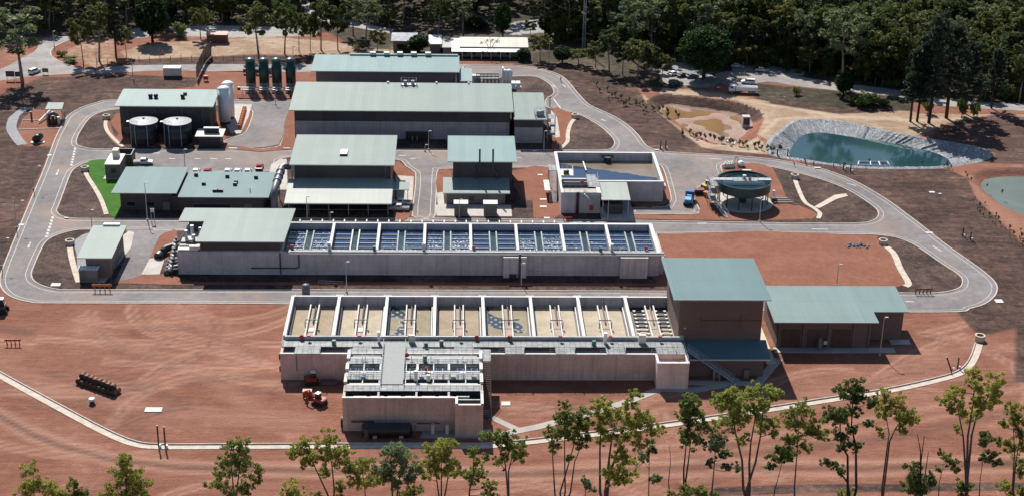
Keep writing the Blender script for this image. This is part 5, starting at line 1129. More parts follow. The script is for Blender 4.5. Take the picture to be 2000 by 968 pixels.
MB().box(b.x-1.2,b.x+.2,b.y-.4,b.y+1.5,.15,1.4).build('valve', M['dark'], q); MB().cyl(b.x-.2,b.y+2.6,.1,2.6,.35,10).build('vent_pipe', M['white'], q)

# ------------------------------------------------------------------ smaller plant
def at(px, py): return g(px, py, 0)
q = thing('generator_kiosk', 'pale boxy generator kiosk on the lawn with a light exhaust box on top', 'kiosk', tuple(at(221,350)))
b = at(221,350); box_part('body', 'clad_grey', q, b.x-2.0,b.x+2.0,b.y,b.y+8.5,.1,4.2); box_part('roof', 'offwhite', q, b.x-2.1,b.x+2.1,b.y-.1,b.y+8.6,4.2,4.4); box_part('exhaust_box', 'offwhite', q, b.x-.8,b.x+.8,b.y+5.0,b.y+7.4,4.4,6.6)
box_part('air_vent', 'dark', q, b.x-.4,b.x+.9,b.y-.08,b.y,1.8,3.2); box_part('plinth', 'slab', q, b.x-2.6,b.x+2.4,b.y-.6,b.y+8.8,.1,.28)
b = at(240,322); q = thing('bin_enclosure', 'dark open topped block enclosure behind the generator kiosk', 'enclosure', tuple(b))
for bb in ((b.x-2.6,b.x+2.6,b.y,b.y+.3),(b.x-2.6,b.x-2.3,b.y+.3,b.y+5),(b.x+2.3,b.x+2.6,b.y+.3,b.y+5),(b.x-2.6,b.x+2.6,b.y+5,b.y+5.3)): MB().box(*bb,.1,3.0).build('wall', M['dark'], q)
b = at(336,152); q = thing('white_tank', 'white rectangular tank on a dark base beside the upper road', 'tank', tuple(b)); box_part('body', 'offwhite', q, b.x-2.8,b.x+2.8,b.y,b.y+2.8,.6,3.2); box_part('base', 'dark', q, b.x-2.7,b.x+2.7,b.y+.1,b.y+2.7,0,.6); box_part('top', 'white', q, b.x-2.85,b.x+2.85,b.y-.05,b.y+2.85,3.2,3.3)
b = at(424,85); q = thing('red_shed', 'small rusty red brown shed on the orange ground at the top', 'shed', tuple(b)); box_part('wall', 'brown', q, b.x-3.6,b.x+3.6,b.y,b.y+3.2,0,3.1); slope_slab(rect(b.x-3.8,b.x+3.8,b.y-.3,b.y+3.5,3.2,3.5),.12).build('roof', M['pink_roof'] if 'pink_roof' in M else M['offwhite'], q)
for k, (px, py, lab) in enumerate(((402,160,'small dark red box on legs left of the tall green vessels'),(479,146,'dark red cabinet tucked behind the leftmost green vessel'))):
    b = at(px, py); q = thing('red_cabinet', lab, 'cabinet', tuple(b)); box_part('body', 'red_dark' if 'red_dark' in M else 'brown', q, b.x-.7,b.x+.7,b.y,b.y+1.2,.7,1.9); 
    for s in (-.5,.5): MB().bar((b.x+s,b.y+.1,0),(b.x+s,b.y+.1,.7),.1).build('leg', M['dark'], q)
# black wind screen: a tall cloth fence that runs away from the camera
q = thing('shade_cloth_screen', 'tall black shade cloth screen on posts by the upper road', 'screen', tuple(at(400,135)))
A = [(384,160),(388,150),(395,136),(402,122),(412,112)]; W_ = [wpts(A,1,False,False)][0]
m = MB(); lo = [(x,y,.6+.12*sin(3*i)) for i,(x,y) in enumerate(W_)]; hi = [(x,y,5.2+.5*i*.3) for i,(x,y) in enumerate(W_)]
m.strip(lo,hi); m.strip([(x+.06,y,z) for x,y,z in hi],[(x+.06,y,z) for x,y,z in lo]); m.build('cloth', M['black'], q)
for x,y in W_: MB().bar((x+.15,y,0),(x+.15,y,5.6),.14).bar((x+.15,y,3.6),(x+1.8,y-1,0),.1).build('post', M['steel'], q)
# orange rack
q = thing('orange_rack', 'row of orange upright frames along the yard edge by the white silos', 'rack', tuple(at(473,236)))
for k in range(12): b = at(478,217).lerp(at(468,253), k/11); MB().box(b.x-.6,b.x+.6,b.y-.1,b.y+.1,.1,1.5).build('frame', M['orange'], q)
a, b = at(478,217), at(468,253); MB().bar(a+Vector((0,0,1.4)), b+Vector((0,0,1.4)), .15).build('rail', M['orange'], q)
# chemical skid and white vessels behind the long hall
q = thing('white_vessel', 'pair of fat white upright vessels in a steel frame behind the longest hall', 'vessel', tuple(at(990,172)))
for px in (986,994): b = at(px,170); MB().lathe(b.x,b.y,[(1.1,.6),(1.1,5.2),(.8,5.8),(.1,6.1)],20).build('shell', M['white'], q, True)
b = at(982,172); MB().box(b.x-.3,b.x+.1,b.y-1,b.y+1.5,0,7).box(b.x-.3,b.x+4.6,b.y-2.0,b.y-1.6,1.0,1.5).build('frame', M['white'], q)
q = thing('pipe_skid', 'blue grey pipe skid between the rearmost hall annexe and the white vessels', 'skid', tuple(at(955,168)))
a, b = at(930,166), at(974,166)
for z in (2.0,3.0,3.8): MB().tube([a+Vector((0,0,z)), b+Vector((0,0,z))],.28,8).build('pipe', M['skid'] if 'skid' in M else M['steel'], q)
for k in range(7): p_ = a.lerp(b,k/6); MB().bar(p_, p_+Vector((0,0,4)),.12).build('post', M['steel'], q); MB().cyl(p_.x,p_.y-.6,.2,2.2,.35,8).build('pump', M['skid'] if 'skid' in M else M['steel'], q)
box_part('cabinet', 'offwhite', q, a.x-1.4,a.x+1.2,a.y-.2,a.y+1.6,0,3.2)
q = thing('cooling_unit', 'stack of white cooling units behind the east bay of the longest hall', 'cooling unit', tuple(at(1006,190)))
b = at(1006,192)
for k in range(2): 
    for j in range(2): MB().box(b.x-1.2+1.5*j,b.x+.1+1.5*j,b.y+1.6*k,b.y+1.2+1.6*k,3.2,5.0).build('fan_box', M['white'], q)
MB().box(b.x-1.4,b.x+2.0,b.y-.2,b.y+3.2,3.0,3.2).build('frame', M['steel'], q)
for x in (-1.2,1.8): MB().bar((b.x+x,b.y,0),(b.x+x,b.y,3),.14).build('leg', M['steel'], q)
q = thing('yellow_post', 'yellow painted gantry post at the road corner beside the east hall bay', 'post', tuple(at(1074,208)))
b = at(1074,208); MB().bar(b,b+Vector((0,0,3.2)),.25).bar(b+Vector((-.4,0,3.0)),b+Vector((.5,0,3.0)),.2).build('post', M['yellow'], q)
# pump station on the left
q = thing('pump_station', 'open pump station with a small pale green canopy and black valves', 'pump station', tuple(at(106,248)))
pts = [tuple(g(x,y,4.2)) for x,y in ((88,213.5),(121,213.5),(125,200.5),(94,200.5))]; slope_slab(pts,.18).build('roof', M['roof'], q)
for x,y in ((89,213.5),(120,213.5),(124,201)): b = g(x,y,4.0); MB().cyl(b.x,b.y,0,4.0,.1,8).build('post', M['steel'], q)
b = at(104,244)
MB().tube([(b.x-1.5,b.y+.6,.6),(b.x-1.2,b.y+.6,3.0),(b.x,b.y+1.4,3.4),(b.x+1.0,b.y+1.4,2.6),(b.x+1.0,b.y+1.4,.1)],.55,10).build('pipe', M['duct'], q, True)
for dx,dy,h in ((-1.2,0,2.6),(.2,-.3,3.0),(1.6,.4,2.4),(-.4,1.8,2.8)): MB().cyl(b.x+dx,b.y+dy,.1,h,.45,10).build('valve', M['black'] if h != 2.4 else M['steel'], q)
MB().tube([(b.x-4.5,b.y+1.2,.6),(b.x-2.8,b.y+10,1.6),(b.x-2.4,b.y+12,1.8)],.3,8).build('drain_pipe', M['white'], q)
b = at(70,281); q = thing('black_pump', 'black round pump on red gravel at the far left', 'pump', tuple(b)); MB().cone((b.x,b.y,1.2),(b.x+.6,b.y+3.0,1.5),1.1,1.1,16).build('casing', M['black'], q, True); MB().blob((b.x+.5,b.y+2.2,1.9),.9,1.0,.8,4).build('motor', M['duct'], q); MB().box(b.x-1.6,b.x+2.4,b.y+.2,b.y+1.4,0,.3).build('plinth', M['offwhite'], q)
b = at(62,234); q = thing('black_standpipe', 'short dark standpipe at the top corner of the left gravel bed', 'pipe', tuple(b)); MB().cyl(b.x,b.y,0,2.4,.3,10).build('pipe', M['dark'], q); MB().cyl(b.x,b.y,2.4,2.6,.45,10).build('cap', M['black'], q)
# manhole rings at the drain heads
for px,py,lab in ((208,233,'concrete inlet ring at the drain by the dosing hall'),(1123,231,'concrete inlet ring on the drain at the end of the longest hall'),(166,334,'concrete inlet ring at the top of the lawn edging path'),(137,478,'concrete inlet ring on the drain by the blue gravel'),(1552,349,'concrete inlet ring on the drain right of the clarifier'),(1724,477,'concrete inlet ring at the corner of the red gravel square'),(1913,664,'concrete inlet ring at the end of the long site drain')):
    b = at(px,py); q = thing('drain_inlet', lab, 'drain inlet', tuple(b), 0, 'concrete drain inlets'); MB().lathe(b.x,b.y,[(1.15,0),(1.15,1.35),(.8,1.35),(.8,.9)],20).build('ring', M['drain'], q); MB().lathe(b.x,b.y,[(.8,1.0),(.02,1.01)],16).build('grate', M['black'], q)
# paving blocks and cover slabs
for px,py,w,h,lab in ((1055,343,1.4,.9,'pale cover slab on red gravel, upper one left of the settling tank'),(1061,391,1.8,.9,'pale cover slab on red gravel, middle one left of the settling tank'),(1061,405,1.8,1.1,'pale cover slab on red gravel, lower one left of the settling tank'),(1068,427,1.6,.8,'pale cover slab by the middle road below the settling tank'),(300,800,3.4,1.8,'pale flat slab lying on the bare red ground at the lower left'),(109,556,2.2,1.6,'pale cover slab on the dark bed at the lower left bend'),(130,427,1.2,.5,'pale cover slab at the roadside below the lawn bed'),(988,788,1.8,1.6,'white broken slab right of the front inlet tank'),(1820,376,1.5,1.0,'pale slab on the dark bank below the lined pond'),(1836,379,.8,.5,'small pale slab on the dark bank below the lined pond'),(1951,588,1.8,1.8,'round pale cover on the dark bank outside the right bend'),(890,293,1.2,.5,'white cover slab at the verge in front of the longest hall'),(1045,296,1.4,.5,'white cover slab at the verge before the east hall bay'),(560,291,2.0,.5,'white cover slab on the red verge left of the longest hall'),(455,291,2.6,.6,'white cover slab on the red verge by the yard'),(1815,455,1.8,.8,'pale slab beside the outer kerb of the right road'),(42,440,1.4,1.1,'pale slab beside the outer kerb of the left road'),(97,304,1.2,1.1,'pale slab beside the kerb below the pump station'),(1597,329,1.8,.8,'pale slab beside the kerb below the lined pond'),(1283,294,1.2,.6,'pale slab beside the kerb at the inner bend')):
    b = at(px,py); o = MB().box(-w/2,w/2,-h/2,h/2,0,.16); 
    with local(): ob = o.build('cover_slab', M['conc_pale'])
    ob.location = (b.x,b.y,.11 if 120<px<1790 and 240<py<565 else .0); tag(ob, lab, 'slab', 'pale cover slabs')
b = at(180,787); q = thing('white_marker', 'small white marker stub on the bare red ground left', 'marker', tuple(b)); MB().cyl(b.x,b.y,0,.8,.5,10).build('post', M['dark'], q); MB().lathe(b.x,b.y,[(.75,.8),(.6,1.2),(.1,1.35)],12).build('cap', M['white'], q)
for px,py,h,lab in ((310,872,4.6,'left one of two tall black standpipes at the lower left drain'),(323,873,4.4,'right one of two tall black standpipes at the lower left drain'),(1858,722,2.8,'leaning black standpipe at the right end of the site drain'),(1870,719,2.4,'upright black standpipe at the right end of the site drain'),(1880,462,2.3,'left one of two black standpipes on the dark right bank'),(1895,469,2.2,'right one of two black standpipes on the dark right bank'),(1647,332,2.2,'left one of two black standpipes below the lined pond'),(1661,336,2.2,'right one of two black standpipes below the lined pond'),(1290,292,2.6,'left one of two black standpipes beside the inner road bend'),(1300,291,2.6,'right one of two black standpipes beside the inner road bend'),(1518,305,2.0,'left one of two black standpipes at the lined pond corner'),(1538,306,2.0,'right one of two black standpipes at the lined pond corner')):
    b = at(px,py); q = thing('standpipe', lab, 'standpipe', tuple(b), 0, 'black standpipes'); l = 1.2 if 'leaning' in lab else 0; MB().cone((b.x,b.y,0),(b.x-l,b.y+l*.3,h),.16,.16,8).build('pipe', M['black'], q); MB().cyl(b.x+.35,b.y-.2,0,.7,.22,8).build('marker', M['white'], q); MB().cone((b.x-l,b.y+l*.3,h),(b.x-l*1.05,b.y+l*.3,h+.2),.2,.2,8).build('cap', M['black'], q)
# orange barriers
def barrier(px, py, n, mat, name, lab, sc=1.0):
    b = at(px,py); q = thing(name, lab, 'barrier', tuple(b))
    for k in range(n):
        x = b.x+(k-(n-1)/2)*.9*sc; MB().bar((x,b.y,0),(x,b.y,1.6*sc),.12).build('post', M[mat], q); MB().bar((x,b.y+.5,0),(x,b.y,1.2*sc),.1).build('brace', M['dark'], q)
    MB().box(b.x-n*.45*sc,b.x+n*.45*sc,b.y-.08,b.y-.02,1.1*sc,1.5*sc).build('board', M[mat], q)
barrier(26,674,4,'red_orange' if 'red_orange' in M else 'red_paint','safety_barrier','small red and white safety barrier on bare ground at the far left')
barrier(200,569,4,'orange','road_barrier','orange road barrier at the lower left road edge',1.3); barrier(1803,574,5,'rust','road_barrier','rusty road barrier at the right road bend',1.0); barrier(1108,431,4,'red_paint','road_barrier','small red bollard rail in front of the thickener block',.7)
b = at(660,556); q = thing('guard_rail', 'pale guard rail on the strip between the two tank rows', 'guard rail', tuple(b)); MB().rail([tuple(at(622,556)),tuple(at(669,558))],1.2,2.0,.06).build('rail', M['steel'], q)

# ------------------------------------------------------------------ street lamps and signs
LAMPS = [(677,570,512,0,'lamp post before the middle of the upper tank wall, left of its pair'),(1018,557,515,0,'lamp post before the left outlet chamber of the upper tank'),(362,334,293,0,'lamp post in the car park behind the office'),(288,430,358,0,'lamp post in front of the office block'),(180,447,411,0,'lamp post above the small substation'),(837,293,257,0,'lamp post before the longest hall, left of the bay'),(1062,294,257,0,'lamp post at the foot of the east hall bay'),(600,427,385,0,'lamp post before the dewatering lean-to'),(645,430,416,0,'short lamp post below the dewatering lean-to'),(897,424,391,0,'lamp post before the left switchgear kiosk'),(1187,430,391,0,'lamp post before the settling tank canopy'),(1483,433,392,0,'lamp post in front of the round clarifier'),(1634,558,517,0,'lamp post at the back of the red gravel square'),(66,370,325,1,'lamp post with an arm on the left bank, upper one'),(33,445,393,1,'lamp post with an arm on the left bank, middle one'),(4,520,466,1,'lamp post with an arm on the left bank, lowest one'),(260,156,116,0,'lamp post beside the entrance road below the clearing'),(190,142,104,0,'lamp post at the entrance road corner'),(106,92,62,0,'lamp post at the top of the entrance road'),(1072,124,82,0,'lamp post beside the right end of the upper road'),(573,126,92,0,'lamp post behind the dark green vessels'),(1718,694,620,0,'lamp post at the stepped corner of the low wide building'),(830,296,284,0,'short sign lamp before the longest hall'),(538,205,178,0,'lamp post in the yard near the green vessels')]
for px,py,ty,arm,lab in LAMPS:
    b = at(px,py); h = hh(px,py,ty); q = thing('street_lamp', lab, 'street lamp', tuple(b), 0, 'street lamps round the works')
    MB().cone((b.x,b.y,0),(b.x,b.y,h),.13,.075,8).build('pole', M['steel'], q); L = 2.2 if arm else .5
    a = MB().bar((b.x,b.y,h),(b.x+L,b.y-.1,h+.15),.07).build('arm', M['steel'], q); MB().box(b.x+L-.35,b.x+L+.35,b.y-.22,b.y+.05,h+.08,h+.26).build('lamp_head', M['lamp_glass'], a); MB().cyl(b.x,b.y,0,.35,.3,8).build('footing', M['slab'], q)
def signboard(px,py,w,h,leg,lab,mat='dark'):
    b = at(px,py); q = thing('sign_board', lab, 'sign', tuple(b)); MB().box(b.x-w/2,b.x+w/2,b.y-.05,b.y+.05,leg,leg+h).build('board', M[mat], q)
    for s in (-.4,.4): MB().bar((b.x+s*w,b.y+.1,0),(b.x+s*w,b.y+.1,leg+h),.1).build('post', M['steel'], q)
signboard(21,158,2.8,1.9,1.4,'larger dark sign board by the entrance road, left of two'); signboard(36,158,1.9,1.7,1.4,'smaller dark sign board by the entrance road, right of two'); signboard(89,146,2.0,1.4,.8,'blue grey sign board beside the white car at the entrance','duct'); signboard(299,434,1.0,1.0,2.8,'small square sign on a post before the office','offwhite')
# mesh boundary posts along the upper road
for k in range(22):
    t_ = k/21; px = 640+(-420)*t_ if False else 190+430*t_; b = at(px, 124-8*sin(t_*pi)+ (3 if k % 2 else 0)); 
    with local(): ob = MB().cone((0,0,0),(0,0,1.9),.09,.09,6).build('fence_post', M['timber'])
    ob.location = b; tag(ob, 'thin timber post in the loose row beyond the upper road', 'post', 'timber posts beyond the upper road')
# lattice mast
b = at(1139,98); q = thing('radio_mast', 'slender grey lattice radio mast among the trees', 'mast', tuple(b)); m = MB(); H_ = 24
for k in range(3):
    a = 2*pi*k/3; m.bar((b.x+.7*cos(a),b.y+.7*sin(a),0),(b.x+.4*cos(a),b.y+.4*sin(a),H_),.12)
m.build('leg_frame', M['steel'], q); m = MB()
for j in range(24):
    for k in range(3):
        a, e = 2*pi*k/3, 2*pi*(k+1)/3; r0, r1 = .7-.3*j/24, .7-.3*(j+1)/24; m.bar((b.x+r0*cos(a),b.y+r0*sin(a),j),(b.x+r1*cos(e),b.y+r1*sin(e),j+1),.07)
m.build('lattice', M['steel'], q)
# floating pontoon and block in the ponds
q = thing('pontoon', 'white floating pump pontoon frame at the near edge of the lined pond', 'pontoon', tuple(g(1706,319,-2.0)))
p0, p1, p2, p3 = (g(1676,322,-1.7), g(1738,324,-1.7), g(1733,316,-1.7), g(1678,315,-1.7))
for a, b in ((p0,p1),(p3,p2),(p0,p3),(p1,p2),(p0.lerp(p1,.4),p3.lerp(p2,.4)),(p0.lerp(p1,.7),p3.lerp(p2,.7))): MB().bar(a,b,.28).build('beam', M['white'], q)
MB().bar(p1, p1+Vector((-2.0,2,2.0)),.25).build('boom', M['white'], q)
for a in (p0,p1,p2,p3): MB().bar(a, Vector((a.x,a.y,-2.4)),.15).build('leg', M['steel'], q)
b = g(1457,250,-2.6); q = thing('outlet_block', 'square concrete outlet block in the muddy pond', 'block', tuple(b)); box_part('block', 'conc', q, b.x-1.2,b.x+1.2,b.y,b.y+2.2,-2.9,1.0); MB().box(b.x-.9,b.x+.9,b.y-.06,b.y,-1.6,.6).build('grille', M['dark'], q)
rnd = random.Random(5)
def heap(name, lab, cat, px, py, n, w, d, mats, s0, s1, z=.1):
    b = at(px,py); q = thing(name, lab, cat, tuple(b)); m = MB()
    for k in range(n): m.blob((b.x+rnd.gauss(0,w/2.4),b.y+rnd.gauss(0,d/2.4),z+s0*.4),rnd.uniform(s0,s1),rnd.uniform(s0,s1),rnd.uniform(s0,s1)*.8,k,6,4,.3)
    o = m.build('rocks', M[mats], q); o['kind'] = 'stuff'; return q
heap('rock_heap','grey rock heap on the red gravel square','rocks',1670,481,26,4,1.6,'rock' if 'rock' in M else 'steel',.25,.6); heap('rubble_heap','pale rubble heap at the edge of the muddy pond','rubble',1437,268,40,4.5,3,'offwhite',.2,.55,-1.8)
for k in range(7):
    b = at(1416+k*4.6 if k < 4 else 1419+(k-4)*5.2, 329-k*.2 if k < 4 else 325)
    if k == 0: bag = MB(); s_local[0] = True; bag0 = thing('bulk_bag','white bulk bag in the row by the clarifier gravel','bag',tuple(b),0,'white bulk bags behind the clarifier'); MB().blob((0,0,.75),.75,.7,.8,2,10,8,.06).build('sack', M['offwhite'], bag0, True); MB().cyl(0,0,1.45,1.75,.15,8).build('spout', M['white'], bag0); s_local[0] = False
    else: dup(bag0, tuple(b), k)
b = at(1447,326); q = thing('cone_tank','small white dome topped tank on dark legs behind the clarifier','tank',tuple(b)); MB().lathe(b.x,b.y,[(1.1,.6),(1.1,1.2),(.6,1.7),(.1,1.9)],16).build('dome', M['white'], q); MB().cyl(b.x,b.y,0,.6,.9,12).build('base', M['dark'], q)
b = at(1438,326); q = thing('lifting_gantry','yellow lifting gantry beside the white bulk bags','frame',tuple(b)); MB().bar((b.x-.5,b.y,0),(b.x-.5,b.y,3),.15).bar((b.x+.3,b.y,0),(b.x+.3,b.y,3),.15).bar((b.x-.5,b.y,2.9),(b.x+.3,b.y,2.9),.15).build('frame', M['yellow'], q)

# ------------------------------------------------------------------ vehicles (length along local x, nose at +x)
def wheels(q, xs, y, r=.36, w=.24):
    for x in xs:
        for s in (-1,1):
            o = MB().cone((x,s*y-w/2,r),(x,s*y+w/2,r),r,r,14).build('wheel', M['rubber'], q); MB().cone((x,s*y-w/2-.02,r),(x,s*y+w/2+.02,r),r*.55,r*.55,10).build('rim', M['silver'], o)
def prof(m, pts, w0, w1=None):               # closed side outline extruded across the width
    n = len(pts); w1 = w1 or [w0]*n
    m.add([(x,-w,z) for (x,z),w in zip(pts,w1)]+[(x,w,z) for (x,z),w in zip(pts,w1)], [tuple(range(n)),tuple(range(n,2*n))[::-1]]+[(i,n+i,n+(i+1)%n,(i+1)%n) for i in range(n)]); return m
def car(kind, mat, px, py, rz, lab, group=None):
    s_local[0] = True; b = at(px,py); q = thing({'suv':'parked_suv','ute':'parked_ute','sedan':'parked_car'}[kind], lab, {'suv':'car','ute':'pickup','sedan':'car'}[kind], (b.x,b.y,.02 if py < 170 else .03), rz, group); B = M[mat]
    if kind == 'sedan': lo = [(-2.2,.3),(2.2,.3),(2.25,.65),(1.1,.92),(-1.5,.98),(-2.25,.85)]; cab = [(-1.75,.95),(1.05,.9),(.35,1.42),(-1.0,1.45)]
    elif kind == 'suv': lo = [(-2.35,.4),(2.35,.4),(2.4,.85),(1.25,1.1),(-2.4,1.12)]; cab = [(-2.35,1.1),(1.2,1.08),(.5,1.78),(-2.15,1.8)]
    else: lo = [(-2.65,.45),(2.6,.45),(2.65,.9),(1.45,1.12),(.9,1.15),(-2.65,1.12)]; cab = [(-.75,1.12),(1.4,1.1),(.75,1.76),(-.6,1.78)]
    prof(MB(), lo, .92).build('body', B, q); cb = prof(MB(), cab, .84, [.86,.86,.70,.70]).build('cabin', B, q)
    zz0, zz1 = cab[0][1]+.08, cab[2][1]-.1
    for s in (-1,1):
        f = lambda z: .86-(.16)*(z-cab[0][1])/(cab[2][1]-cab[0][1])+.012
        xa, xb = cab[0][0]+.25, cab[1][0]-.3; MB().add([(xa,s*f(zz0),zz0),(xb,s*f(zz0),zz0),(xb-.45,s*f(zz1),zz1),(xa+.15,s*f(zz1),zz1)],[(0,1,2,3)]).build('side_window', M['glass'], cb)
    (x1,z1),(x2,z2) = cab[1],cab[2]; MB().add([(x1-.03,-.74,z1+.06),(x1-.03,.74,z1+.06),(x2+.07,.62,z2-.05),(x2+.07,-.62,z2-.05)],[(0,1,2,3)]).build('windscreen', M['glass'], cb)
    (x1,z1),(x2,z2) = cab[0],cab[3]; MB().add([(x1+.0,-.72,z1+.08),(x1+.0,.72,z1+.08),(x2-.04,.6,z2-.05),(x2-.04,-.6,z2-.05)],[(0,1,2,3)]).build('rear_window', M['glass'], cb)
    if kind == 'ute': MB().box(-2.55,-.8,-.8,.8,1.13,1.16).build('tray', M['dark'], q)
    wheels(q, (-1.4,1.45), .84)
    for s in (-1,1): MB().box(lo[1][0]-.02,lo[1][0]+.06,s*.62-.16,s*.62+.16,.62,.78).build('headlight', M['lamp_glass'], q); MB().box(lo[0][0]-.08,lo[0][0]+.02,s*.7-.1,s*.7+.1,.75,.95).build('tail_light', M['red_paint'], q)
    s_local[0] = False; return q
car('suv','white',68,143,pi*.35,'white four wheel drive on the entrance road beside the sign boards'); car('ute','white',280,321,.05,'white double cab pickup parked beside the bin enclosure')
car('sedan','red_car',507,330,pi/2,'dark red car parked in the office car park'); car('ute','silver',780,411,pi*.97,'silver pickup parked nearer the camera by the dewatering lean-to'); car('ute','white',783,400,pi*.97,'white pickup half in shade behind the silver pickup')
for px,lab in ((383,'white car in the car park directly behind the office wing, leftmost'),(405,'dark red car among white cars behind the office wing'),(445,'white car in the car park behind the middle of the office wing'),(464,'white car in the car park right of centre behind the office wing'),(484,'white car at the right end of the row behind the office wing')): car('sedan','red_car' if 'red' in lab else 'white',px,339,pi/2,lab,'cars behind the office wing')
for px,py,mat,rz,lab,kd in ((1316,147,'white',.6,'white car parked under the trees by the dark round tree','sedan'),(1333,150,'dark',.6,'dark car parked beside the white car under the trees','sedan'),(1320,166,'dark',.2,'dark car in deep shade left of the big round tree','suv'),(1440,132,'silver',-.2,'silver car in the upper right parking area, left of two','sedan'),(1488,140,'silver',-.2,'silver car in the upper right parking area, right of two','sedan'),(1461,164,'white',2.9,'white car parked just behind the tipper truck','suv'),(1352,152,'duct',.3,'grey car in the shade under the big round tree','sedan')): car(kd,mat,px,py,rz,lab)
def truck(px, py, rz, cabm, traym, lab, L=7.5, tip=True, name='tipper_truck'):
    s_local[0] = True; b = at(px,py); q = thing(name, lab, 'truck', tuple(b), rz); h = L/2
    MB().box(-h,h-.2,-.5,.5,.7,1.0).build('chassis', M['dark'], q)
    cb = prof(MB(), [(h-1.9,.8),(h,.8),(h+.05,1.7),(h-.25,2.75),(h-1.9,2.8)], 1.15).build('cab', M[cabm], q); MB().add([(h+.03,-1.0,1.8),(h+.03,1.0,1.8),(h-.2,.95,2.6),(h-.2,-.95,2.6)],[(0,1,2,3)]).build('windscreen', M['glass'], cb)
    for s in (-1,1): MB().box(h-1.3,h-.3,s*1.16-.01,s*1.16+.01,1.8,2.5).build('side_window', M['glass'], cb); MB().box(h,h+.08,s*.8-.2,s*.8+.2,1.0,1.25).build('headlight', M['lamp_glass'], q)
    if tip: MB().box(-h-.2,h-2.1,-1.2,1.2,1.05,1.15).box(-h-.2,h-2.1,-1.2,-1.1,1.15,2.4).box(-h-.2,h-2.1,1.1,1.2,1.15,2.4).box(h-2.25,h-2.1,-1.1,1.1,1.15,2.8).box(-h-.2,-h-.1,-1.1,1.1,1.15,2.4).build('tipping_body', M[traym], q)
    else:
        MB().box(-h,h-2.0,-1.2,1.2,1.05,1.2).build('deck', M[traym], q); MB().box(-h+.3,-.3,-.8,.9,1.2,1.9).box(-.1,h-2.3,-.7,.6,1.2,2.1).build('load', M['light_blue'] if 'light_blue' in M else M[traym], q); MB().rail([(-h,-1.1,1.2),(h-2.1,-1.1,1.2)],.8,1.2,.05).build('side_rail', M[cabm], q)
    wheels(q, (h-1.0,-h+1.0,-h+2.1), 1.0, .5, .4); s_local[0] = False; return q
truck(1450,182,pi*.97,'white','white','white tipper truck parked on the sandy track above the muddy pond',9.0); truck(1345,396,pi*.42,'blue','blue','blue flatbed truck with light blue load left of the clarifier',6.2,False,'flatbed_truck')
def excavator(px, py, rz, body, lab, name, s=1.0, arm=True, trk=True):
    s_local[0] = True; b = at(px,py); q = thing(name, lab, 'machine', (b.x,b.y,.03), rz)
    for sd in (-1,1): prof(MB(), [(-1.5*s,.25*s),(-1.2*s,0),(1.2*s,0),(1.5*s,.25*s),(1.2*s,.75*s),(-1.2*s,.75*s)], .22*s).build('track', M['rubber'], q).location = (0,sd*.95*s,0)
    MB().box(-1.3*s,1.0*s,-.9*s,.9*s,.8*s,1.6*s).build('body', M[body], q); cb = prof(MB(), [(-.2*s,1.6*s),(.9*s,1.6*s),(.7*s,2.6*s),(-.1*s,2.65*s)], .55*s).build('cab', M['glass'], q); MB().box(-.2*s,.8*s,-.6*s,.6*s,2.65*s,2.75*s).build('cab_roof', M['white'], cb)
    if arm: MB().tube([(.9*s,.5*s,1.4*s),(2.2*s,.5*s,3.0*s),(3.4*s,.5*s,2.4*s)],.2*s,6).build('boom', M[body], q); MB().tube([(3.4*s,.5*s,2.4*s),(3.0*s,.5*s,.9*s)],.17*s,6).build('stick', M[body], q); prof(MB(), [(2.6*s,.2*s),(3.3*s,.2*s),(3.4*s,.9*s),(2.9*s,1.0*s)], .4*s).build('bucket', M['rust'], q).location = (0,.5*s,0)
    MB().box(-1.5*s,-1.3*s,-.8*s,.8*s,.9*s,1.5*s).build('counterweight', M['dark'], q); s_local[0] = False; return q
excavator(624,789,2.6,'red_orange' if 'red_orange' in M else 'red_paint','orange red tracked machine on bare ground left of the front inlet tank','tracked_machine',.95); excavator(609,748,.2,'red_orange' if 'red_orange' in M else 'red_paint','orange red machine in the shade of the filter block wall','tracked_machine',1.0,False)
excavator(1380,371,.5,'yellow','yellow excavator beside the clarifier stair tower','excavator',1.0); excavator(1,609,.1,'dark','dark tracked machine cut by the left edge of the picture','tracked_machine',1.25,False)
b = at(600,776); q = thing('red_skip','small red skip box beside the orange red tracked machine','skip',tuple(b)); box_part('box','red_paint',q,b.x-.9,b.x+.9,b.y,b.y+1.2,.15,1.35); box_part('lid','pink_roof' if 'pink_roof' in M else 'offwhite',q,b.x-.95,b.x+.95,b.y-.05,b.y+1.25,1.35,1.45)
b = at(642,752); q = thing('grey_skip','dark grey box lying in the filter block shade','skip',tuple(b)); box_part('box','duct',q,b.x-1.6,b.x+1.6,b.y,b.y+1.0,.1,.9); box_part('lid','dark',q,b.x-1.65,b.x+1.65,b.y-.05,b.y+1.05,.9,.98)
b = at(1366,382); q = thing('dark_skip','black open skip beside the blue flatbed truck','skip',tuple(b)); prof(MB(),[(-1.2,.1),(1.2,.1),(1.5,1.4),(-1.5,1.4)],.8).build('bin',M['black'],None) if False else box_part('bin','black',q,b.x-1.3,b.x+1.3,b.y,b.y+1.8,.2,1.5); box_part('rim','brown',q,b.x-1.4,b.x+1.4,b.y-.1,b.y+1.9,1.5,1.6)
b = at(1380,385); q = thing('orange_hopper','orange hopper in front of the yellow excavator','hopper',tuple(b)); MB().lathe(b.x,b.y,[(.5,.2),(1.1,1.3),(1.1,1.6)],4).build('bin',M['orange'],q)
for s in (-.6,.6): MB().bar((b.x+s,b.y,0),(b.x+s,b.y,1.0),.12).build('leg',M['dark'],q)
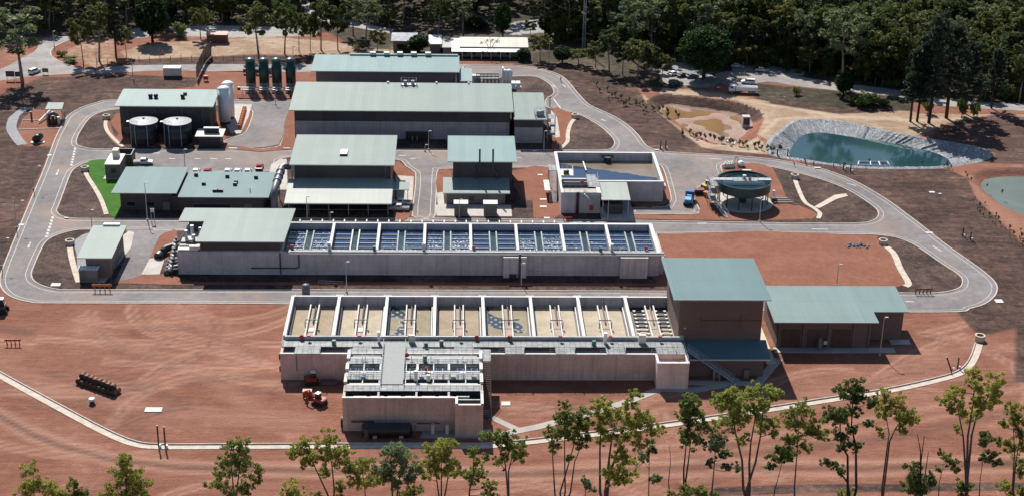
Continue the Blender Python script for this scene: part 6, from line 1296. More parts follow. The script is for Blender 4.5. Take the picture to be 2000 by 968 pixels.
# the heap of rusty drums at the lower left
s_local[0] = True
dr0 = thing('steel_drum','rusty orange drum lying in the long stack on the bare red ground','drum',(0,0,0),0,'rusty drums in the long stack')
MB().cone((0,-.55,0),(0,.55,0),.62,.62,14).build('shell',M['drum'] if 'drum' in M else M['rust'],dr0); MB().cone((0,-.58,0),(0,-.5,0),.66,.66,14).build('hoop',M['black'],dr0); MB().cone((0,.0,0),(0,.08,0),.65,.65,14).build('hoop',M['black'],dr0)
s_local[0] = False
first = True; rnd = random.Random(2)
A_, B_ = at(155,748), at(222,772)
for row,(dx,dy,z,n) in enumerate(((0,0,.62,9),(.55,1.15,.62,9),(.3,.6,1.65,8))):
    for k in range(n):
        p_ = A_.lerp(B_, (k+.5*(row == 2))/8); loc = (p_.x+dx,p_.y+dy+rnd.uniform(-.15,.15),z+.02); rz = rnd.uniform(-.3,.3)+(-.35)
        if first: dr0.location = loc; dr0.rotation_euler = (0,0,rz); first = False
        else: dup(dr0, loc, rz, 'black topped drum in the long stack on the bare red ground' if row == 2 else None)
# sheds among the trees at the top

q = thing('cottage', 'grey walled cottage with a patchy blue and cream roof behind bushes at the top', 'cottage', tuple(g(785,96)))
fl, fr_ = g(766,79,4), g(813,80,4); MB().box(fl.x+.3,fr_.x-.3,fl.y+.4,fl.y+7.4,0,3.8).build('wall', M['clad_grey'], q); slope_slab(rect(fl.x-.4,fr_.x+.4,fl.y-.4,fl.y+8,3.9,4.6),.15).build('roof', M['duct_pale'] if 'duct_pale' in M else M['roof_mid'], q)
for x in (fl.x+1.5,fl.x+4.5): MB().box(x,x+1.2,fl.y+.33,fl.y+.4,1,2.4).build('window', M['glass'], q)
q = thing('white_shed', 'small shed with a bright white roof beside the cottage', 'shed', tuple(g(855,98)))
fl, fr_ = g(838,85,3.6), g(861,85,3.6); MB().box(fl.x+.3,fr_.x-.3,fl.y+.4,fl.y+8.4,0,3.4).build('wall', M['clad_grey'], q); slope_slab(rect(fl.x-.2,fr_.x+.3,fl.y-.3,fl.y+9,3.5,4.2),.15).build('roof', M['white'], q); MB().box(fl.x+1,fl.x+2,fl.y+.33,fl.y+.4,0,2.2).build('door', M['wood_door'], q)
q = thing('long_shed', 'long low shed with a cream roof and white verandah at the top of the site', 'shed', tuple(g(955,106)))
fl, fr_ = g(898,91,3.8), g(1033,96,3.8); y_ = fl.y
MB().box(fl.x+.3,fr_.x-.2,y_+.4,y_+8,0,3.5).build('wall', M['brick_grey'], q); slope_slab(rect(fl.x,fr_.x,y_,y_+9.5,3.7,4.6),.15).build('roof', M['roof_cream'], q)
a, b = g(864,88,3.5), g(882,88,3.5); MB().box(a.x+.3,fl.x,y_+.5,y_+8,0,3.2).build('end_wall', M['brick_grey'], q); slope_slab(rect(a.x,b.x,y_,y_+9,3.4,4.2),.15).build('end_roof', M['roof_grey'] if 'roof_grey' in M else M['roof_mid'], q); slope_slab(rect(b.x+.02,fl.x-.02,y_-.2,y_+9,3.4,4.25),.15).build('end_roof', M['white'], q)
slope_slab(rect(b.x,fr_.x-3,y_-2.6,y_-.15,2.7,3.3),.1).build('verandah_roof', M['white'], q)
for k in range(8): x = b.x+.4+k*(fr_.x-3.6-b.x)/7; MB().bar((x,y_-2.4,0),(x,y_-2.4,2.6),.12).build('verandah_post', M['white'], q)
for k in range(6): x = fl.x+1.2+k*3; MB().box(x,x+1.3,y_+.32,y_+.4,.9,2.2).build('window', M['glass'], q)
# the person on the loop road
def person(px, py, rz, lab):
    b = at(px,py); me_ = bpy.data.meshes.new('body')
    V = [(0,0,.95),(0,0,1.15),(0,0,1.4),(0,0,1.52),(0,.02,1.66),(-.1,0,.9),(-.11,.08,.5),(-.11,0,.06),(-.11,.16,.04),(.1,0,.9),(.11,-.1,.5),(.11,-.22,.06),(.11,-.06,.04),(-.2,0,1.42),(-.26,-.06,1.14),(-.24,.08,.92),(.2,0,1.42),(.26,.06,1.14),(.24,.18,.92)]
    E_ = [(0,1),(1,2),(2,3),(3,4),(0,5),(5,6),(6,7),(7,8),(0,9),(9,10),(10,11),(11,12),(2,13),(13,14),(14,15),(2,16),(16,17),(17,18)]
    Rr = [.15,.14,.17,.06,.1,.1,.07,.05,.05,.1,.07,.05,.05,.07,.05,.04,.07,.05,.04]
    me_.from_pydata(V, E_, []); ob = bpy.data.objects.new('body', me_); COL.objects.link(ob); ob.modifiers.new('skin','SKIN')
    for i, r in enumerate(Rr): me_.skin_vertices[0].data[i].radius = (r, r*.85)
    me_.skin_vertices[0].data[0].use_root = True; sb = ob.modifiers.new('sub','SUBSURF'); sb.levels = 1; sb.render_levels = 1; me_.materials.append(M['cloth'])
    q = thing('person', lab, 'person', tuple(b), rz); ob.parent = q
    with local():
        MB().blob((0,.02,1.74),.095,.11,.07,1,8,6,.02).build('hair', M['black'], q); MB().prism([(-.19,-.14),(.19,-.14),(.17,.14),(-.17,.14)],1.05,1.43).build('vest', M['hivis'], q)
person(1095,160,.6,'person in dark clothes and a green vest walking on the loop road')
# ------------------------------------------------------------------ trees
def cards(cl, seed, size, flat_=.35):
    """cl: array of (x,y,z,rx,rz,n) leaf clumps -> vertices of many small rhombic leaf sprays"""
    R = np.random.default_rng(seed); P = []; S = []
    for x, y, z, rx, rz, n in cl:
        n = int(n); d = R.normal(size=(n, 3)); d /= np.linalg.norm(d, axis=1)[:, None]
        r = R.random(n)**.45; P.append(np.array([x, y, z]) + d*r[:, None]*np.array([rx, rx, rz])); S.append(np.full(n, size))
    P = np.concatenate(P); S = np.concatenate(S)*R.uniform(.6, 1.35, len(P)); n = len(P)
    a = R.normal(size=(n, 3)); a[:, 2] *= .8; a /= np.linalg.norm(a, axis=1)[:, None]
    nn = R.normal(size=(n, 3)); nn[:, 2] += flat_*2; b = np.cross(nn, a); b /= np.linalg.norm(b, axis=1)[:, None]+1e-9
    a = a*S[:, None]*.62; b = b*S[:, None]*.34
    return np.stack([P-a, P+b-a*.15, P+a, P-b-a*.15], 1).reshape(-1, 3)
def card_mesh(name, V, mat):
    me = bpy.data.meshes.new(name); n = len(V)
    me.vertices.add(n); me.vertices.foreach_set('co', V.astype(np.float32).ravel()); me.loops.add(n); me.loops.foreach_set('vertex_index', np.arange(n, dtype=np.int32))
    me.polygons.add(n//4); me.polygons.foreach_set('loop_start', np.arange(0, n, 4, dtype=np.int32)); me.update(); me.validate(); me.materials.append(mat); return me
LEAF = dict(fgreen=leafmat('leaf_forest_green', (.03,.045,.012), (.155,.18,.05)), sapling=leafmat('leaf_sapling', (.10,.10,.04), (.32,.30,.15)), yellow=leafmat('leaf_yellow_green', (.13,.15,.026), (.47,.46,.10)), green=leafmat('leaf_green', (.095,.13,.028), (.36,.40,.09)), dark=leafmat('leaf_dark_green', (.04,.07,.02), (.21,.27,.065)),
            grey=leafmat('leaf_grey_green', (.065,.092,.038), (.25,.30,.14)), forest=leafmat('leaf_forest', (.022,.036,.011), (.115,.145,.038)), olive=leafmat('leaf_olive', (.042,.052,.013), (.20,.21,.052)), deep=leafmat('leaf_deep_green', (.010,.028,.008), (.04,.092,.019)), pine=leafmat('leaf_pine', (.02,.032,.02), (.085,.105,.065)))
def onplane(px, py, yb):
    d = _f + (px-CX)/FOC*_r - (py-CY)/FOC*_u; t = yb/d.y; return Vector((d.x*t, yb, HC+d.z*t))
def fgtree(base, stems, clumps, leaf, label, cat='tree', name='gum_tree', r0=.26, seed=0, group=None, dens=1.0):
    rnd = random.Random(seed); b = g(*base); yb = b.y; t = thing(name, label, cat, tuple(b), 0, group)
    tm = MB(); nodes = []
    for st in stems:
        pts = [b.copy()] + [onplane(x, y, yb) for x, y in st]; L = len(pts)
        dep = rnd.uniform(-1, 1)
        for i, p in enumerate(pts): p.y += dep*i/L
        rr = [r0*(1-.72*i/(L-1)) for i in range(L)]
        tm.tube(pts, rr, 8)
        for i in range(L-1):
            for k in range(4): nodes.append((pts[i].lerp(pts[i+1], k/4), rr[i]))
        nodes.append((pts[-1], rr[-1]))
    cl = []
    for (x, y, r) in clumps:
        p = onplane(x, y, yb); k = abs(pr((p.x+1, p.y, p.z))[0]-pr(p)[0]); R_ = r/k
        p.y += rnd.uniform(-1.6, 1.6)
        cand = [(n_, q) for n_, q in nodes if n_.z < p.z-.3] or nodes
        n_, q = min(cand, key=lambda e: (e[0]-p).length + .5*abs((p.z-e[0].z)-1.0))
        tw_ = [p+Vector((rnd.gauss(0,R_*.8),rnd.gauss(0,R_*.7),rnd.uniform(-.5,.9)*R_)) for _ in range(3)]
        for q_ in tw_: tm.tube([p+Vector((0,0,-R_*.3)), p.lerp(q_,.5)+Vector((0,0,-.1)), q_], [.035,.025,.012], 4)
        mid = n_.lerp(p, .5) + Vector((rnd.uniform(-.3,.3), rnd.uniform(-.3,.3), rnd.uniform(-.5,.1)))
        rb = min(q*.6, .11)
        if (p-n_).length > .4: tm.tube([n_, mid, p], [rb, rb*.65, .025], 5); nodes.append((mid, rb*.7))
        for j in range(2):
            q_ = mid.lerp(p, .35+.4*j)+Vector((rnd.gauss(0,R_*.45),rnd.gauss(0,R_*.4),rnd.gauss(0,R_*.35))); s = R_*rnd.uniform(.3,.5); cl.append((q_.x,q_.y,q_.z,s,s*.9,int((70*s*s+12)*dens)))
        R_ *= 1.34
        for j in range(12):
            a = rnd.uniform(0, 2*pi); e = rnd.uniform(-1.15, .75); s = R_*rnd.uniform(.22, .52); rr_ = R_*rnd.uniform(.2, 1.2)
            q_ = p + Vector((cos(a)*rr_, sin(a)*rr_, e*R_*.8)); cl.append((q_.x, q_.y, q_.z, s, s*.8, int((92*s*s+20)*dens)))
            if j < 3: tm.tube([p+Vector((0,0,-.2)), q_], [.03, .012], 4)
    tm.build('trunk', M['bark'] if leaf != 'dark' else M['bark_dark'], t, True)
    if cl:
        V = cards(cl, seed, .33) - np.array([b.x, b.y, 0]); o = bpy.data.objects.new('crown', card_mesh('crown', V, LEAF[leaf])); COL.objects.link(o); o.parent = t
    return t
FG = [
 ((68,1003),[[(67,960),(66,925)]],[(60,913,11),(72,938,14),(44,955,16),(92,941,14),(110,951,14),(60,950,14)],'yellow','young yellow green gum cut by the bottom edge at the far left'),
 ((146,1006),[[(145,965),(144,945)]],[(144,938,9),(160,955,12),(128,962,10),(148,962,12)],'green','short green gum second from the left along the bottom edge'),
 ((247,1012),[[(247,950),(250,905)],[(235,950)]],[(253,890,13),(237,910,15),(265,913,14),(225,933,15),(257,937,17),(281,941,12),(213,961,15),(277,961,15),(245,957,16),(248,925,12)],'yellow','rounded yellow green gum below the two black standpipes'),
 ((458,1012),[[(455,950),(449,885)],[(463,950),(473,880)]],[(449,868,12),(473,868,12),(441,890,13),(477,895,15),(433,913,10),(493,921,13),(461,918,13),(417,941,12),(441,949,13),(481,947,15),(499,941,9),(460,900,10)],'green','full green gum right of the two black standpipes at the bottom'),
 ((648,992),[[(640,966),(625,935),(610,905),(602,885)],[(653,960),(648,910),(643,885)]],[(646,856,13),(636,874,13),(659,868,12),(664,884,13),(677,881,11),(602,874,13),(584,876,12),(574,881,9),(610,886,13),(595,899,11),(623,886,12),(633,918,11),(643,897,9)],'yellow','two stemmed spreading gum left of the front inlet tank'),
 ((716,1006),[[(712,950),(706,915)]],[(700,905,15),(686,915,11),(720,897,12),(710,928,15),(695,943,12),(735,940,13),(747,927,9)],'yellow','bushy yellow green gum below the black surge vessel'),
 ((770,1006),[[(765,950),(762,900)],[(778,950),(785,905)]],[(766,873,12),(782,873,13),(756,889,14),(782,889,15),(751,907,14),(777,909,16),(797,898,14),(807,915,13),(795,925,13),(756,925,12),(771,927,13),(820,912,9)],'grey','dense grey green gum below the middle of the front inlet tank'),
 ((862,1004),[[(855,950),(848,900)],[(862,950),(862,890)],[(872,950),(880,900)]],[(859,869,14),(879,869,11),(843,879,13),(866,884,15),(838,897,13),(859,902,15),(882,897,13),(877,915,13),(853,918,11),(887,930,8),(833,931,7)],'yellow','many stemmed yellow green gum below the right bay of the inlet tank'),
 ((915,1002),[[(917,955),(925,920),(925,890)]],[(925,886,9),(933,897,8),(946,897,7),(910,920,9),(930,925,11),(920,935,11),(941,930,8),(956,950,9),(958,961,9)],'green','thin open gum between the inlet tank and the footpath'),
 ((994,1000),[[(991,950),(987,905),(978,880),(966,858)],[(993,920),(1005,870)]],[(956,848,13),(969,863,9),(987,857,12),(994,869,10),(987,884,11),(976,907,9),(1010,858,13),(1015,878,13),(1013,894,11)],'green','leaning slender gum at the lower end of the footpath'),
 ((1097,1002),[[(1084,966),(1080,900),(1078,858)],[(1094,960),(1106,920),(1120,870),(1128,835)],[(1104,960),(1103,890),(1102,800)],[(1114,960),(1122,900),(1140,855)]],[(1102,788,7),(1102,801,9),(1108,812,11),(1092,815,9),(1128,810,12),(1143,815,12),(1108,828,13),(1128,828,13),(1143,835,11),(1077,848,10),(1087,856,11),(1108,843,11),(1133,853,11),(1146,856,8),(1082,869,9),(1110,884,6)],'green','slim gum of four thin stems crossing the footpath'),
 ((1182,1004),[[(1172,960),(1172,880),(1174,835)],[(1182,960),(1190,890),(1195,850),(1207,815)],[(1190,930),(1210,870),(1235,845),(1250,825)]],[(1174,789,13),(1230,777,8),(1243,772,9),(1225,789,7),(1169,805,14),(1190,802,14),(1205,812,15),(1225,810,13),(1251,807,15),(1269,815,14),(1179,822,13),(1205,830,17),(1230,830,17),(1251,833,14),(1277,840,9),(1292,840,7),(1179,840,11),(1220,848,13),(1246,853,11),(1177,863,8),(1220,874,11),(1205,884,11),(1225,894,13),(1190,910,13),(1210,915,15),(1228,925,12),(1195,930,11),(1225,945,9)],'yellow','largest broad crowned gum in the middle of the bottom row'),
 ((1267,996),[[(1267,960),(1268,900),(1269,865)]],[(1269,863,7),(1277,879,7),(1256,899,7),(1256,884,8),(1282,935,7),(1274,935,5)],'grey','spindly sapling just right of the largest gum'),
 ((1336,962),[[(1335,915),(1339,870),(1346,800)],[(1345,900),(1350,860)]],[(1343,776,11),(1356,784,11),(1333,787,6),(1333,805,10),(1348,799,13),(1361,805,13),(1359,820,14),(1369,817,9),(1343,822,9),(1341,835,9),(1343,853,13),(1353,853,11),(1382,828,11),(1348,840,11)],'dark','narrow dense dark gum standing on the pale drain'),
 ((1390,992),[[(1390,960),(1394,915),(1399,850)]],[(1396,843,8),(1400,853,11),(1392,874,10),(1402,871,10),(1410,884,8),(1425,889,8),(1433,907,8),(1387,902,6),(1415,902,6),(1373,866,5)],'grey','small thin gum right of the narrow dark gum'),
 ((1462,990),[[(1452,955),(1450,900),(1438,850),(1430,800)],[(1464,950),(1463,900),(1466,860),(1478,790)],[(1458,955),(1475,900),(1484,850),(1490,790)]],[(1402,766,9),(1415,769,13),(1433,764,14),(1402,781,10),(1423,784,11),(1440,784,15),(1456,779,11),(1461,799,13),(1476,766,11),(1484,761,9),(1487,779,13),(1497,792,13),(1476,799,13),(1440,802,13),(1415,822,13),(1430,828,12),(1446,817,12),(1494,822,13),(1512,760,11),(1518,772,9),(1509,778,9),(1512,823,9),(1506,835,7),(1451,848,9),(1487,838,9)],'green','tall wide gum of several heavy stems below the tallest building'),
 ((1552,992),[[(1552,950),(1557,890),(1562,830)]],[(1568,793,13),(1548,805,12),(1577,808,13),(1539,823,11),(1565,823,15),(1592,817,11),(1601,841,11),(1610,850,6),(1580,838,11),(1533,847,8),(1559,853,10),(1571,870,9),(1548,864,9)],'green','round headed gum with one straight trunk below the low wide building'),
 ((1509,985),[[(1513,955),(1521,925),(1530,885)]],[(1530,870,9),(1518,870,6),(1536,885,11),(1524,885,9),(1509,891,8),(1503,900,7),(1545,894,7)],'dark','small slanting gum left of the round headed gum'),
 ((1662,992),[[(1656,960),(1656,890),(1643,870),(1640,800)],[(1672,955),(1671,870),(1662,830),(1665,770)],[(1655,940),(1630,905)]],[(1667,748,14),(1649,754,12),(1678,757,11),(1640,766,9),(1678,772,11),(1699,775,11),(1702,787,7),(1667,778,11),(1619,796,9),(1610,811,9),(1634,805,12),(1649,808,11),(1667,799,10),(1696,823,7),(1643,826,12),(1661,832,8),(1637,847,9),(1658,858,13),(1649,870,9),(1675,864,7),(1610,891,8),(1625,900,8),(1643,915,8)],'dark','tall dark two stemmed gum with a low side branch'),
 ((1722,992),[[(1723,955),(1733,880),(1738,850),(1730,800)],[(1737,860),(1748,835),(1762,810)]],[(1729,775,10),(1726,796,11),(1738,787,8),(1756,784,13),(1765,799,13),(1756,811,13),(1774,814,11),(1783,817,7),(1729,814,9),(1714,832,4),(1720,847,4),(1759,826,9)],'yellow','open yellow green gum with a forked trunk right of the dark gum'),
 ((1798,990),[[(1797,930),(1798,880),(1792,848)],[(1798,900),(1804,848)],[(1806,940),(1815,885)]],[(1791,912,8),(1774,915,5),(1786,930,11),(1797,933,13),(1780,942,11),(1797,948,15),(1821,930,6),(1824,942,7),(1786,957,13)],'dark','low leafy gum with dead bare stems sticking out of its top'),
 ((1888,985),[[(1886,930),(1880,850),(1868,790)],[(1890,930),(1898,850),(1908,810),(1936,765)],[(1888,925),(1890,850),(1900,790),(1903,745)]],[(1907,730,11),(1899,739,11),(1913,751,9),(1940,730,11),(1937,748,10),(1928,760,11),(1943,760,10),(1869,757,10),(1851,763,11),(1839,775,9),(1866,772,11),(1875,787,11),(1854,787,9),(1902,778,10),(1928,778,13),(1940,787,11),(1913,793,9),(1902,814,11),(1869,835,6),(1881,799,9)],'yellow','tall V shaped gum with a pale open crown near the right'),
 ((1912,980),[[(1914,940),(1922,880)]],[(1925,847,7),(1940,850,8),(1913,853,7),(1928,864,11),(1934,882,10),(1925,894,9),(1943,894,7)],'dark','small dark gum beside the tall V shaped gum'),
 ((1976,990),[[(1977,945),(1980,880),(1976,820)],[(1983,900),(1992,840)]],[(1973,790,8),(1985,805,12),(1994,814,12),(1958,823,6),(1982,829,12),(1964,855,8),(1991,847,11),(1997,870,11),(1973,873,7),(1997,900,11),(1994,918,9)],'yellow','gum at the far right edge of the bottom row'),
 ((1833,982),[[(1835,945),(1845,910)]],[(1851,894,8),(1860,900,8),(1869,915,6),(1842,890,5),(1836,921,5)],'green','tiny sapling left of the tall V shaped gum'),
 ((1308,972),[[(1306,940),(1310,905),(1309,872)]],[],'grey','bare dead stick of a sapling in the bottom row'),
]
for i, (b, s, cl, lf, lab) in enumerate(FG): fgtree(b, s, cl, lf, lab, seed=100+i, r0=.30 if len(cl) > 18 else .2 if len(cl) > 7 else .13)
for i, (b, cl, lf, lab) in enumerate((((1357,984),[(1359,955,13),(1340,962,11),(1378,962,11),(1312,965,7),(1395,968,8)],'green','leafy low shrub at the bottom edge under the narrow dark gum'),((572,984),[(572,958,13),(587,963,11),(559,961,9)],'yellow','low round shrub at the bottom edge left of the two stemmed gum'),
      ((1880,984),[(1876,948,9),(1888,948,9),(1880,962,10)],'dark','low shrub at the foot of the tall V shaped gum'),((1972,984),[(1961,954,11),(1976,957,11),(1996,945,11)],'yellow','low shrub at the bottom right corner'),((664,984),[(664,948,9),(666,961,9),(618,962,7)],'green','low shrub at the foot of the two stemmed gum'),
      ((1143,980),[(1143,938,6),(1147,952,6),(1158,955,4)],'grey','thin dry shrub between the slim gum and the largest gum'),((1645,985),[(1642,964,8),(1662,962,8)],'green','low shrub at the foot of the dark two stemmed gum'),((800,985),[(800,952,8),(812,960,9),(790,962,8)],'yellow','low shrub between two gums under the inlet tank'))):
    fgtree(b, [[(cl[0][0], cl[0][1])]], cl, lf, lab, 'shrub', 'shrub', .1, 300+i)

# forest trees: prototypes built at the origin, then copied
def proto(kind, seed, H, Wd, leaf, name, dens=1.0, size=.75):
    R = random.Random(seed); tm = MB(); cl = []
    if kind == 'euc':
        hf = H*R.uniform(.38,.5); lx, ly = R.uniform(-.06,.06)*H, R.uniform(-.06,.06)*H; top = Vector((lx, ly, H*.8))
        tm.tube([(0,0,0),(lx*.3,ly*.3,hf*.6),(lx*.6,ly*.6,hf),tuple(top)],[H*.018,H*.014,H*.011,H*.004],7)
        for k in range(16):
            a = 2.4*k+R.uniform(-.4,.4); z = H*(.45+.53*((k+.5)/16)**.85); rad = Wd*.5*(1.0-abs((z/H)-.68)*1.1)*R.uniform(.5,1.0); p = Vector((lx*.7+rad*cos(a), ly*.7+rad*sin(a), z)); s = Wd*R.uniform(.13,.20)
            n0 = Vector((lx*.6,ly*.6,hf)).lerp(top, max(0,min(1,(z-hf-s*1.5)/(H*.8-hf)))); tm.tube([n0, n0.lerp(p,.55)+Vector((0,0,-.3)), p],[H*.006,H*.004,.03],5)
            for j in range(4):
                a2 = R.uniform(0,2*pi); q = p+Vector((cos(a2)*s*.7,sin(a2)*s*.7,R.uniform(-.35,.5)*s)); ss = s*R.uniform(.5,.75); cl.append((q.x,q.y,q.z,ss,ss*.75,int((22*ss*ss/size/size*.55+15)*dens)))
    elif kind == 'round':
        tm.tube([(0,0,0),(0,0,H*.3),(0,0,H*.7)],[H*.03,H*.025,H*.01],8)
        for k in range(70):
            z = -1+2*(k+.5)/70; a = 2.399*k; rr = sqrt(max(0,1-z*z)); q = .82*R.uniform(.85,1.12); p = Vector((Wd*.5*rr*cos(a)*q, Wd*.5*rr*sin(a)*q, H*.56+H*.42*z*q)); s = Wd*R.uniform(.09,.14); cl.append((p.x,p.y,p.z,s,s*.8,int((30*s*s/size/size*.5+14)*dens)))
            if k % 9 == 0: tm.tube([(0,0,H*.35), p],[H*.008,.03],5)
    elif kind == 'pine':
        tm.tube([(0,0,0),(H*.01,0,H*.5),(0,0,H*.97)],[H*.017,H*.013,.05],7)
        for k in range(46):
            t_ = k/46; z = H*(.26+.70*t_); a = 2.4*k+R.uniform(-.5,.5); L = Wd*.5*(1-.75*t_**1.6)*R.uniform(.55,1.05); e = Vector((L*cos(a),L*sin(a),z+L*.25)); tm.tube([(0,0,z-.3), e],[.07,.02],4)
            for j in (.45,.75,1.0):
                s = Wd*.075*R.uniform(.7,1.2); q = Vector((0,0,z)).lerp(e, j); cl.append((q.x,q.y,q.z,s*1.2,s*.8,int(22*dens)))
    else:
        tm.tube([(0,0,0),(0,0,H*.6)],[.12,.05],5)
        for k in range(9):
            a = 2.4*k; p = Vector((Wd*.32*cos(a)*R.uniform(.4,1),Wd*.32*sin(a)*R.uniform(.4,1),H*R.uniform(.35,.75))); s = Wd*R.uniform(.18,.26); cl.append((p.x,p.y,p.z,s,min(s,H*.3),int((20*s*s/size/size*.5+14)*dens))); tm.tube([(0,0,H*.1),p],[.06,.02],4)
    V = cards(cl, seed, size)
    with local(): tr = tm.build('trunk', M['bark_pale'] if kind == 'euc' or leaf == 'sapling' else M['bark_dark'], None, True)
    cr = bpy.data.objects.new('crown', card_mesh('crown', V, LEAF[leaf])); COL.objects.link(cr)
    return dict(trunk=tr.data, crown=cr.data, V=V, H=H, W=Wd, name=name, objs=(tr, cr))
PR = dict(e1=proto('euc',1,20,11,'forest','forest_gum'), e2=proto('euc',2,22,10,'olive','forest_gum'), e3=proto('euc',3,18,12,'forest','forest_gum'), e4=proto('euc',4,24,12,'grey','forest_gum'), e5=proto('euc',5,15,10,'olive','forest_gum',1.1,.65), e6=proto('euc',6,21,13,'fgreen','forest_gum',1.1),
          r1=proto('round',7,15,14,'deep','round_tree',1.3,.6), r2=proto('round',8,12,8,'deep','round_tree',1.2,.6), p1=proto('pine',9,26,13,'pine','casuarina',1.0,.8), p2=proto('pine',10,22,9,'pine','casuarina',.9,.75), s1=proto('shrub',11,3.5,5,'olive','shrub',1.1,.5), s2=proto('shrub',12,4,5,'dark','shrub',1.1,.5), s3=proto('shrub',13,3.5,2.4,'sapling','sapling',1.0,.35))
for P_ in PR.values():
    for o in P_['objs']: bpy.data.objects.remove(o)
def plant(k, loc, H, rz, label, cat, group=None, wx=1.0, nm_=None):
    P_ = PR[k]; s = H/P_['H']; t = bpy.data.objects.new(nm_ or P_['name'], None); COL.objects.link(t); t.location = loc; t.rotation_euler = (0,0,rz); t.scale = (s*wx,s*wx,s); tag(t, label, cat, group)
    for nm in ('trunk','crown'): o = bpy.data.objects.new(nm, P_[nm]); COL.objects.link(o); o.parent = t
    return t
rnd = random.Random(77); taken = []
def pt(k, px, py, ty, label, cat='tree', wpx=None, group=None):
    b = g(px, py); H = hh(px, py, ty); wx = 1.0
    if wpx: wx = wpx/6.0/(PR[k]['W']*H/PR[k]['H'])
    taken.append((b.x, b.y, 4)); return plant(k, (b.x,b.y,-.05), H, rnd.uniform(0,6.28), label, cat, group, wx)
pt('e4',44,164,18,'big olive gum with a spreading crown by the sign boards at the left',wpx=105); pt('e5',163,124,34,'yellowish gum with a thin trunk in the entrance road island',wpx=48); pt('e2',194,120,8,'tall olive gum in the entrance road island',wpx=62)
pt('p2',227,113,-22,'dark narrow tree with drooping foliage beside the entrance road',wpx=52); pt('s2',137,122,108,'low dense shrub at the entrance road island edge','shrub',40); pt('s1',120,110,99,'pale low shrub at the entrance road island','shrub',26); pt('e5',247,108,55,'small olive gum right of the dark narrow tree',wpx=34)
pt('r2',298,82,-12,'dense bright green round tree at the top left',wpx=72); pt('e5',392,76,18,'small olive gum left of the red shed',wpx=46); pt('s2',352,72,38,'dark bush behind the orange ground','shrub',40)
for px,py,ty,k,w,lab in ((506,118,8,'e2',64,'tall gum behind the leftmost green vessel'),(556,106,6,'e1',58,'gum with a dark crown left of the rearmost hall'),(584,102,28,'e5',40,'small gum on the orange ground behind the upper road'),(606,100,32,'e5',36,'slender gum among the trees left of the rearmost hall'),(627,98,6,'e6',62,'forked gum with a leaning limb behind the rearmost hall'),(660,98,14,'e3',54,'olive gum behind the left end of the rearmost hall roof'),(714,88,-6,'e4',60,'tall gum at the foot of the diagonal track'),(737,103,60,'e5',34,'brownish small tree right of the sandy track'),(690,70,0,'e1',56,'dark gum standing on the diagonal track edge'),
    (818,103,66,'r2',46,'dark round tree in front of the white roofed shed'),(856,80,-2,'e1',60,'gum behind the white roofed shed'),(905,72,-8,'e4',62,'tall gum behind the long low shed'),(982,74,2,'r2',38,'upright bright green tree behind the long shed'),(1055,120,70,'e5',44,'olive topped tree at the right end of the long shed'),(1022,118,94,'r2',30,'small dense bush tree before the long shed'),(1098,124,88,'r2',40,'broad leaved dark tree above the upper road bend'),(1130,128,98,'e5',40,'low dark tree left of the boundary gums'),
    (1163,132,84,'e5',38,'small yellow green gum above the road bend'),(1190,140,60,'e1',52,'dark gum above the right road bend'),(1216,146,84,'e6',46,'bushy gum above the row of saplings'),(1246,154,82,'e5',56,'olive gum with a flat crown left of the parked cars'),(1272,158,96,'e3',46,'dark low gum nearest the muddy pond'),(1292,160,108,'e5',36,'small dark tree left of the parked white car'),(1236,120,-6,'e4',72,'very tall pale gum behind the flat crowned olive gum'),(1350,112,-6,'e6',66,'tall gum directly behind the big round tree'),
    (1645,168,18,'e4',92,'large grey green gum beside the far road'),(1647,188,140,'r2',38,'small round green tree at the near edge of the far road'),(1778,238,92,'p2',58,'first slim casuarina of the group above the lined pond'),(1791,238,64,'p2',60,'second slim casuarina of the group above the lined pond'),(1814,241,18,'p1',96,'tallest casuarina above the lined pond'),(1848,231,42,'p1',104,'broad casuarina with a leaning trunk above the lined pond'),(1884,222,78,'p1',70,'hazy grey casuarina at the right of the group'),(1936,212,92,'p2',50,'thin dark casuarina beside the far road at the right'),(1990,200,92,'e6',64,'bright green tree at the right edge above the far road'),(1878,228,188,'s2',30,'dark bush under the casuarinas'),(1902,228,196,'s2',26,'rounded bush right of the casuarina trunks'),(1812,222,192,'s1',24,'pale bush between the casuarina trunks')):
    pt(k, px, py, ty, lab, 'shrub' if k[0] == 's' else 'tree', w)
pt('r1',1374,154,46,'huge dense dark round tree shading the parked cars',wpx=108)
for px,py,ty,w,k,lab in ((795,100,82,46,'s1','yellow green shrub in front of the cottage'),(1690,205,178,62,'s2','wide dark green shrub beside the small round tree'),(1722,206,190,36,'s2','low dark shrub at the right of the wide shrub'),(1664,203,184,30,'s1','pale low shrub before the small round tree'),(1555,186,168,22,'s1','small pale shrub by the far road left'),(700,98,84,34,'s1','dry brown bush beside the sandy track'),(930,56,36,60,'r2','bright low tree behind the white roofed shed'),(1010,98,88,20,'s1','small bush under the long shed verandah'),(905,100,92,26,'s2','dark bush under the long shed verandah')): pt(k,px,py,ty,lab,'shrub' if k[0]=='s' else 'tree',w)
# leafless tree before the long shed
fgtree((958,112), [[(957,100),(950,84),(942,76)],[(958,98),(966,84),(976,74)],[(957,100),(958,82),(956,72)]], [(940,82,3),(972,80,3),(962,76,3),(950,78,3)], 'grey', 'bare leafless tree in front of the cream shed roof', r0=.16, seed=500, dens=.15)
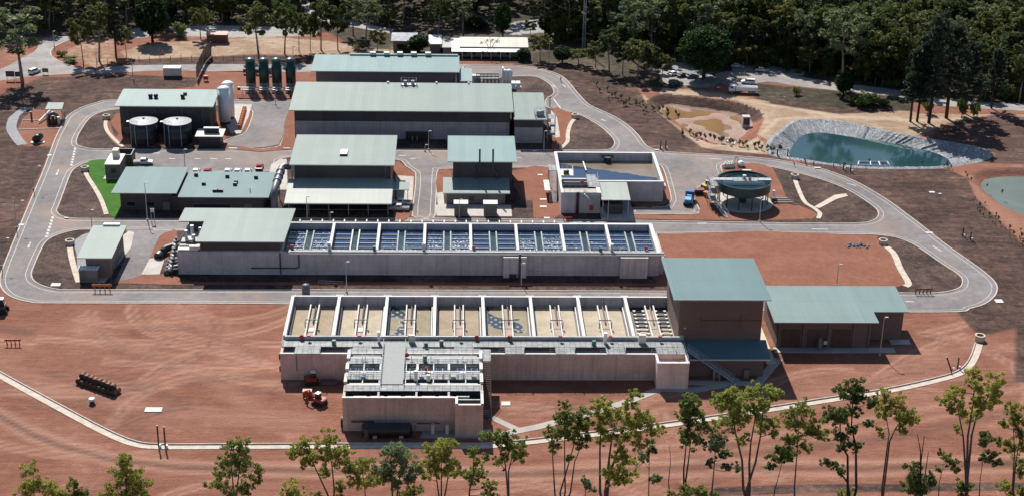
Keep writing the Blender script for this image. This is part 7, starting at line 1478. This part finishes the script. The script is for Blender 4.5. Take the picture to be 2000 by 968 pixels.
# scattered forest
bw = [tuple(g(*q)[:2]) for q in [(1395,150),(1402,143),(1430,140),(1500,143),(1560,150),(1632,161),(1752,176),(1841,195),(2000,203),(2200,210),(2200,224),(2000,217),(1841,207),(1752,190),(1632,177),(1560,169),(1500,160),(1440,170),(1405,162)]]
lim = np.array([px_poly([(x, y)])[0] for x, y in ((-700,40),(0,66),(70,62),(240,62),(300,58),(440,46),(600,26),(690,56),(760,58),(800,50),(1030,62),(1060,80),(1150,84),(1230,100),(1300,112),(1400,134),(1500,130),(1600,146),(1700,164),(1850,186),(2000,196),(2300,205))])
cand = []
R2 = np.random.default_rng(12)
for i in range(9000):
    x, y = R2.uniform(-230, 300), R2.uniform(500, 690)
    if y < np.interp(x, lim[:,0], lim[:,1])+1.5: continue
    ix, iy = int(round(x-gx[0])), int(round(y-gy[0]))
    if 0 <= ix < nx and 0 <= iy < ny and (pale[max(0,iy-5):iy+1, ix].max() > .25 or sand[iy, ix] > .3): continue
    px, py = pr((x, y, 0)); 
    if not -60 < px < 2060: continue
    sp = 5.2 if px > 1080 else 6.0
    if any((x-a)**2+(y-b)**2 < max(sp, c_)**2 for a, b, c_ in taken): continue
    taken.append((x, y, sp)); cand.append((x, y, px, py))
cand.sort(key=lambda e: e[1])
kinds_l = ['e1','e2','e3','e1','e4','p2']; kinds_r = ['e1','e3','e6','e2','e6','e4']
LAB = {'e1':'dark crowned gum in the forest behind the works','e2':'olive gum in the forest behind the works','e3':'broad dark gum in the forest behind the works','e4':'grey green gum in the forest behind the works','e5':'small olive gum in the forest behind the works','e6':'bright green gum in the forest behind the works','p2':'dark casuarina in the forest behind the works'}
FARV = {}
for i, (x, y, px, py) in enumerate(cand):
    k = rnd.choice(kinds_r if px > 1150 or px < 120 else kinds_l); H = rnd.uniform(13, 23)*(1.0 if px < 1500 else .95); wx = rnd.uniform(.85, 1.25); rz = rnd.uniform(0, 6.28)
    if i < 235: plant(k, (x,y,-.05), H, rz, LAB[k], 'tree', 'gums and casuarinas of the forest behind the works', wx)
    else:
        s = H/PR[k]['H']; V = PR[k]['V'].reshape(-1, 4, 3); V = V[rnd.randrange(4)::4].reshape(-1, 3); cen = V.reshape(-1,4,3).mean(1, keepdims=True); V = ((V.reshape(-1,4,3)-cen)*1.7+cen).reshape(-1,3)
        ca, sa = cos(rz), sin(rz); FARV.setdefault(k, []).append(np.stack([(V[:,0]*ca-V[:,1]*sa)*s*wx+x, (V[:,0]*sa+V[:,1]*ca)*s*wx+y, V[:,2]*s], 1))
if FARV:
    ks = list(FARV); Vs = [np.concatenate(FARV[k]) for k in ks]; me = card_mesh('far_forest', np.concatenate(Vs), LEAF['forest']); me.materials.clear()
    mk_ = {'e1':'forest','e2':'olive','e3':'forest','e4':'grey','e6':'fgreen','p2':'pine'}; mi = []
    for j, k in enumerate(ks): me.materials.append(LEAF[mk_[k]]); mi += [j]*(len(Vs[j])//4)
    me.polygons.foreach_set('material_index', np.array(mi, dtype=np.int32)); o = bpy.data.objects.new('far_forest', me); COL.objects.link(o); tag(o, 'far part of the forest that reads as one mass', 'forest', None, 'stuff')
print('forest', len(cand))
# undergrowth of the forest edge
under = []
for i in range(90):
    px = rnd.choice((rnd.uniform(20,760), rnd.uniform(1060,2000), rnd.uniform(1060,2000))); x_ = rnd.uniform(-4,2)
    y = float(np.interp(g(px,90).x, lim[:,0], lim[:,1]))+rnd.uniform(-3,10); x = float(g(px,90).x)
    ix, iy = int(round(x-gx[0])), int(round(y-gy[0]))
    if not (0 <= ix < nx and 0 <= iy < ny) or pale[iy,ix] > .2 or sand[iy,ix] > .3: continue
    plant(rnd.choice(('s1','s2','s2')), (x,y,-.05), rnd.uniform(1.5,4), rnd.uniform(0,6), 'low bush in the undergrowth at the forest edge', 'shrub', 'bushes at the forest edge', rnd.uniform(.8,1.3))
# small trees that close the forest front on the right
for i in range(150):
    px = rnd.uniform(1040, 2040) if i < 120 else rnd.uniform(300, 760); x = float(g(px, 90).x); y = float(np.interp(x, lim[:,0], lim[:,1]))+rnd.uniform(-1.5, 16); x += rnd.uniform(-3, 3)
    ix, iy = int(round(x-gx[0])), int(round(y-gy[0]))
    if not (0 <= ix < nx and 0 <= iy < ny) or pale[iy,ix] > .2 or sand[iy,ix] > .3 or pr((x,y,0))[1] > 200: continue
    plant(rnd.choice(('e5','e5','e3','r2','e6')), (x,y,-.05), rnd.uniform(5, 10), rnd.uniform(0,6), 'small bushy tree at the front edge of the forest', 'tree', 'small trees at the front edge of the forest', rnd.uniform(1.0,1.4), 'small_tree')
# rows of young saplings on the right bank
for i in range(64):
    t_ = i/63; px = 1165+360*t_+rnd.uniform(-8,8); py = 178+(292-178)*t_**.9+rnd.uniform(-7,7)+(4 if i % 2 else -4)
    if px > 1330: py = 262+ (px-1330)*.19+rnd.uniform(-5,5)
    b = g(px, py); plant('s3', (b.x,b.y,0), rnd.uniform(1.4,2.8), rnd.uniform(0,6), 'young shrub in the planted row between the right road and the muddy pond', 'shrub', 'young shrubs planted on the right bank', .8)
for i in range(26):
    px = 1545+rnd.uniform(0,420); py = 318+ (px-1545)*.02+rnd.uniform(-3,8) + (max(0,px-1850)*.5); b = g(px, py); plant('s3', (b.x,b.y,0), rnd.uniform(1.0,2.2), rnd.uniform(0,6), 'young shrub in the planted row below the lined pond', 'shrub', 'young shrubs planted below the lined pond', .55)
for i in range(40):
    px = 1900+rnd.uniform(0,130); py = 395+(px-1900)*.75+rnd.uniform(-16,16); b = g(px, py); plant('s3', (b.x,b.y,0), rnd.uniform(.8,1.8), rnd.uniform(0,6), 'small shrub on the dark bank left of the red earth pond', 'shrub', 'small shrubs on the dark right bank', .8)
